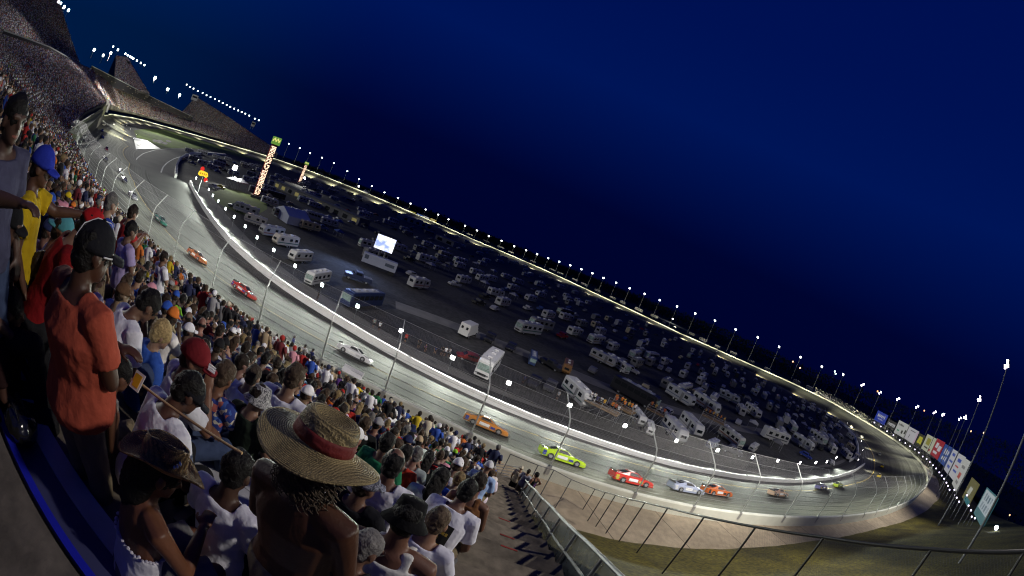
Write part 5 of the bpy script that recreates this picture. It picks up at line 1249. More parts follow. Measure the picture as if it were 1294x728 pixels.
E_(204, 424, 3.9, Pose(sit=True, lean=18, arms=('lap', 'lap'), head=(4, -20)), 22, 'jacket', (.035, .10, .42), 'blond-haired woman in a bright blue jacket', 'jeans', 'jeans', SKINS[1], [hd('hair', (.40, .29, .13), Matrix.Scale(1.12, 4))], vox=.012, seed=28)
b, P = E_(246, 455, 3.1, Pose(sit=True, lean=14, arms=('chin', 'fold'), head=(6, -30)), 34, 'tee', (.66, .66, .7), 'man in a dark red cap with white stripes, chin on his hand', 'jeans', 'jeans', (0.167, 0.078, 0.045), [('cap', 'x', (.17, .015, .02), Matrix.Scale(1.1, 4)), hd('hair', HAIRC['dark brown'], Matrix.Translation((0, 0, -.012)))], vox=.010, seed=29)
cp = [k for k in KIDS[b.name] if k.name.startswith('cap')][0]
mb = MB()
for k in range(3): mb.box((.02+.022*k, .115+.004*k, .046-.004*k), (.010, .05, .008))
paint(mb.build('cap_stripe', M_cloth, cp), (.7, .7, .7))
b, P = E_(238, 497, 2.5, Pose(sit=True, lean=30, arms=('knee', 'lap'), head=(8, -14), heavy=1.1), 24, 'tee', (.72, .72, .78), 'black-haired man in a white t-shirt and a black visor with white trim', 'jeans', 'dark', (0.081, 0.036, 0.021), [hd('hair', HAIRC['black'], Matrix.Scale(1.08, 4)), ('visor', HEAD['cap'], (.012, .012, .016), Tm((0, .01, -.012)))], vox=.010, seed=30)
FLORAL_SHIRT = E_(284, 476, 3.5, Pose(sit=True, lean=16, arms=('clap', 'lap'), head=(6, 0)), 10, 'tee', (.05, .08, .25), 'brown-haired woman in a blue floral dress', 'shorts', 'jeans', (0.161, 0.072, 0.039), [hd('hair', (.07, .045, .028), Matrix.Scale(1.08, 4))], vox=.011, seed=31)
E_(152, 474, 2.75, Pose(sit=True, lean=20, arms=('lap', 'lap'), head=(10, 0)), 24, 'tank', (.22, .22, .22), 'person in a grey sleeveless shirt below the elbow of the orange-red shirt', 'shorts', 'khaki', (0.124, 0.054, 0.030), [hd('hair', HAIRC['black'])], vox=.012, seed=32)
E_(328, 503, 3.4, Pose(sit=True, lean=10, arms=('lap', 'lap'), head=(8, -20)), 12, 'tee', (.02, .03, .02), 'person in a dark shirt and pale camouflage bucket hat left of the straw hat', 'jeans', 'dark', SKINS[0], [('bucket_hat', CAMO_B, (1, 1, 1), Matrix.Scale(.9, 4)), hd('hair', HAIRC['dark brown'])], vox=.012, seed=33)
E_(372, 478, 4.0, Pose(sit=True, lean=12, arms=('lap', 'lap'), head=(6, 0), heavy=1.05), 6, 'tee', (.72, .72, .78), 'brown-haired man in a white t-shirt just above the crown of the straw hat', 'jeans', 'khaki', SKINS[0], [hd('hair', (.06, .04, .024))], vox=.012, seed=34)
E_(320, 476, 4.4, Pose(sit=True, lean=12, arms=('lap', 'lap'), head=(8, 10)), 10, 'tee', (.70, .70, .76), 'brown-haired man in a white t-shirt left of another in white, by the pale camouflage hat', 'jeans', 'jeans', SKINS[1], [hd('hair', (.045, .03, .02))], vox=.012, seed=35)
# the group standing at the foot of the railing
E_(659, 592, 19.5, 'stand_down', 20, 'tee', (.50, .44, .32), 'man in a cream t-shirt, cream cap and navy shorts standing at the railing foot', 'shorts', 'dark', SKINS[1], [hd('cap', (.6, .55, .42))], vox=.012, scale=1.0, shoes=(.7, .7, .7))
E_(668, 596, 18.6, 'stand_hips', 30, 'tee', (.34, .35, .40), 'person in a grey t-shirt standing between the cream and the black shirts at the railing', 'shorts', 'khaki', SKINS[0], [hd('hair', HAIRC['dark brown'])], vox=.012, scale=1.0, shoes=(.1, .1, .1))
E_(678, 600, 17.2, 'stand_hips', -40, 'tank', (.012, .012, .014), 'man in a black tank top and khaki shorts leaning by the railing', 'shorts', 'khaki', (0.161, 0.072, 0.042), [hd('hair', HAIRC['black'])], vox=.012, scale=1.02, shoes=(.02, .02, .02))
E_(558, 546, 20.5, 'stand_up', 0, 'tank', (.74, .74, .74), 'dark-haired woman in a white tank top waving above the seated crowd', 'shorts', 'jeans', SKINS[1], [hd('long_hair', HAIRC['black'])], vox=.012, scale=1.0)
# people on the concourse by the wall
for px, py, dx, pz, az, shc, hc, lb in ((373, 421, 33, 'stand_hips', 60, (.05, .07, .28), (.7, .7, .7), 'person in a blue shirt and white cap walking along the concourse by the wall'), (396, 441, 31.5, 'stand_down', 40, (.03, .04, .16), (.02, .02, .02), 'person in navy standing at the wall beside a tall fence post'), (383, 447, 29.5, 'stand_fold', 0, (.68, .68, .70), (.03, .02, .02), 'person in white standing near the wall, left of the one in navy')):
    W3 = atd(px, py, dx); P = POSES[pz]; loc = W3.copy(); loc.z = 7.05 if dx > 30 else 8.0
    make_person(P, [('person', proto(pz, 'body'), None), ('shirt', proto(pz, 'tee'), shc), ('shorts', proto(pz, 'shorts'), PANTC['dark'])], loc, az, 1.0, SKINS[0], lb, None, [('cap' if hc[0] > .5 else 'hair', HEAD['cap' if hc[0] > .5 else 'hair'], hc, None)])
FL = FLORAL_SHIRT[0]
fm, nt, bb = newmat('floral_cloth'); L = nt.links.new; tc = nd(nt, 'ShaderNodeTexCoord'); v = nd(nt, 'ShaderNodeTexVoronoi'); v.inputs['Scale'].default_value = 26; L(tc.outputs['Object'], v.inputs['Vector'])
rp = nd(nt, 'ShaderNodeValToRGB'); e = rp.color_ramp.elements; e[0].position = .0; e[0].color = (.02, .04, .22, 1); e[1].position = 1; e[1].color = (.5, .42, .25, 1); rp.color_ramp.interpolation = 'CONSTANT'
for ps, cc in ((.5, (.05, .12, .4)), (.66, (.45, .12, .10)), (.8, (.6, .55, .45))): q = e.new(ps); q.color = (*cc, 1)
sp = nd(nt, 'ShaderNodeSeparateColor'); L(v.outputs['Color'], sp.inputs[0]); L(sp.outputs[0], rp.inputs['Fac']); L(rp.outputs['Color'], bb.inputs['Base Color']); bb.inputs['Roughness'].default_value = .9
for k in KIDS[FL.name]:
    if k.name.startswith('shirt'): k.data.materials.clear(); k.data.materials.append(fm)
# hand-held card, bag on the bench
P0 = atr(179, 486, 2.45); P1 = atr(306, 573, 2.05); t = empty('hand_sign', P0); tag(t, 'white square card with yellow print on a long wooden stick held up in the crowd', 'sign')
mb = MB(); mb.tube([P0-P0, P1-P0], .008, 7); mb.build('stick', mat('pale_wood', (.50, .33, .15), .6, 0, .2, 12), t)
dirr = (P1-P0).normalized(); nrm = (-ray(179, 486)); nrm = (nrm-dirr*nrm.dot(dirr)).normalized(); sd = dirr.cross(nrm)
mt3 = Matrix((sd, -dirr, nrm)).transposed()
mb = MB(); mb.box(mt3 @ Vector((0, .03, .012)), (.105, .085, .004), rot=mt3); cd = mb.build('card', M_white, t)
mb = MB(); mb.box(mt3 @ Vector((0, .03, .0155)), (.075, .05, .002), rot=mt3); mb.box(mt3 @ Vector((-.01, .055, .0155)), (.05, .02, .002), rot=mt3); mb.build('print', mat('yellow_print', (.75, .42, .02), .6), cd)
q = atz(30, 553, 20.10); t = empty('bag', (q.x, q.y, q.z)); tag(t, 'shiny black plastic bag with loop handles on the bench at lower left', 'bag')
mb = MB(); mb.ell((0, 0, .10), (.17, .13, .12), None, 18, 10); me = noisy(remesh(mb, .012, 1, 'bag'), .03, 9); me.materials.append(mat('black_plastic', (.012, .012, .014), .15, 0, .1, spec=.7)); link('sack', me, t)
mb = MB()
for sg in (-1, 1): mb.tube([Vector((.06*math.cos(a)+.02, .04*sg, .18+.08*math.sin(a))) for a in np.linspace(0, PI, 10)], .006, 6)
mb.build('handle', M_black, t)
# ------------------------------------------------------------------ spectators one by one in the near rows
cr = random.Random(42)
def pick(r, tbl):
    t = r.random()*sum(w for _, w in tbl)
    for n, w in tbl:
        t -= w
        if t <= 0: return n
    return tbl[0][0]
SHT = [('white', 30), ('black', 24), ('navy', 13), ('red', 9), ('grey', 8), ('blue', 8), ('light blue', 4), ('dark red', 4), ('green', 2), ('tan', 4), ('yellow', 1.5), ('orange', 3), ('purple', 1.5), ('pink', 2), ('lime green', 1), ('brown', 3), ('cream', 3), ('teal', 1)]
HDT = [('hair', 50), ('cap', 30), ('long_hair', 14), ('bald_hair', 5), ('bucket_hat', 3), ('straw_hat', 3)]
POT = [('stand_down', 12), ('stand_fold', 12), ('stand_hips', 6), ('stand_shade', 4), ('stand_clap', 6), ('stand_up', 1), ('sit_lap', 22), ('sit_lean', 16), ('sit_chin', 9), ('sit_fold', 10)]
slots = []
for k in range(0, NROW+1):
    s0 = s_edge(k) + 1.55; s = s0 + (.45 if k < 9 else 0) + cr.random()*.2; n = 0
    while s < SMAX-1:
        n += 1; u = .40
        p = row_pt(k, s, u)
        if cr.random() < .93: slots.append((math.hypot(p.x, p.y), k, s, n))
        s += .50 + .08*cr.random()
        if 20.5 < s-s_edge(k) < 21.6 : s += 1.1
CAMXY = Vector((0, 0))
def near_hero(x, y, r): return any((x-a)**2+(y-b)**2 < r*r for a, b in HP)
def in_view(p):
    d = p - Vector((0, 0, CAMZ)); d.normalize(); th = math.acos(max(-1, min(1, d.dot(FW)))); a, b = d.dot(RT), d.dot(UP); n = math.hypot(a, b)+1e-9; r = 2*FPX*math.sin(th/2)
    x, y = PW/2 + r*a/n, PH/2 - r*b/n; return -25 < x < PW+25 and -25 < y < PH+40
slots.sort(); indiv = []; rest = []
for d, k, s, n in slots:
    p = row_pt(k, s, .4)
    if d < 1.7 or (d < 2.4 and p.x > -1.6) or (d < 4.2 and p.x > .3): continue          # the photographer and the people placed above
    if near_hero(p.x, p.y, .42 if d < 12 else .5): continue
    if not in_view(p + Vector((0, 0, 1.3))): continue
    (indiv if len(indiv) < 262 else rest).append((d, k, s, n))
HPHRASE = {'hair': '{c} hair', 'long_hair': 'long {c} hair', 'bald_hair': 'a balding head', 'cap': '{c} cap', 'bucket_hat': '{c} bucket hat', 'straw_hat': 'straw hat'}
for d, k, s, n in indiv:
    po = pick(cr, POT); P = POSES[po]; sh = pick(cr, SHT); kind = 'tank' if cr.random() < .16 else 'tee'; hk = pick(cr, HDT); sit = P.sit
    if d < 17 or cr.random() < .4: po = pick(cr, [q for q in POT if q[0].startswith('sit')]); P = POSES[po]; sit = True
    u = .26 if sit else .55
    p = row_pt(k, s, u); _, nrm = fe_at(s); az = math.degrees(math.atan2(-nrm.x, -nrm.y)) + cr.gauss(8, 12)
    col = tuple(c*cr.uniform(.85, 1.1) for c in CLOTHC[sh]); skin = tuple(c*cr.uniform(.8, 1.1) for c in cr.choice(SKINS)); pk = 'jeans' if cr.random() < .45 else 'shorts'; pc = cr.choice(list(PANTC))
    hcn = cr.choice(['black', 'black', 'dark brown', 'dark brown', 'brown', 'brown', 'grey', 'blond']) if hk.endswith('hair') else pick(cr, SHT)
    hc = HAIRC[hcn] if hk.endswith('hair') else CLOTHC[hcn]
    heads = [(hk, HEAD[hk], hc, None)]
    if hk == 'cap' : heads.append(('hair', HEAD['hair'], HAIRC[cr.choice(['black', 'dark brown', 'brown'])], Matrix.Translation((0, -.002, -.014)) @ Matrix.Scale(.97, 4)))
    lb = '%s person in %s %s, %s, %s row, %s from the stairs' % ('seated' if sit else 'standing', sh, 't-shirt' if kind == 'tee' else 'tank top', HPHRASE[hk].format(c=hcn), ordinal(k), ordinal(n) if n < 50 else 'far')
    sc = cr.uniform(.88, 1.02)
    hz = p.copy(); hz.z += 0.0 if not sit else (.437-.40*sc)*0
    make_person(P, [('person', proto(po, 'body'), None), ('shirt', proto(po, kind), col), ('trousers' if pk == 'jeans' else 'shorts', proto(po, pk), PANTC[pc])], hz, az, sc, skin, lb, 'spectators in the near rows', heads)

# ------------------------------------------------------------------ the rest of the crowd: one mesh
def template(parts):
    V = []; F = []; I = []
    for pid, mb in parts:
        b = len(V); V += mb.V; F += [[i+b for i in f] for f in mb.F]; I += [pid]*len(mb.V)
    return np.array(V, dtype=np.float32), F, np.array(I)
def low_person(sit, detail):
    z0 = -.45 if sit else 0.0; a = MB(); h = MB(); sk = MB(); pn = MB(); n = 6 if detail else 4
    def ring(rx, ry, z, y=0): return [Vector((rx*math.cos(2*PI*j/n+.5), ry*math.sin(2*PI*j/n+.5)+y, z+z0)) for j in range(n)]
    if detail:
        a.rings([ring(.19, .13, .86), ring(.17, .125, 1.1), ring(.20, .13, 1.34), ring(.15, .10, 1.46), ring(.06, .06, 1.51)])
        for sg in (-1, 1):
            a.tube([(sg*.18, 0, 1.42+z0), (sg*.24, .0, 1.24+z0)], [.075, .07], 5); sk.tube([(sg*.24, .0, 1.24+z0), (sg*.25, .03, 1.12+z0), (sg*.12, .22, 1.12+z0)], [.048, .045, .04], 5)
            if sit: pn.tube([(sg*.1, 0, .5), (sg*.13, .42, .52)], [.1, .08], 5); pn.tube([(sg*.13, .42, .52), (sg*.13, .40, .05)], [.07, .05], 5)
            else: pn.tube([(sg*.1, 0, .9), (sg*.1, .02, .5), (sg*.11, 0, .04)], [.105, .085, .06], 5)
        sk.ell((0, .02, 1.63+z0), (.078, .098, .115), None, 8, 6); h.ell((0, -.012, 1.665+z0), (.087, .106, .10), None, 8, 6)
    else:
        a.rings([ring(.22, .15, .80), ring(.25, .15, 1.36), ring(.10, .08, 1.5)]); sk.ell((0, .03, 1.60+z0), (.10, .11, .12), None, 4, 4); h.ell((0, -.02, 1.67+z0), (.11, .12, .10), None, 4, 4)
        pn.rings([ring(.2, .2, .05 if not sit else .45, .1 if sit else 0), ring(.2, .14, .85)])
    return template([(1, a), (0, sk), (3, h), (2, pn)])
LOD = {(s_, d_): low_person(s_, d_) for s_ in (False, True) for d_ in (False, True)}
CV = []; CF_n = []; CF_i = []; CC = []; cbase = 0
nr = np.random.RandomState(5)
shn = [n for n, w in SHT]; shw = np.array([w for n, w in SHT]); shw = shw/shw.sum(); SHA = np.array([CLOTHC[n] for n in shn]); SKA = np.array(SKINS); HAA = np.array([HAIRC['black']]*4 + [HAIRC['dark brown']]*4 + [HAIRC['brown']]*3 + [HAIRC['grey'], HAIRC['blond']] + [CLOTHC['white'], CLOTHC['red'], CLOTHC['black'], CLOTHC['navy'], CLOTHC['cream']]); PAA = np.array(list(PANTC.values()))
def put_people(pos, azs, sit, detail):
    global cbase
    n = len(pos)
    if n == 0: return
    V, F, I = LOD[(sit, detail)]; m_ = len(V)
    c, s = np.cos(-azs), np.sin(-azs); sc = nr.uniform(.92, 1.06, n)
    X = (V[None, :, 0]*c[:, None] - V[None, :, 1]*s[:, None])*sc[:, None] + pos[:, 0:1]
    Y = (V[None, :, 0]*s[:, None] + V[None, :, 1]*c[:, None])*sc[:, None] + pos[:, 1:2]
    Z = V[None, :, 2]*sc[:, None] + pos[:, 2:3]
    CV.append(np.stack([X, Y, Z], -1).reshape(-1, 3))
    cols = np.stack([SKA[nr.randint(len(SKA), size=n)], SHA[nr.choice(len(SHA), n, p=shw)], PAA[nr.randint(len(PAA), size=n)], HAA[nr.randint(len(HAA), size=n)]], 1)
    cols = cols*nr.uniform(.85, 1.12, (n, 1, 1))
    cc = cols[:, I, :]; cc = np.concatenate([cc, np.ones((n, m_, 1))], -1); CC.append(cc.reshape(-1, 4))
    lens = np.array([len(f) for f in F]); flat = np.concatenate([np.array(f) for f in F])
    CF_n.append(np.tile(lens, n)); CF_i.append((flat[None, :] + (np.arange(n)*m_)[:, None] + cbase).ravel()); cbase += n*m_
g = {True: ([], []), False: ([], [])}
for d, k, s, n in rest:
    sit = cr.random() < .72; p = row_pt(k, s, .26 if sit else .55); _, nrm = fe_at(s); g[sit][0].append(tuple(p)); g[sit][1].append(math.atan2(-nrm.x, -nrm.y)+cr.gauss(.1, .2))
for sit in g:
    if g[sit][0]: put_people(np.array(g[sit][0]), np.array(g[sit][1]), sit, True)

# ------------------------------------------------------------------ the other grandstands
M_stand2 = mat('far_stand_concrete', (.10, .095, .09), .9, 0, .3, .4)
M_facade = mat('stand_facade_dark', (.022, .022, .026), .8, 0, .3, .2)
def tier(name, label, A, B, du, dv, keep, detail=False, aisle=14.0, nsub=8, cat='grandstand'):
    """stepped bank between the front edge A and the back edge B (lists of points), and its people"""
    mb = MB(); nseg = len(A)-1
    for i in range(nseg):
        L_ = max((A[i+1]-A[i]).length, (B[i+1]-B[i]).length); dep = ((B[i]-A[i]).length + (B[i+1]-A[i+1]).length)/2
        nrow = max(2, int(dep/max(dv, .8))); q = min(nrow, 40)
        for r in range(q):
            t0, t1 = r/q, (r+1)/q
            p0, p1 = A[i].lerp(B[i], t0), A[i+1].lerp(B[i+1], t0); p2, p3 = A[i+1].lerp(B[i+1], t1), A[i].lerp(B[i], t1)
            zz0, zz1 = p0.z, p1.z
            f2, f3 = Vector((p2.x, p2.y, zz1)), Vector((p3.x, p3.y, zz0))
            mb.add([p0, p1, f2, f3], [(0, 1, 2, 3)]); mb.add([f3, f2, p2, p3], [(0, 1, 2, 3)])
        n_al = int(L_/du); pos = []
        for r in range(nrow):
            t = (r+.4)/nrow; tz = (int((r)/nrow*q))/q
            a0, a1 = A[i].lerp(B[i], t), A[i+1].lerp(B[i+1], t)
            zb0, zb1 = A[i].lerp(B[i], tz).z, A[i+1].lerp(B[i+1], tz).z
            m_ = max(1, int((a1-a0).length/du))
            for c_ in range(m_):
                w = (c_+.5+nr.uniform(-.3, .3))/m_
                if ((c_*du) % aisle) < 1.0 or nr.rand() > keep: continue
                p = a0.lerp(a1, w); pos.append((p.x, p.y, zb0*(1-w)+zb1*w))
        if pos:
            f = ((A[i]+A[i+1])-(B[i]+B[i+1])); az = math.atan2(f.x, f.y); pos = np.array(pos); pick_ = nr.rand(len(pos)) < .5
            for st in (True, False):
                q_ = pos[pick_ == st]; put_people(q_, az + nr.normal(0, .25, len(q_)), st, detail)
    # outer back and end walls so that the bank has a body
    for i in range(nseg):
        b0, b1 = B[i], B[i+1]; mb.add([b0, b1, Vector((b1.x, b1.y, min(A[i+1].z, b1.z)-6)), Vector((b0.x, b0.y, min(A[i].z, b0.z)-6))], [(0, 1, 2, 3)])
        a0, a1 = A[i], A[i+1]; mb.add([a0, a1, a1-Vector((0, 0, 2.5)), a0-Vector((0, 0, 2.5))], [(0, 1, 2, 3)])
    for i in (0, nseg):
        mb.add([A[i], B[i], Vector((B[i].x, B[i].y, A[i].z-6)), Vector((A[i].x, A[i].y, A[i].z-6))], [(0, 1, 2, 3)])
    return tag(mb.build(name, M_stand2), label, cat)
V3 = Vector
# lower tier: carries on from the near stand up the front stretch
pj = row_pt(NROW, SMAX, ROW); pb = row_pt(-28, SMAX, 0)
A1 = [pj, V3((-70, 37, 8.3)), V3((-109, 49, 8.5)), V3((-145, 60, 8.5)), V3((-215, 98, 12.5)), pol(-62.9, .72, 335)]
B1 = [pb, V3((-92, -12, 32.5)), V3((-165, -6, 34.5)), V3((-248, 28, 36)), V3((-292, 79, 37.8)), pol(-66.6, 1.0-3.3, 402)]
tier('grandstand', 'huge bank of seats packed with people sweeping up the left edge', A1[:3], B1[:3], .58, .8, .80, detail=True)
tier('grandstand', 'packed lower bank of seats beyond the gap in the wall at upper left', A1[2:], B1[2:], .62, .8, .82)
# upper deck on the left
A2 = [V3((-262, 24, 38.5)), V3((-308, 72, 40.0)), pol(-69.3, -2.75, 385)]
B2 = [V3((-345, -52, 92)), V3((-395, 20, 94)), pol(-77.8, -9.3, 432)]
tier('grandstand', 'steep upper deck full of people rising at the top left corner', A2, B2, .7, .85, .85, nsub=6)
# lower tier of the front stretch
A3 = [pol(-62.3, .80, 352), pol(-60.6, .95, 560), pol(-56, .85, 730), pol(-50.9, .75, 800), pol(-45, .72, 830), pol(-40, .78, 850), pol(-36.5, .7, 860)]
B3 = [pol(-66, -1.9, 410), pol(-62, -1.25, 600), pol(-56.5, -.75, 790), pol(-51, -.15, 860), pol(-45, -.1, 890), pol(-40, .05, 900), pol(-36.5, .2, 900)]
tier('grandstand', 'long lower bank of seats along the far front stretch wall', A3, B3, .85, .9, .85)
# middle and right decks
tier('grandstand', 'separate upper deck with a pointed top, middle of the three far stands', [pol(-62.9, -1.6, 560), pol(-57.2, -1.75, 650)], [pol(-64.4, -4.75, 640), pol(-62.6, -5.0, 720)], .9, .9, .9)
tier('grandstand', 'long far stand under a straight row of lamps, rightmost of the three', [pol(-52.0, -.2, 870), pol(-46, .05, 890), pol(-36.6, .35, 905)], [pol(-50.6, -3.2, 950), pol(-45.6, -2.25, 960), pol(-37.2, -.25, 965)], 1.0, .95, .9)
# dark facade of the concourse gap with a pale-painted edge
def facade(P, h, label, light=True):
    mb = MB(); t = empty('concourse_building', P[0]); tag(t, label, 'building')
    rings = []
    for p in P:
        n = Vector((-p.x, -p.y, 0)).normalized(); rings.append([p, p+V3((0, 0, h)), p+V3((0, 0, h))-n*8, p-n*8])
    mb.rings(rings); o = mb.build('wall', M_facade, t); o.location = -Vector(t.location)
    mb = MB(); r2 = []
    for p in P:
        n = Vector((-p.x, -p.y, 0)).normalized(); q = p+V3((0, 0, h+.02)); r2.append([q+n*.5, q+n*.5+V3((0, 0, .6)), q-n*8, q-n*8-V3((0, 0, .3))])
    mb.rings(r2); o = mb.build('roof_edge', mat('pale_roof_edge', (.36, .38, .36), .7), t); o.location = -Vector(t.location)
    if light:
        mb = MB(); r = random.Random(3)
        for i in range(len(P)-1):
            for k in range(9):
                q = P[i].lerp(P[i+1], r.random()); n = Vector((-q.x, -q.y, 0)).normalized(); mb.box(q+n*.4+V3((0, 0, h*r.uniform(.2, .9))), (1.0, .6, .5))
        o = mb.build('window', emat('concourse_window', (.9, .75, .5), .5), t); o.location = -Vector(t.location)
    return t
facade([pol(-67.3, -1.5, 400), pol(-62.8, -1.25, 520), pol(-58.4, -.85, 640), pol(-53.8, -.45, 760), pol(-49.9, -.1, 850)], 9.0, 'long dark concourse building with a pale roof edge between the far stand tiers')
facade([V3((-249, 29, 35.8)), V3((-292, 79, 37.5)), pol(-68.6, -2.15, 390)], 2.6, 'dark walkway wall between the lower seats and the left upper deck', False)
def booth(px, py, D, w, h, label, col):
    P = atd(px, py, D); t = empty('press_box', (P.x, P.y, P.z), math.atan2(P.y, P.x)-PI/2); tag(t, label, 'press box')
    mb = MB(); mb.box((0, 0, 0), (w, w*.8, h), bev=.3); mb.build('wall', mat('booth_%d' % px, col, .7), t)
    mb = MB(); mb.box((0, 0, h/2+.2), (w*1.15, w, .5), bev=.1); mb.build('roof', M_black, t)
    mb = MB(); mb.box((0, -w*.4-.05, h*.1), (w*.8, .12, h*.35)); mb.build('window', M_glass, t)
    for sg in (-1, 1): mb = MB(); mb.box((sg*w*.3, 0, -h*.5-3), (.6, .6, 6)); mb.build('support', M_pole, t)
booth(54, 12, 440, 8.5, 9, 'round-cornered grey booth on stilts above the top of the left deck', (.20, .23, .27))
booth(159, 79.5, 690, 15, 6.0, 'dark booth on the middle far stand under the roof lamps', (.03, .03, .035))
booth(246, 123.5, 930, 15, 11, 'pale box tower at the left corner of the right far stand', (.30, .31, .34))
booth(320, 157, 960, 9, 10, 'small pale tower near the lower end of the lamp row', (.22, .22, .24))
# concrete gate in the wall at upper left (a solid dark block stands in for the shade under the slab)
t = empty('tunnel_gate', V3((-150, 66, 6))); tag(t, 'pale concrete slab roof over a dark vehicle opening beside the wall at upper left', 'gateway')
g0, g1, g2 = atz(87, 166, 10.5), atz(108, 190, 9.0), atd(137, 131.5, 330)
inn0, inn1 = atz(99, 172, 9.2), atd(132, 142, 300)
mb = MB(); Hh = V3((0, 0, 1.6)); P_ = [g0, inn0, inn1, g2]
mb.rings([[p-Hh for p in P_], P_]); o = mb.build('roof', mat('gate_concrete', (.045, .05, .026), .85, 0, .2, .1), t); o.location = -t.location
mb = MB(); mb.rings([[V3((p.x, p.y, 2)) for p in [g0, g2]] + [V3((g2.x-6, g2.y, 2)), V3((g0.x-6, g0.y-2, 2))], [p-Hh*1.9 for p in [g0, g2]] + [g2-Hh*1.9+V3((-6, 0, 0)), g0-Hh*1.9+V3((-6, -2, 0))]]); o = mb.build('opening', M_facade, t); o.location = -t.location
# write the crowd mesh
cv = np.concatenate(CV).astype(np.float32); ln = np.concatenate(CF_n).astype(np.int32); ci = np.concatenate(CF_i).astype(np.int32); cc = np.concatenate(CC).astype(np.float32)
me = bpy.data.meshes.new('crowd'); me.vertices.add(len(cv)); me.vertices.foreach_set('co', cv.ravel()); me.loops.add(len(ci)); me.loops.foreach_set('vertex_index', ci)
me.polygons.add(len(ln)); st = np.concatenate([[0], np.cumsum(ln)[:-1]]).astype(np.int32); me.polygons.foreach_set('loop_start', st)
try: me.polygons.foreach_set('loop_total', ln)
except Exception: pass
at_ = me.attributes.new('Col', 'FLOAT_COLOR', 'POINT'); at_.data.foreach_set('color', cc.ravel()); me.update(calc_edges=True); me.validate()
cmat, nt, b = newmat('crowd_clothes'); a_ = nd(nt, 'ShaderNodeAttribute'); a_.attribute_name = 'Col'; nt.links.new(a_.outputs['Color'], b.inputs['Base Color']); b.inputs['Roughness'].default_value = .9
me.materials.append(cmat); tag(link('crowd', me), 'mass of spectators filling the rest of the grandstands', 'crowd', kind='stuff')
print('CROWD', len(cv), len(ln), 'indiv', len(indiv), 'rest', len(rest))
# ------------------------------------------------------------------ vehicles (length along +X, standing on z = 0)
PROTO = {}
def wheels(t, xs, w, r=.36, th=.24, name='wheel'):
    for x in xs:
        for sg in (-1, 1):
            mb = MB(); mb.tube([(x, sg*(w/2-.14)-th/2, r), (x, sg*(w/2-.14)+th/2, r)], r, 14); wl = mb.build(name, M_dark, t)
            mb = MB(); mb.tube([(x, sg*(w/2-.14)+sg*(th/2-.02), r), (x, sg*(w/2-.14)+sg*(th/2+.015), r)], r*.55, 10); mb.build('rim', M_steel, wl)
def proto_root(kind):
    t = empty(kind, (0, 0, -50)); PROTO[kind] = t; return t
def hull(prof, w, bev=.08):
    """profile in x-z pulled across the width, with its long edges eased"""
    mb = MB(); n = len(prof); cx = sum(p[0] for p in prof)/n; cz = sum(p[1] for p in prof)/n
    def ins(k): return [(p[0]+(cx-p[0])/max(abs(cx-p[0]), .01)*k*min(1, abs(cx-p[0])), p[1]+(cz-p[1])/max(abs(cz-p[1]), .01)*k*min(1, abs(cz-p[1]))) for p in prof]
    rings = []
    for y, k in ((-w/2, bev), (-w/2+bev, 0), (w/2-bev, 0), (w/2, bev)): rings.append([Vector((x, y, z)) for x, z in ins(k)])
    mb.rings(rings); return mb
def win(t, c, d, name='window', m=None):
    mb = MB(); mb.box(c, d, bev=.03); return mb.build(name, m or M_glass, t)
M_trim = mat('vehicle_trim_grey', (.16, .16, .17), .6); M_stripe = mat('camper_stripe', (.10, .12, .2), .5)
def build_trailer():
    t = proto_root('travel_trailer'); w, L_ = 2.45, 8.2
    paint(hull([(-L_/2, .55), (L_/2-.5, .55), (L_/2, 1.1), (L_/2-.1, 2.2), (L_/2-.7, 3.05), (-L_/2+.25, 3.15), (-L_/2, 2.9)], w, .12).build('body', M_vehicle, t), (.62, .62, .60))
    for sg in (-1, 1):
        for x in (-2.9, -.9, 2.3): win(t, (x, sg*(w/2+.004), 2.1), (1.05, .05, .7))
        mb = MB(); mb.box((-.1, sg*(w/2+.003), 1.25), (L_*.92, .03, .22)); paint(mb.build('stripe', M_vehicle, t), (.10, .12, .2))
    win(t, (1.0, -(w/2+.004), 1.7), (.75, .06, 1.95), 'door', M_trim); win(t, (L_/2-.02, 0, 1.9), (.08, 1.3, .6)); win(t, (-L_/2, 0, 2.1), (.08, 1.2, .7))
    for x in (-1.5, 1.6): mb = MB(); mb.box((x, 0, 3.25), (.95, .75, .28), bev=.08); paint(mb.build('roof_unit', M_vehicle, t), (.6, .6, .6))
    wheels(t, (-.9, .0), w); mb = MB(); mb.tube([(L_/2-.3, .5, .6), (L_/2+1.1, 0, .55)], .06, 6); mb.tube([(L_/2-.3, -.5, .6), (L_/2+1.1, 0, .55)], .06, 6); mb.build('tow_bar', M_black, t)
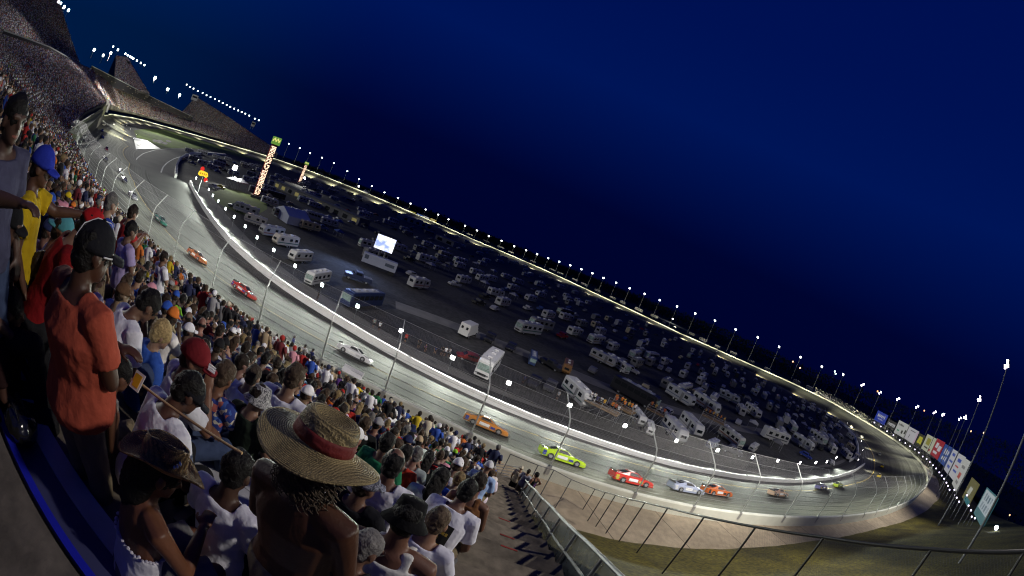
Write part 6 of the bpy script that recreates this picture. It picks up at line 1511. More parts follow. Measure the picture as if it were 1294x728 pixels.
def build_motorhome():
    t = proto_root('motorhome'); w, L_ = 2.55, 10.2
    paint(hull([(-L_/2, .5), (L_/2-.1, .5), (L_/2, 1.3), (L_/2-.18, 3.0), (L_/2-.6, 3.4), (-L_/2+.2, 3.45), (-L_/2, 3.2)], w, .14).build('body', M_vehicle, t), (.72, .72, .70))
    win(t, (L_/2-.055, 0, 2.15), (.12, 2.15, 1.15), 'windscreen', mat('lit_windscreen', (.25, .33, .30), .1, 0, .4, 3))  # lit look of the windscreen is put into a pale glass colour
    win(t, (L_/2+.0, 0, .95), (.12, 1.5, .35), 'grille', M_black)
    for sg in (-1, 1):
        mb = MB(); mb.ell((L_/2-.02, sg*.95, 1.0), (.08, .2, .12)); mb.build('headlight', M_chrome, t, smooth=True)
        for x in (3.6, 1.6, -.8, -3.4): win(t, (x, sg*(w/2+.004), 2.25), (1.3, .05, .75))
        mb = MB(); mb.box((-.3, sg*(w/2+.003), 1.35), (L_*.9, .03, .28)); paint(mb.build('stripe', M_vehicle, t), (.10, .12, .2))
        mb = MB(); mb.box((L_/2-.1, sg*(w/2+.22), 2.2), (.12, .25, .4), bev=.04); mb.build('mirror', M_black, t)
    for x in (-3.2, -.6, 2.4): mb = MB(); mb.box((x, 0, 3.56), (1.05, .8, .3), bev=.08); paint(mb.build('roof_unit', M_vehicle, t), (.66, .66, .66))
    mb = MB(); mb.tube([(-3.8, -1.3, 3.2), (3.0, -1.3, 3.2)], .09, 8); paint(mb.build('awning', M_vehicle, t), (.5, .5, .5)); wheels(t, (-2.6, 3.4), w, .46)
def build_pickup():
    t = proto_root('pickup_truck'); w = 1.95
    paint(hull([(-2.8, .45), (2.75, .45), (2.8, .95), (2.6, 1.12), (1.25, 1.2), (.55, 1.85), (-.75, 1.88), (-1.0, 1.22), (-2.8, 1.22)], w, .10).build('body', M_vehicle, t), (.1, .1, .12))
    mb = MB(); mb.box((-1.95, 0, 1.20), (1.5, 1.55, .08)); mb.build('bed', M_black, t)
    win(t, (.93, 0, 1.52), (.55, 1.6, .06), 'windscreen').rotation_euler = (0, 0, 0)
    for sg in (-1, 1):
        win(t, (.0, sg*(w/2+.0), 1.52), (1.15, .05, .42)); mb = MB(); mb.box((2.78, sg*.72, .88), (.06, .36, .2), bev=.02); mb.build('headlight', M_chrome, t)
    wheels(t, (-1.75, 1.85), w, .4)
def build_car():
    t = proto_root('parked_car'); w = 1.85
    paint(hull([(-2.35, .4), (2.3, .4), (2.35, .75), (1.3, .98), (.6, 1.5), (-1.3, 1.55), (-2.1, 1.02), (-2.38, .9)], w, .16).build('body', M_vehicle, t), (.1, .1, .12))
    for sg in (-1, 1):
        win(t, (-.3, sg*(w/2-.01), 1.22), (1.9, .05, .36)); mb = MB(); mb.box((2.3, sg*.66, .72), (.08, .34, .14), bev=.02); mb.build('headlight', M_chrome, t)
    mb = MB(); mb.add([(1.24, -.72, 1.03), (1.24, .72, 1.03), (.66, .66, 1.47), (.66, -.66, 1.47)], [(0, 1, 2, 3)]); mb.build('windscreen', M_glass, t); wheels(t, (-1.45, 1.45), w, .34)
def build_bus():
    t = proto_root('bus'); w, L_ = 2.5, 11.0
    paint(hull([(-L_/2, .45), (L_/2-.05, .45), (L_/2, 1.2), (L_/2-.2, 2.9), (L_/2-.5, 3.15), (-L_/2+.15, 3.15), (-L_/2, 2.95)], w, .12).build('body', M_vehicle, t), (.04, .06, .14))
    for sg in (-1, 1):
        for k in range(6): win(t, (-4.2+1.6*k, sg*(w/2+.004), 2.15), (1.35, .05, .85))
    win(t, (L_/2-.07, 0, 2.0), (.12, 2.1, 1.2), 'windscreen', mat('pale_windscreen', (.22, .30, .28), .1, 0, .3, 3)); mb = MB(); mb.box((0, 0, 3.2), (L_*.7, 1.7, .12), bev=.04); paint(mb.build('roof_rack', M_vehicle, t), (.30, .32, .38))
    for x in (-2.5, 0, 2.5): mb = MB(); mb.box((x, 0, 3.36), (1.0, .8, .24), bev=.06); paint(mb.build('roof_unit', M_vehicle, t), (.35, .36, .4))
    wheels(t, (-3.2, 3.4), w, .46)
def build_box_truck():
    t = proto_root('box_truck'); w = 2.3
    paint(hull([(-3.4, .6), (1.5, .6), (1.5, 3.0), (1.35, 3.1), (-3.3, 3.1), (-3.4, 2.95)], w, .08).build('box', M_vehicle, t), (.62, .62, .62))
    cab = paint(hull([(1.53, .45), (3.3, .45), (3.35, 1.2), (2.85, 1.4), (2.4, 2.1), (1.53, 2.15)], w*.9, .1).build('cab', M_vehicle, t), (.62, .62, .62)); mb = MB(); mb.add([(2.88, -.85, 1.42), (2.88, .85, 1.42), (2.44, .8, 2.05), (2.44, -.8, 2.05)], [(0, 1, 2, 3)]); mb.build('windscreen', M_glass, cab)
    for sg in (-1, 1): win(t, (-3.41, sg*.55, 2.2), (.06, .5, .55), 'rear_window')
    wheels(t, (-2.1, 2.4), w, .42)
def build_canopy():
    t = proto_root('canopy_tent')
    for x in (-1.5, 1.5):
        for y in (-1.5, 1.5): mb = MB(); mb.tube([(x, y, 0), (x, y, 2.1)], .035, 6); mb.build('leg', M_steel, t)
    mb = MB(); mb.add([(-1.6, -1.6, 2.1), (1.6, -1.6, 2.1), (1.6, 1.6, 2.1), (-1.6, 1.6, 2.1), (0, 0, 2.95), (-1.6, -1.6, 1.85), (1.6, -1.6, 1.85), (1.6, 1.6, 1.85), (-1.6, 1.6, 1.85)], [(0, 1, 4), (1, 2, 4), (2, 3, 4), (3, 0, 4), (0, 5, 6, 1), (1, 6, 7, 2), (2, 7, 8, 3), (3, 8, 5, 0)]); paint(mb.build('roof', M_cloth, t, recalc=False), (.3, .32, .4))
for f in (build_trailer, build_motorhome, build_pickup, build_car, build_bus, build_box_truck, build_canopy): f()
USED = set(); USED_N = []; STR = [(.10, .12, .2), (.22, .05, .03), (.05, .12, .10), (.25, .2, .12), (.06, .06, .07), (.16, .18, .3), (.3, .3, .3)]
def put(kind, loc, ang, label, group=None, col=None, scale=1.0, cat=None):
    src = PROTO[kind]
    o = src if kind not in USED else copy_tree(src)
    USED.add(kind)
    o.location = loc; o.rotation_euler = (0, 0, ang); o.scale = (scale,)*3
    tag(o, label, cat or {'travel_trailer': 'trailer', 'motorhome': 'motorhome', 'pickup_truck': 'pickup truck', 'parked_car': 'car', 'bus': 'bus', 'box_truck': 'truck', 'canopy_tent': 'tent'}[kind], group)
    if group is None and 'group' in o: del o['group']
    for ch in KIDS[o.name]:
        if ch.name.startswith('stripe'): paint(ch, STR[len(USED_N) % len(STR)])
    USED_N.append(1)
    if col is not None:
        for ch in KIDS[o.name]:
            if ch.name.startswith(('body', 'box', 'cab')) or (kind == 'canopy_tent' and ch.name.startswith('roof')): paint(ch, col)
    return o
def park(kind, a, b, label, col=None, group='campers and cars by the infield wall', scale=1.0):
    A, B = atz(a[0], a[1], 0), atz(b[0], b[1], 0); c = (A+B)/2; d = B-A; c.z = .02
    return put(kind, c, math.atan2(d.y, d.x), label, group, col, scale)
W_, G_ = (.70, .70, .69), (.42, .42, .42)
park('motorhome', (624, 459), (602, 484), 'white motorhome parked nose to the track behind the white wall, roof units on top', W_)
park('box_truck', (578, 428), (601, 421), 'white box truck with two dark square rear windows beside the dark lane', (.60, .60, .58))
park('parked_car', (598, 458), (585, 454), 'dark red car left of the white motorhome', (.16, .015, .012))
park('pickup_truck', (622, 426), (613, 436), 'black pickup parked between the white box truck and the white motorhome', (.02, .02, .024))
park('parked_car', (649, 438), (640, 446), 'dark car behind the white motorhome', (.025, .025, .03))
park('bus', (672, 447), (670, 470), 'dark blue bus with pale roof rack parked beyond the white motorhome', (.03, .05, .13), scale=.62)
park('pickup_truck', (678, 481), (668, 494), 'black pickup with a bright windscreen, left one of a pair behind the white wall', (.02, .02, .025))
park('pickup_truck', (698, 486), (689, 499), 'dark pickup with a white roll bar, right one of a pair behind the white wall', (.05, .05, .06))
park('travel_trailer', (716, 460), (711, 482), 'orange-brown trailer with a bluish roof in the second row', (.20, .10, .035), scale=.8)
park('travel_trailer', (712, 492), (741, 521), 'large pale grey fifth-wheel trailer beside the scaffold viewing deck', (.55, .55, .54), scale=1.02)
park('travel_trailer', (794, 522), (811, 545), 'pale grey trailer with a flat front, right of the scaffold viewing deck', (.50, .50, .49), scale=.72)
park('travel_trailer', (816, 538), (819, 556), 'small white trailer tucked behind a fence post next to the flat-fronted trailer', (.60, .60, .58), scale=.6)
park('travel_trailer', (836, 538), (861, 567), 'long ribbed white trailer, left one of a close pair', (.60, .60, .59), scale=.98)
park('travel_trailer', (856, 531), (884, 562), 'long ribbed white trailer, right one of a close pair', (.55, .55, .54), scale=1.02)
park('travel_trailer', (905, 563), (889, 569), 'low white trailer with a blue striped cover', (.42, .44, .55), scale=.6)
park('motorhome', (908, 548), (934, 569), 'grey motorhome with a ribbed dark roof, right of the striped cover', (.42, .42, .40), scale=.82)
park('pickup_truck', (915, 570), (930, 576), 'grey pickup under the side of the ribbed grey motorhome', (.16, .16, .17))
park('travel_trailer', (957, 566), (941, 575), 'small rounded pale trailer beside a track light', (.50, .50, .49), scale=.62)
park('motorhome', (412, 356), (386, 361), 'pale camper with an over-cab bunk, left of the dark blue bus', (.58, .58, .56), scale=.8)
park('bus', (478, 386), (431, 388), 'dark blue touring bus with white roof hatches behind the white wall', (.018, .03, .09), scale=1.0)
park('pickup_truck', (460, 358), (441, 352), 'dark blue pickup on the open gravel above the dark blue bus', (.03, .04, .09), scale=1.25)
park('travel_trailer', (330, 287), (312, 281), 'pale trailer with red bunting at the left of the camper row', (.42, .40, .38), scale=.9)
park('travel_trailer', (352, 301), (330, 298), 'grey trailer next to the one with red bunting', (.36, .36, .36), scale=1.0)
park('travel_trailer', (371, 313), (346, 310), 'pale trailer with brown lit front, third of the left camper row', (.48, .44, .38), scale=1.0)
park('travel_trailer', (388, 331), (366, 331), 'white-framed trailer before the pale camper with the bunk', (.50, .50, .48), scale=.9)
park('pickup_truck', (302, 266), (291, 262), 'dark pickup behind the track lights near the pylon island', (.04, .05, .08))
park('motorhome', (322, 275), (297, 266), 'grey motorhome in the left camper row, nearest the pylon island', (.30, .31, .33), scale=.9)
park('parked_car', (283, 240), (274, 236), 'yellow car beside the tents left of the pylon', (.40, .34, .03))
park('pickup_truck', (266, 237), (273, 240), 'white pickup near the winged yellow sign', (.5, .5, .5))
for i, (x, y, c) in enumerate(((292, 238, (.42, .42, .44)), (301, 240, (.36, .37, .40)))): put('canopy_tent', atz(x, y, 0), .4+i, ('white' if i == 0 else 'grey')+' canopy tent left of the tall pylon', 'campers and cars by the infield wall', c, 1.9)
for i, (a, b, kind, c, sc, lb) in enumerate((
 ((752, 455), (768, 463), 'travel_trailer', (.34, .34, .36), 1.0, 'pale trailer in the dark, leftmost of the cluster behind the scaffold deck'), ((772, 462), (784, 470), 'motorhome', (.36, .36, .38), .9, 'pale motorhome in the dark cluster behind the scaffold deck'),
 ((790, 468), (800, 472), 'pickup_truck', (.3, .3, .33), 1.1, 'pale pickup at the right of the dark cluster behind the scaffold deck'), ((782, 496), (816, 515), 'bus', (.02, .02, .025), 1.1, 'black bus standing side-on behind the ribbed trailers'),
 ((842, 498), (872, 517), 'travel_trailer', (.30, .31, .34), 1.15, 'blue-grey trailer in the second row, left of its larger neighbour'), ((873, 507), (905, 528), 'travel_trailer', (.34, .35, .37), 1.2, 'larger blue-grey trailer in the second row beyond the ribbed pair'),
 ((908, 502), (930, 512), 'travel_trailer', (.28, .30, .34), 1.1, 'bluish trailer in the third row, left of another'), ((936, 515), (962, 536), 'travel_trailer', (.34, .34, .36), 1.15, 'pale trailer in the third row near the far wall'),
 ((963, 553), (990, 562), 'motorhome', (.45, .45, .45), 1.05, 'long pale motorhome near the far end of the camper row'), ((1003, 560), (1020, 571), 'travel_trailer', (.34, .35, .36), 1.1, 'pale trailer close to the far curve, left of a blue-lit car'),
 ((1022, 552), (1040, 566), 'motorhome', (.36, .37, .38), 1.1, 'pale motorhome by the far curve wall'), ((1012, 575), (1022, 581), 'parked_car', (.02, .05, .30), 1.0, 'blue-lit car beside a track light near the far wall end'),  # the car's blue-lit look is put into its paint colour
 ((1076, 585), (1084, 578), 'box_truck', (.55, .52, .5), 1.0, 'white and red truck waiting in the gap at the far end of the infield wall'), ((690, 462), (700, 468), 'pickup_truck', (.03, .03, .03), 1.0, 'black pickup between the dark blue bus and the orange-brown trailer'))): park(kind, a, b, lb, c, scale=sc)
# scaffold viewing deck with people, in front of the second row
def deck(px, py, ang, w, d, h, label):
    P = atz(px, py, 0); t = empty('viewing_deck', (P.x, P.y, 0), ang); tag(t, label, 'viewing deck')
    mb = MB(); mb.box((0, 0, h), (w, d, .15)); mb.build('floor', mat('deck_boards', (.22, .15, .08), .8, 0, .3, 2), t)
    for x in (-w/2, 0, w/2):
        for y in (-d/2, d/2): mb = MB(); mb.tube([(x, y, 0), (x, y, h+1.0)], .04, 6); mb.build('post', M_steel, t)
    mb = MB()
    for z in (h+.5, h+1.0): mb.tube([(-w/2, -d/2, z), (w/2, -d/2, z)], .035, 6); mb.tube([(-w/2, d/2, z), (w/2, d/2, z)], .035, 6)
    for k in range(5): mb.tube([(-w/2+w*k/5, -d/2, .3), (-w/2+w*(k+1)/5, -d/2, h-.2)], .03, 5)
    mb.build('rails', M_steel, t); return t, P
ccol = [(.55, .16, .02), (.5, .3, .05), (.6, .6, .6), (.4, .1, .04), (.05, .05, .1), (.5, .5, .52), (.3, .2, .08)]
cname = ['orange', 'gold', 'white', 'rust', 'navy', 'pale grey', 'tan']
q = random.Random(9)
for di, (px, py, ang, w, d, h, lb, n) in enumerate(((755, 527, -.45, 6.5, 2.6, 2.0, 'scaffold viewing deck full of people right of the large grey trailer', 9), (778, 531, -.6, 5.0, 3.0, 2.6, 'higher scaffold deck with people in orange beside the flat-fronted trailer', 8), (893, 545, -.5, 6, 2.4, 3.2, 'raised platform with people on the ribbed trailers', 6), (822, 534, -.5, 4, 2.0, 2.4, 'small platform with people in orange behind the white trailer', 4))):
    t, P = deck(px, py, ang, w, d, h, lb)
    for k in range(n):
        lx, ly = -w/2+.5+(w-1)*k/max(1, n-1), q.uniform(-d*.3, d*.3); c = Vector((P.x+lx*math.cos(ang)-ly*math.sin(ang), P.y+lx*math.sin(ang)+ly*math.cos(ang), h+.08)); ci_ = q.randrange(7); po = q.choice(['stand_down', 'stand_fold', 'stand_hips'])
        make_person(POSES[po], [('person', proto(po, 'body'), None), ('shirt', proto(po, 'tee'), ccol[ci_]), ('shorts', proto(po, 'shorts'), PANTC['dark'])], c, 180+q.uniform(-30, 30), 1.0, q.choice(SKINS), 'person in a %s shirt on the %s, %s along' % (cname[ci_], ['scaffold deck by the grey trailer', 'higher scaffold deck', 'ribbed trailers platform', 'small platform'][di], ordinal(k+1)), 'people on the viewing decks', [('hair', HEAD['hair'], HAIRC['dark brown'], None)])
# small groups standing on the open lane
for k, (x, y) in enumerate(((528, 440), (536, 443), (549, 446), (557, 449), (561, 450), (566, 451), (478, 418), (511, 433), (471, 414), (400, 381), (610, 455), (660, 485), (703, 505))):
    po = q.choice(['stand_down', 'stand_fold', 'stand_hips', 'sit_lap'] if k < 6 else ['stand_down', 'stand_hips']); P = atz(x, y, 0); P.z = .02; cn = q.choice(['white', 'black', 'grey', 'red', 'navy'])
    make_person(POSES[po], [('person', proto(po, 'body'), None), ('shirt', proto(po, 'tee'), CLOTHC[cn]), ('shorts', proto(po, 'shorts'), PANTC['dark'])], P, 180+q.uniform(-40, 40), 1.0, q.choice(SKINS), 'person in %s %s on the infield lane, %s counting from the white motorhome' % (cn, 'sitting' if po.startswith('sit') else 'standing', ordinal(k+1)), 'people on the infield lane', [('hair', HEAD['hair'], HAIRC['black'], None)])
# the dark field of parked campers and cars
vr = random.Random(77); infx = [(p.x, p.y) for p in inf]
def inside(x, y):
    c = False; j = len(infx)-1
    for i in range(len(infx)):
        xi, yi = infx[i]; xj, yj = infx[j]
        if (yi > y) != (yj > y) and x < (xj-xi)*(y-yi)/(yj-yi)+xi: c = not c
        j = i
    return c
occ = [(o.location.x, o.location.y) for o in C.objects if o.parent is None and o.name.split('.')[0] in ('travel_trailer', 'motorhome', 'pickup_truck', 'parked_car', 'bus', 'box_truck', 'canopy_tent', 'scoring_pylon', 'video_screen', 'viewing_deck', 'work_light')]
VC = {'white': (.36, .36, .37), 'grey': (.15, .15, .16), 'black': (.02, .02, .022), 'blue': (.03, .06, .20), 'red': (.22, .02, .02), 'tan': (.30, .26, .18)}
KN = {'travel_trailer': 'travel trailer', 'motorhome': 'motorhome', 'pickup_truck': 'pickup truck', 'parked_car': 'car', 'canopy_tent': 'canopy tent', 'bus': 'bus'}
FIELD = []; cnt = 0; Yr = 86.0; row = 0
while Yr < 560 and cnt < 430:
    x = -310 + vr.uniform(0, 8); row += 1
    while x < 330:
        dist = math.hypot(x, Yr); stepx = 5.5 if dist < 200 else 8.0 if dist < 330 else 12
        x += stepx*vr.uniform(.8, 1.7)
        yy = Yr + (x**2)*.00035 + vr.uniform(-1.0, 1.0)
        P = V3((x, yy, 0.02)); a_ = math.degrees(math.atan2(x, yy))
        if not inside(x, yy) or not inside(x*1.05+2, yy+22) or any((x-a)**2+(yy-b)**2 < 64 for a, b in occ): continue
        if a_ < -8 and dist < 118 or a_ < -49 or a_ < -38 and dist < 255 or (a_ < -20 and dist < 150 and vr.random() < .8): continue
        if -8 <= a_ < 14 and dist < 104: continue
        keep = .72 if a_ > 18 else .58 if a_ > 0 else .46
        if vr.random() > keep: continue
        kind = vr.choices(['travel_trailer', 'motorhome', 'pickup_truck', 'parked_car', 'canopy_tent', 'bus'], [30, 14, 18, 22, 8, 3])[0]; cn = vr.choices(list(VC), [34, 20, 20, 10, 6, 8])[0]
        if kind in ('travel_trailer', 'motorhome') and cn in ('black', 'red', 'blue'): cn = 'white'
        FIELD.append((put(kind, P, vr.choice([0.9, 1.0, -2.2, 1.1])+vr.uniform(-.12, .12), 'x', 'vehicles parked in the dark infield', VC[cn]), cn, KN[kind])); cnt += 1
        if cnt >= 430: break
    Yr += 15.0 if Yr < 200 else 22 if Yr < 330 else 34
LMK = [('the tall pylon', atz(323, 250, 0)), ('the small pylon', atz(378, 232, 0)), ('the video screen', atz(478, 343, 0)), ('the white motorhome', atz(612, 472, 0)), ('the scaffold decks', atz(770, 528, 0)), ('the peaked tent', atz(367, 280, 0)), ('the far wall end', atz(1083, 570, 0)), ('the ribbed trailers', atz(870, 550, 0)), ('the flat-roofed building', atz(526, 284, 0))]
rank = {}
for o, cn, kn in FIELD:
    nm, d_ = min(((n_, (o.location.xy-p_.xy).length) for n_, p_ in LMK), key=lambda q_: q_[1]); rank.setdefault((cn, kn, nm), []).append((d_, o))
for (cn, kn, nm), L_ in rank.items():
    for r_, (d_, o) in enumerate(sorted(L_, key=lambda q_: q_[0])): o['label'] = '%s %s in the dark infield, %s from %s' % (cn, kn, 'nearest of these' if r_ == 0 else ordinal(r_+1)+' nearest', nm)
# low garage block, peaked tent and pale wing-roofed building far inside
def ground_building(a, b, depth, h, label, name, col, roofcol, lit=None, peak=0):
    A, B = atz(*a, 0), atz(*b, 0); d = B-A; L_ = d.length; t = empty(name, ((A+B)/2).to_tuple()[:2]+(0,), math.atan2(d.y, d.x)); tag(t, label, 'building')
    mb = MB(); mb.box((0, depth/2, h/2), (L_, depth, h)); mb.build('wall', mat(name+'_wall', col, .8, 0, .2, .3), t)
    mb = MB(); mb.prism([(-L_/2-.4, h+.003), (L_/2+.4, h+.003), (L_/2+.4, h+.35), (0, h+.35+peak), (-L_/2-.4, h+.35)], -.5, depth+.5); mb.build('roof', mat(name+'_roof', roofcol, .8, 0, .2, .3), t)
    n = max(2, int(L_/7)); r = random.Random(int(L_))
    for k in range(n):
        o = win(t, (-L_/2+L_*(k+.5)/n, -.03, h*.45), (L_/n*.5, .1, h*.55), 'door', (emat(name+'_lit', lit, .25) if lit and r.random() < .55 else M_glass))
    return t
ground_building((345, 236), (452, 285), 10, 4.0, 'long low garage block with a row of dim yellow doorways in the infield', 'garage_block', (.12, .12, .13), (.07, .075, .09), (.6, .5, .15))
ground_building((508, 278), (545, 291), 14, 5.0, 'pale low building with a long flat roof near the back straight', 'pale_building', (.42, .42, .36), (.26, .26, .24))
ground_building((549, 302), (572, 312), 12, 4.0, 'small pale shed in the dark beyond the video screen', 'pale_shed', (.25, .25, .25), (.2, .2, .21))
P = atz(367, 280, 0); t = empty('peaked_tent', (P.x, P.y, 0), -.5); tag(t, 'large pale tent with a peaked roof below the tall pylon', 'tent')
mb = MB(); mb.prism([(-6.5, .0), (6.5, .0), (6.5, 2.8), (0, 5.0), (-6.5, 2.8)], -5, 5); paint(mb.build('canvas', M_cloth, t), (.42, .45, .55)); win(t, (-6.53, 0, 1.3), (.08, 3, 2.6), 'opening', M_black)

# ------------------------------------------------------------------ race cars
def build_racer():
    t = proto_root('race_car'); w = 1.9
    mb = MB(); rings = []
    for x, hw, zl, zt in ((-2.5, .80, .30, .92), (-2.42, .90, .22, .98), (-1.5, .97, .16, .97), (-.9, .95, .14, .93), (.6, .95, .13, .90), (1.4, .97, .13, .84), (2.2, .92, .12, .70), (2.48, .82, .12, .58), (2.55, .6, .14, .48)):
        rings.append([V3((x, sg*a*hw, zl+(zt-zl)*b)) for sg, a, b in ((-1, .96, 0), (-1, 1.0, .35), (-1, .97, .75), (-1, .82, .98), (1, .82, .98), (1, .97, .75), (1, 1.0, .35), (1, .96, 0))])
    mb.rings(rings); paint(mb.build('body', M_carpaint, t, smooth=False), (.5, .02, .02))
    mb = MB(); mb.rings([[V3((x, sg*y, z)) for sg, y, z in ((-1, yb, zb), (-1, yt, zt), (1, yt, zt), (1, yb, zb))] for x, yb, zb, yt, zt in ((-1.75, .70, .95, .62, .98), (-.75, .78, .93, .58, 1.31), (.15, .80, .90, .58, 1.33), (1.05, .80, .88, .72, .90))]); paint(mb.build('roof', M_carpaint, t), (.5, .02, .02))
    mb = MB(); mb.add([(.24, -.55, 1.312), (.24, .55, 1.312), (1.0, .70, .925), (1.0, -.70, .925)], [(0, 1, 2, 3)]); mb.build('windscreen', M_glass, t)
    mb = MB(); mb.add([(-.84, -.55, 1.295), (-.84, .55, 1.295), (-1.66, .60, 1.008), (-1.66, -.60, 1.008)], [(0, 1, 2, 3)]); mb.build('rear_window', M_glass, t)
    for sg in (-1, 1):
        mb = MB(); mb.add([(-.7, sg*.80, .98), (.6, sg*.815, .96), (.15, sg*.615, 1.29), (-.65, sg*.625, 1.27)], [(0, 1, 2, 3)]); mb.build('side_window', M_black, t)
        mb = MB(); mb.add([(-.75, sg*.968, .38), (.35, sg*.968, .38), (.35, sg*.955, .72), (-.75, sg*.955, .72)], [(0, 1, 2, 3)]); mb.build('number_panel', M_white, t)
        mb = MB(); mb.add([(-2.3, sg*.962, .32), (-1.95, sg*.975, .32), (-1.95, sg*.93, .82), (-2.3, sg*.90, .82)], [(0, 1, 2, 3)]); paint(mb.build('decal', M_carpaint, t), (.5, .5, .05)); mb = MB(); mb.add([(.5, sg*.972, .36), (1.0, sg*.974, .36), (1.0, sg*.966, .60), (.5, sg*.962, .60)], [(0, 1, 2, 3)]); paint(mb.build('decal', M_carpaint, t), (.5, .5, .05))
        mb = MB(); mb.ell((2.36, sg*.62, .52), (.14, .16, .08)); mb.build('headlight', M_white, t, smooth=True)
    mb = MB(); mb.box((-.3, 0, 1.335), (.55, .75, .02)); mb.build('number_panel', M_white, t); mb = MB(); mb.add([(1.3, -.5, .862), (2.1, -.42, .735), (2.1, .42, .735), (1.3, .5, .862)], [(0, 1, 2, 3)]); paint(mb.build('hood_decal', M_carpaint, t), (.05, .06, .3))
    mb = MB(); mb.box((-2.42, 0, 1.08), (.06, 1.55, .2)); mb.build('spoiler', M_black, t); mb = MB(); mb.box((2.5, 0, .10), (.3, 1.75, .04)); mb.build('splitter', M_black, t); wheels(t, (-1.4, 1.45), 2.0, .34, .30)
build_racer()
def track_point(px, py):
    """where the sight line meets the banked strip"""
    d = ray(px, py); best = None
    a, _ = azdep(px, py)
    for i in range(0, NT, 2):
        if abs(WAZ[i]-a) > 14: continue
        for t in np.linspace(0, 1, 15):
            p = YL[i].lerp(WL[i], t); p.z -= .35*4*t*(1-t)
            v = p-V3((0, 0, CAMZ)); e = (v.normalized()-d).length
            if best is None or e < best[0]: best = (e, i, t, p)
    return best
RCARS = [((143, 157), (.6, .6, .6), 'white race car alone at the far left corner'), ((131, 159), (.5, .5, .5), 'silver race car first in the line along the left wall'), ((130, 166), (.65, .65, .65), 'white race car second in the line along the left wall'), ((130, 174), (.04, .08, .35), 'blue race car last in the line along the left wall'),
 ((135, 189), (.25, .03, .04), 'dark red race car below the line along the left wall'), ((132, 202), (.03, .03, .035), 'black race car just below the dark red one'), ((151, 220), (.62, .62, .62), 'white race car coming down the left straight, ahead of another white one'), ((157, 229), (.05, .05, .06), 'dark race car between the two white ones on the left'),
 ((168, 250), (.60, .58, .64), 'pale race car below the white and dark pair on the left'), ((203, 281), (.03, .22, .16), 'green race car on the left part of the track'), ((250, 325), (.48, .16, .05), 'orange and red race car above the crowd at left'), ((312, 368), (.42, .035, .025), 'red race car crossing behind a fence post left of centre'),
 ((458, 447), (.74, .74, .74), 'white race car in the middle of the track before the dark blue bus'), ((627, 528), (.55, .22, .04), 'orange race car passing the foot of the white motorhome'), ((727, 567), (.42, .62, .02), 'lime green race car at the foot of the large grey trailer'), ((806, 589), (.50, .03, .02), 'red race car right of the lime green one'),
 ((873, 606), (.34, .38, .50), 'pale blue race car behind the orange-red one'), ((914, 619), (.62, .13, .015), 'orange-red race car, brightest of the right-hand pack'), ((984, 622), (.60, .40, .28), 'white and orange race car right of the orange-red one'), ((1036, 617), (.10, .09, .20), 'dark purple race car at the right-hand bend'), ((1059, 616), (.38, .50, .03), 'yellow-green race car just ahead of the purple one'),
 ((1111, 603), (.62, .42, .015), 'yellow race car, lower one of the two on the far bend'), ((1115, 590), (.55, .36, .02), 'yellow and black race car, upper one of the two on the far bend'), ((1110, 577), (.5, .5, .4), 'cream race car above the yellow pair on the far bend'), ((1086, 555), (.60, .60, .60), 'white race car entering the far bend'), ((1073, 543), (.62, .60, .55), 'pale race car following the white one into the far bend'), ((1026, 512), (.7, .7, .7), 'white race car with bright lights coming off the back straight')]
DCOL = [(.5, .42, .04), (.03, .05, .3), (.55, .55, .55), (.02, .02, .02), (.4, .03, .03)]
for (x, y), c, lb in RCARS:
    e, i, tt, p = track_point(x, y); j = (i+3) % NT; t_ = (WL[j]-WL[i]); t_.z = (YL[j].lerp(WL[j], tt).z-YL[i].lerp(WL[i], tt).z); t_.normalize(); up_ = (WL[i]-YL[i]).normalized(); nrm = t_.cross(up_); nrm = nrm if nrm.z > 0 else -nrm
    fwd = t_ if True else -t_; left_ = nrm.cross(fwd)
    o = PROTO['race_car'] if 'race_car' not in USED else copy_tree(PROTO['race_car']); USED.add('race_car')
    mt = Matrix((fwd, left_, nrm)).transposed().to_4x4(); mt.translation = p+nrm*.06; o.matrix_world = mt; tag(o, lb, 'race car', 'race cars on the track')
    for ch in KIDS[o.name]:
        if ch.name.startswith(('decal', 'hood_decal')): paint(ch, DCOL[(int(x)+len(ch.name)) % len(DCOL)])
        if ch.name.startswith(('body', 'roof')): paint(ch, c if not (ch.name.startswith('roof') and 'black' in lb) else (.02, .02, .02))
for k in list(PROTO):
    if k not in USED: bpy.data.objects.remove(PROTO[k])

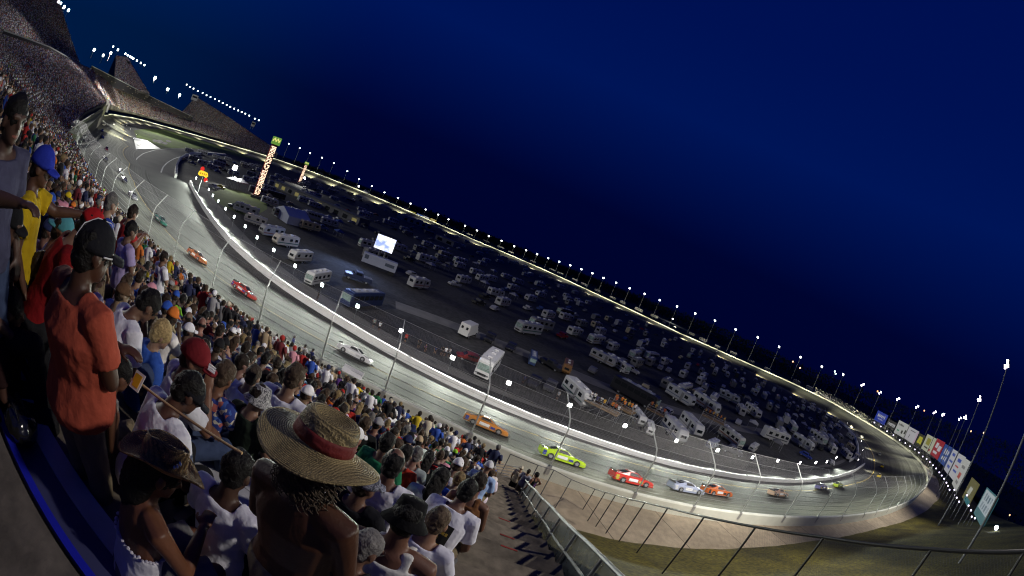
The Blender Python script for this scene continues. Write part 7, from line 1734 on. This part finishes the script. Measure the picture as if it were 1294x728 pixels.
# ------------------------------------------------------------------ railing beside the stairs, wire fence, small things at the stand foot
def edge_pt(Y, off=.06, h=0.0): return V3((1.75+.115*Y+off, Y, 20.08-.5*Y-.2+h))
t = empty('stair_railing', edge_pt(6)); tag(t, 'grey steel railing with a dark wire panel running down beside the concrete stairs', 'railing')
def loc_build(mb, name, m, t): o = mb.build(name, m, t); o.location = -Vector(t.location); return o
for h, r in ((.22, .022), (.62, .026), (1.08, .034)):
    mb = MB(); mb.tube([edge_pt(y, .06, h+.012*math.sin(y*1.7)) for y in np.linspace(-1, 16.2, 40)], r, 8); loc_build(mb, 'rail', mat('dull_steel', (.22, .225, .23), .5, .6, .15), t)
for y in np.linspace(-.6, 16.2, 12): mb = MB(); mb.tube([edge_pt(y, .06, -.25), edge_pt(y, .06, 1.08)], .028, 6); loc_build(mb, 'post', M_steel, t)
dm, nt, b = newmat('dark_wire_panel'); L = nt.links.new; tc = nd(nt, 'ShaderNodeTexCoord'); ck = nd(nt, 'ShaderNodeTexNoise'); ck.inputs['Scale'].default_value = 5; L(tc.outputs['Object'], ck.inputs['Vector']); mr = nd(nt, 'ShaderNodeMapRange'); mr.inputs['To Min'].default_value = .55; mr.inputs['To Max'].default_value = .9; L(ck.outputs['Fac'], mr.inputs['Value']); L(mr.outputs['Result'], b.inputs['Alpha']); b.inputs['Base Color'].default_value = (.035, .05, .07, 1); b.inputs['Roughness'].default_value = .6
mb = MB(); ys = np.linspace(-1, 16.2, 30)
for a_, b_ in zip(ys[:-1], ys[1:]): mb.add([edge_pt(a_, .10, .05), edge_pt(b_, .10, .05), edge_pt(b_, .10, 1.05), edge_pt(a_, .10, 1.05)], [(0, 1, 2, 3)])
loc_build(mb, 'wire_panel', dm, t)
mb = MB(); mb.rings([[edge_pt(y, -.02, .0), edge_pt(y, .14, .0), edge_pt(y, .14, .10), edge_pt(y, -.02, .10)] for y in ys]); loc_build(mb, 'kerb', M_concrete, t)
fpts = [(752,618,27.0),(765,622,24.8),(778,625.5,22.6),(794,630,20.5),(815,635,18.3),(844,642,16.0),(890,653,12.6),(955,666,10.6),(1041,679,9.1),(1177,694,7.6),(1294,697,7.0)]
FT = [atd(*q) for q in fpts]; FT.append(V3((6.9, -3, 21.8)))
t = empty('wire_fence', FT[5]-V3((0, 0, 2.4))); tag(t, 'black chain-link fence with a thick top rail climbing the grass bank at lower right', 'fence')
mb = MB(); mb.tube(FT, .036, 8); loc_build(mb, 'top_rail', M_black, t)
for i, p in enumerate(FT[:-1]):
    mb = MB(); mb.tube([p-V3((0, 0, 2.5)), p], .032, 7); loc_build(mb, 'post', M_black, t)
def alpha_mesh(name, col, per, wid):
    mw2, nt, b = newmat(name); L = nt.links.new; uv = nd(nt, 'ShaderNodeUVMap'); s_ = nd(nt, 'ShaderNodeSeparateXYZ'); L(uv.outputs['UV'], s_.inputs[0])
    def w_(sign):
        a = nd(nt, 'ShaderNodeMath', operation='ADD' if sign > 0 else 'SUBTRACT'); L(s_.outputs['X'], a.inputs[0]); L(s_.outputs['Y'], a.inputs[1]); f = nd(nt, 'ShaderNodeMath', operation='MULTIPLY'); f.inputs[1].default_value = 1/per; L(a.outputs[0], f.inputs[0]); g_ = nd(nt, 'ShaderNodeMath', operation='FRACT'); L(f.outputs[0], g_.inputs[0]); h_ = nd(nt, 'ShaderNodeMath', operation='LESS_THAN'); h_.inputs[1].default_value = wid/per; L(g_.outputs[0], h_.inputs[0]); return h_.outputs[0]
    m_ = nd(nt, 'ShaderNodeMath', operation='MAXIMUM'); L(w_(1), m_.inputs[0]); L(w_(-1), m_.inputs[1]); L(m_.outputs[0], b.inputs['Alpha']); b.inputs['Base Color'].default_value = (*col, 1); return mw2
def fence_panel(P, h, m, t):
    V = []; F = []; U = []; s = 0
    for i, p in enumerate(P):
        if i: s += (p-P[i-1]).length
        V += [tuple(p), tuple(p-V3((0, 0, h)))]
        if i < len(P)-1: F.append((2*i, 2*i+1, 2*i+3, 2*i+2)); s2 = s+(P[i+1]-p).length; U += [(s, h), (s, 0), (s2, 0), (s2, h)]
    me = bpy.data.meshes.new('wire_panel'); me.from_pydata(V, [], F); me.uv_layers.new(name='UVMap').data.foreach_set('uv', np.array(U, dtype=np.float32).ravel()); me.materials.append(m); o = link('wire_panel', me, t); o.location = -Vector(t.location)
M_wire = alpha_mesh('chain_link', (.04, .04, .045), .07, .004); fence_panel(FT, 2.4, M_wire, t)
GP = [atd(645, 574, 24.5), atd(680, 588, 24), atd(700, 594, 24.5), atd(722, 606, 25.5), atd(752, 618, 27.0)]
t = empty('wire_fence', GP[1]-V3((0, 0, 2))); tag(t, 'grey chain-link fence across the foot of the grandstand beside the concourse', 'fence')
mb = MB(); mb.tube(GP, .028, 6); loc_build(mb, 'top_rail', M_pole, t)
for p in GP[:-1]: mb = MB(); mb.tube([p-V3((0, 0, 2.6)), p], .03, 6); loc_build(mb, 'post', M_pole, t)
fence_panel(GP, 2.4, alpha_mesh('grey_chain_link', (.22, .22, .22), .07, .004), t)
P = atd(637, 590, 22.8); t = empty('barrier', (P.x, P.y, P.z-1.0), .35); tag(t, 'steel crowd barrier with horizontal bars at the foot of the stairs', 'barrier')
mb = MB()
for z in np.linspace(.1, 1.15, 6): mb.tube([(-1.0, 0, z), (1.0, 0, z)], .022, 6)
mb.build('bars', M_pole, t)
for x in (-1.0, 1.0): mb = MB(); mb.tube([(x, 0, -.6), (x, 0, 1.25)], .03, 6); mb.build('post', M_steel, t)
P = atd(446, 470, 30.2); t = empty('camera_canopy', (P.x, P.y, 7.9), .15); tag(t, 'small white canopy on a metal frame standing over the front rows by the wall', 'canopy')
zc = P.z-7.9; mb = MB(); mb.box((0, 0, zc), (1.7, 1.0, .07), rot=Euler((R(14), R(6), 0)).to_matrix(), bev=.02); mb.build('roof', M_white, t)
for x in (-.8, .8):
    for y in (-.45, .45): mb = MB(); mb.tube([(x, y, -.4), (x, y, zc+.24*y+(-.1 if x > 0 else .08))], .022, 6); mb.build('leg', M_steel, t)
mb = MB(); mb.box((.3, -.3, zc-.75), (1.3, .5, .35), bev=.05); mb.build('equipment_box', M_black, t)
mb = MB()
for k in (5, 6, 8):
    s_ = s_edge(k) + .85; a_ = row_pt(k, s_, .765)
    mb.box(a_+V3((0, 0, .004)), (.26, .028, .008), -.08)
mb.build('step_marking', mat('red_step_paint', (.22, .02, .015), .7, 0, .3, 6))['kind'] = 'structure'

# ------------------------------------------------------------------ far bank, treeline
seg = [i for i in sorted(range(NT), key=lambda i: TH[i]) if WL[i].y > 150 and -40 < WAZ[i] < 66 or (WL[i].y > 95 and WL[i].x > 60)]
seg = [i for i in seg if WL[i].x > -520]
Ab = [WL[i] + OUT[i]*.5 + V3((0, 0, -.3)) for i in seg]; Bk = [WL[i] + OUT[i]*120 + V3((0, 0, 1.5)) for i in seg]
M_farbank = mat('far_bank_grass', (.050, .058, .012), .95, 0, .4, .05)
strip('far_bank', Ab, Bk, 6, M_farbank, closed=False)['kind'] = 'structure'
bk = random.Random(4)
for k in range(46):
    i = seg[int(len(seg)*(.06+.88*(k+bk.random()*.6)/46))]; off = bk.uniform(45, 62); p = WL[i]+OUT[i]*off; p.z = (WL[i]+OUT[i]*off).z -.3 + 1.8*off/120 + .3
    a_ = math.atan2(OUT[i].y, OUT[i].x)+PI/2
    if p.y < 150 and p.x > 150: continue
    kind = bk.choice(['travel_trailer', 'travel_trailer', 'motorhome', 'parked_car']); put(kind, p, a_+bk.uniform(-.2, .2), 'pale %s on the bank beyond the back straight, %s from the grandstand end' % (KN[kind], ordinal(k+1)), 'campers beyond the back straight', bk.choice([VC['white'], VC['grey']]), 1.1)
tl = [(400, 211), (480, 244), (565, 273), (600, 288), (700, 330), (800, 370), (930, 421), (1000, 455), (1074, 484), (1140, 510), (1211, 538), (1260, 552), (1294, 563)]
TA = [azdep(*q_) for q_ in tl]; ta = [a for a, d in TA]; td = [d for a, d in TA]
tr_ = np.random.RandomState(3); TV = []; TF = []
for a in np.arange(-34, 87, .16):
    top = float(np.interp(a, ta, td)); 
    for layer in range(2):
        D = float(np.interp(a, [-34, 20, 50, 66, 80, 90], [980, 900, 760, 560, 340, 300])) + layer*22 + tr_.uniform(-12, 12)
        el = top + tr_.normal(0, .10) + .12*layer + .1
        zt = CAMZ - D*math.tan(R(el)); zb = -1.0 if zt > 3 else zt-6
        x0, y0 = D*math.sin(R(a)), D*math.cos(R(a)); wd = D*.0028*tr_.uniform(2.0, 4.0)
        n_ = 26
        for _ in range(n_):
            h_ = tr_.rand()**.7; rr = wd*(1-.55*h_*h_); c = np.array([x0+tr_.normal(0, rr*.6), y0+tr_.normal(0, rr*.6), zb+(zt-zb)*h_]); s_ = tr_.uniform(.6, 1.5)*max(1, D/420)
            v = tr_.normal(0, 1, (3, 3)); v /= np.linalg.norm(v, axis=1)[:, None]; b0_ = len(TV); TV += [tuple(c+q_*s_) for q_ in v]; TF.append((b0_, b0_+1, b0_+2))
me = bpy.data.meshes.new('treeline'); me.from_pydata(TV, [], TF); me.materials.append(mat('tree_leaves', (.030, .042, .018), .9, 0, .3, .2)); tag(link('treeline', me), 'dark wood along the horizon beyond the track', 'trees', kind='stuff')
bpy.data.collections.remove(TMP)

for o_ in C.objects:
    l_ = o_.get('label')
    if l_ and len(l_.replace(',', ' ').split()) > 16: print('LONG', o_.name, l_)

HAZE = 0
if HAZE:
    mb = MB(); mb.box((0, 420, 62), (2500, 2500, 130)); hz, nt, b = newmat('haze_air'); nt.nodes.remove(b); pv = nd(nt, 'ShaderNodeVolumePrincipled'); pv.inputs['Density'].default_value = HAZE; pv.inputs['Color'].default_value = (.8, .85, .9, 1); pv.inputs['Anisotropy'].default_value = .3
    nt.links.new(pv.outputs['Volume'], nt.nodes['Material Output'].inputs['Volume']); tag(mb.build('haze', hz), kind='stuff', label='thin night haze over the speedway', cat='haze')
    cy.volume_bounces = 0; cy.volume_step_rate = 10; cy.volume_max_steps = 64
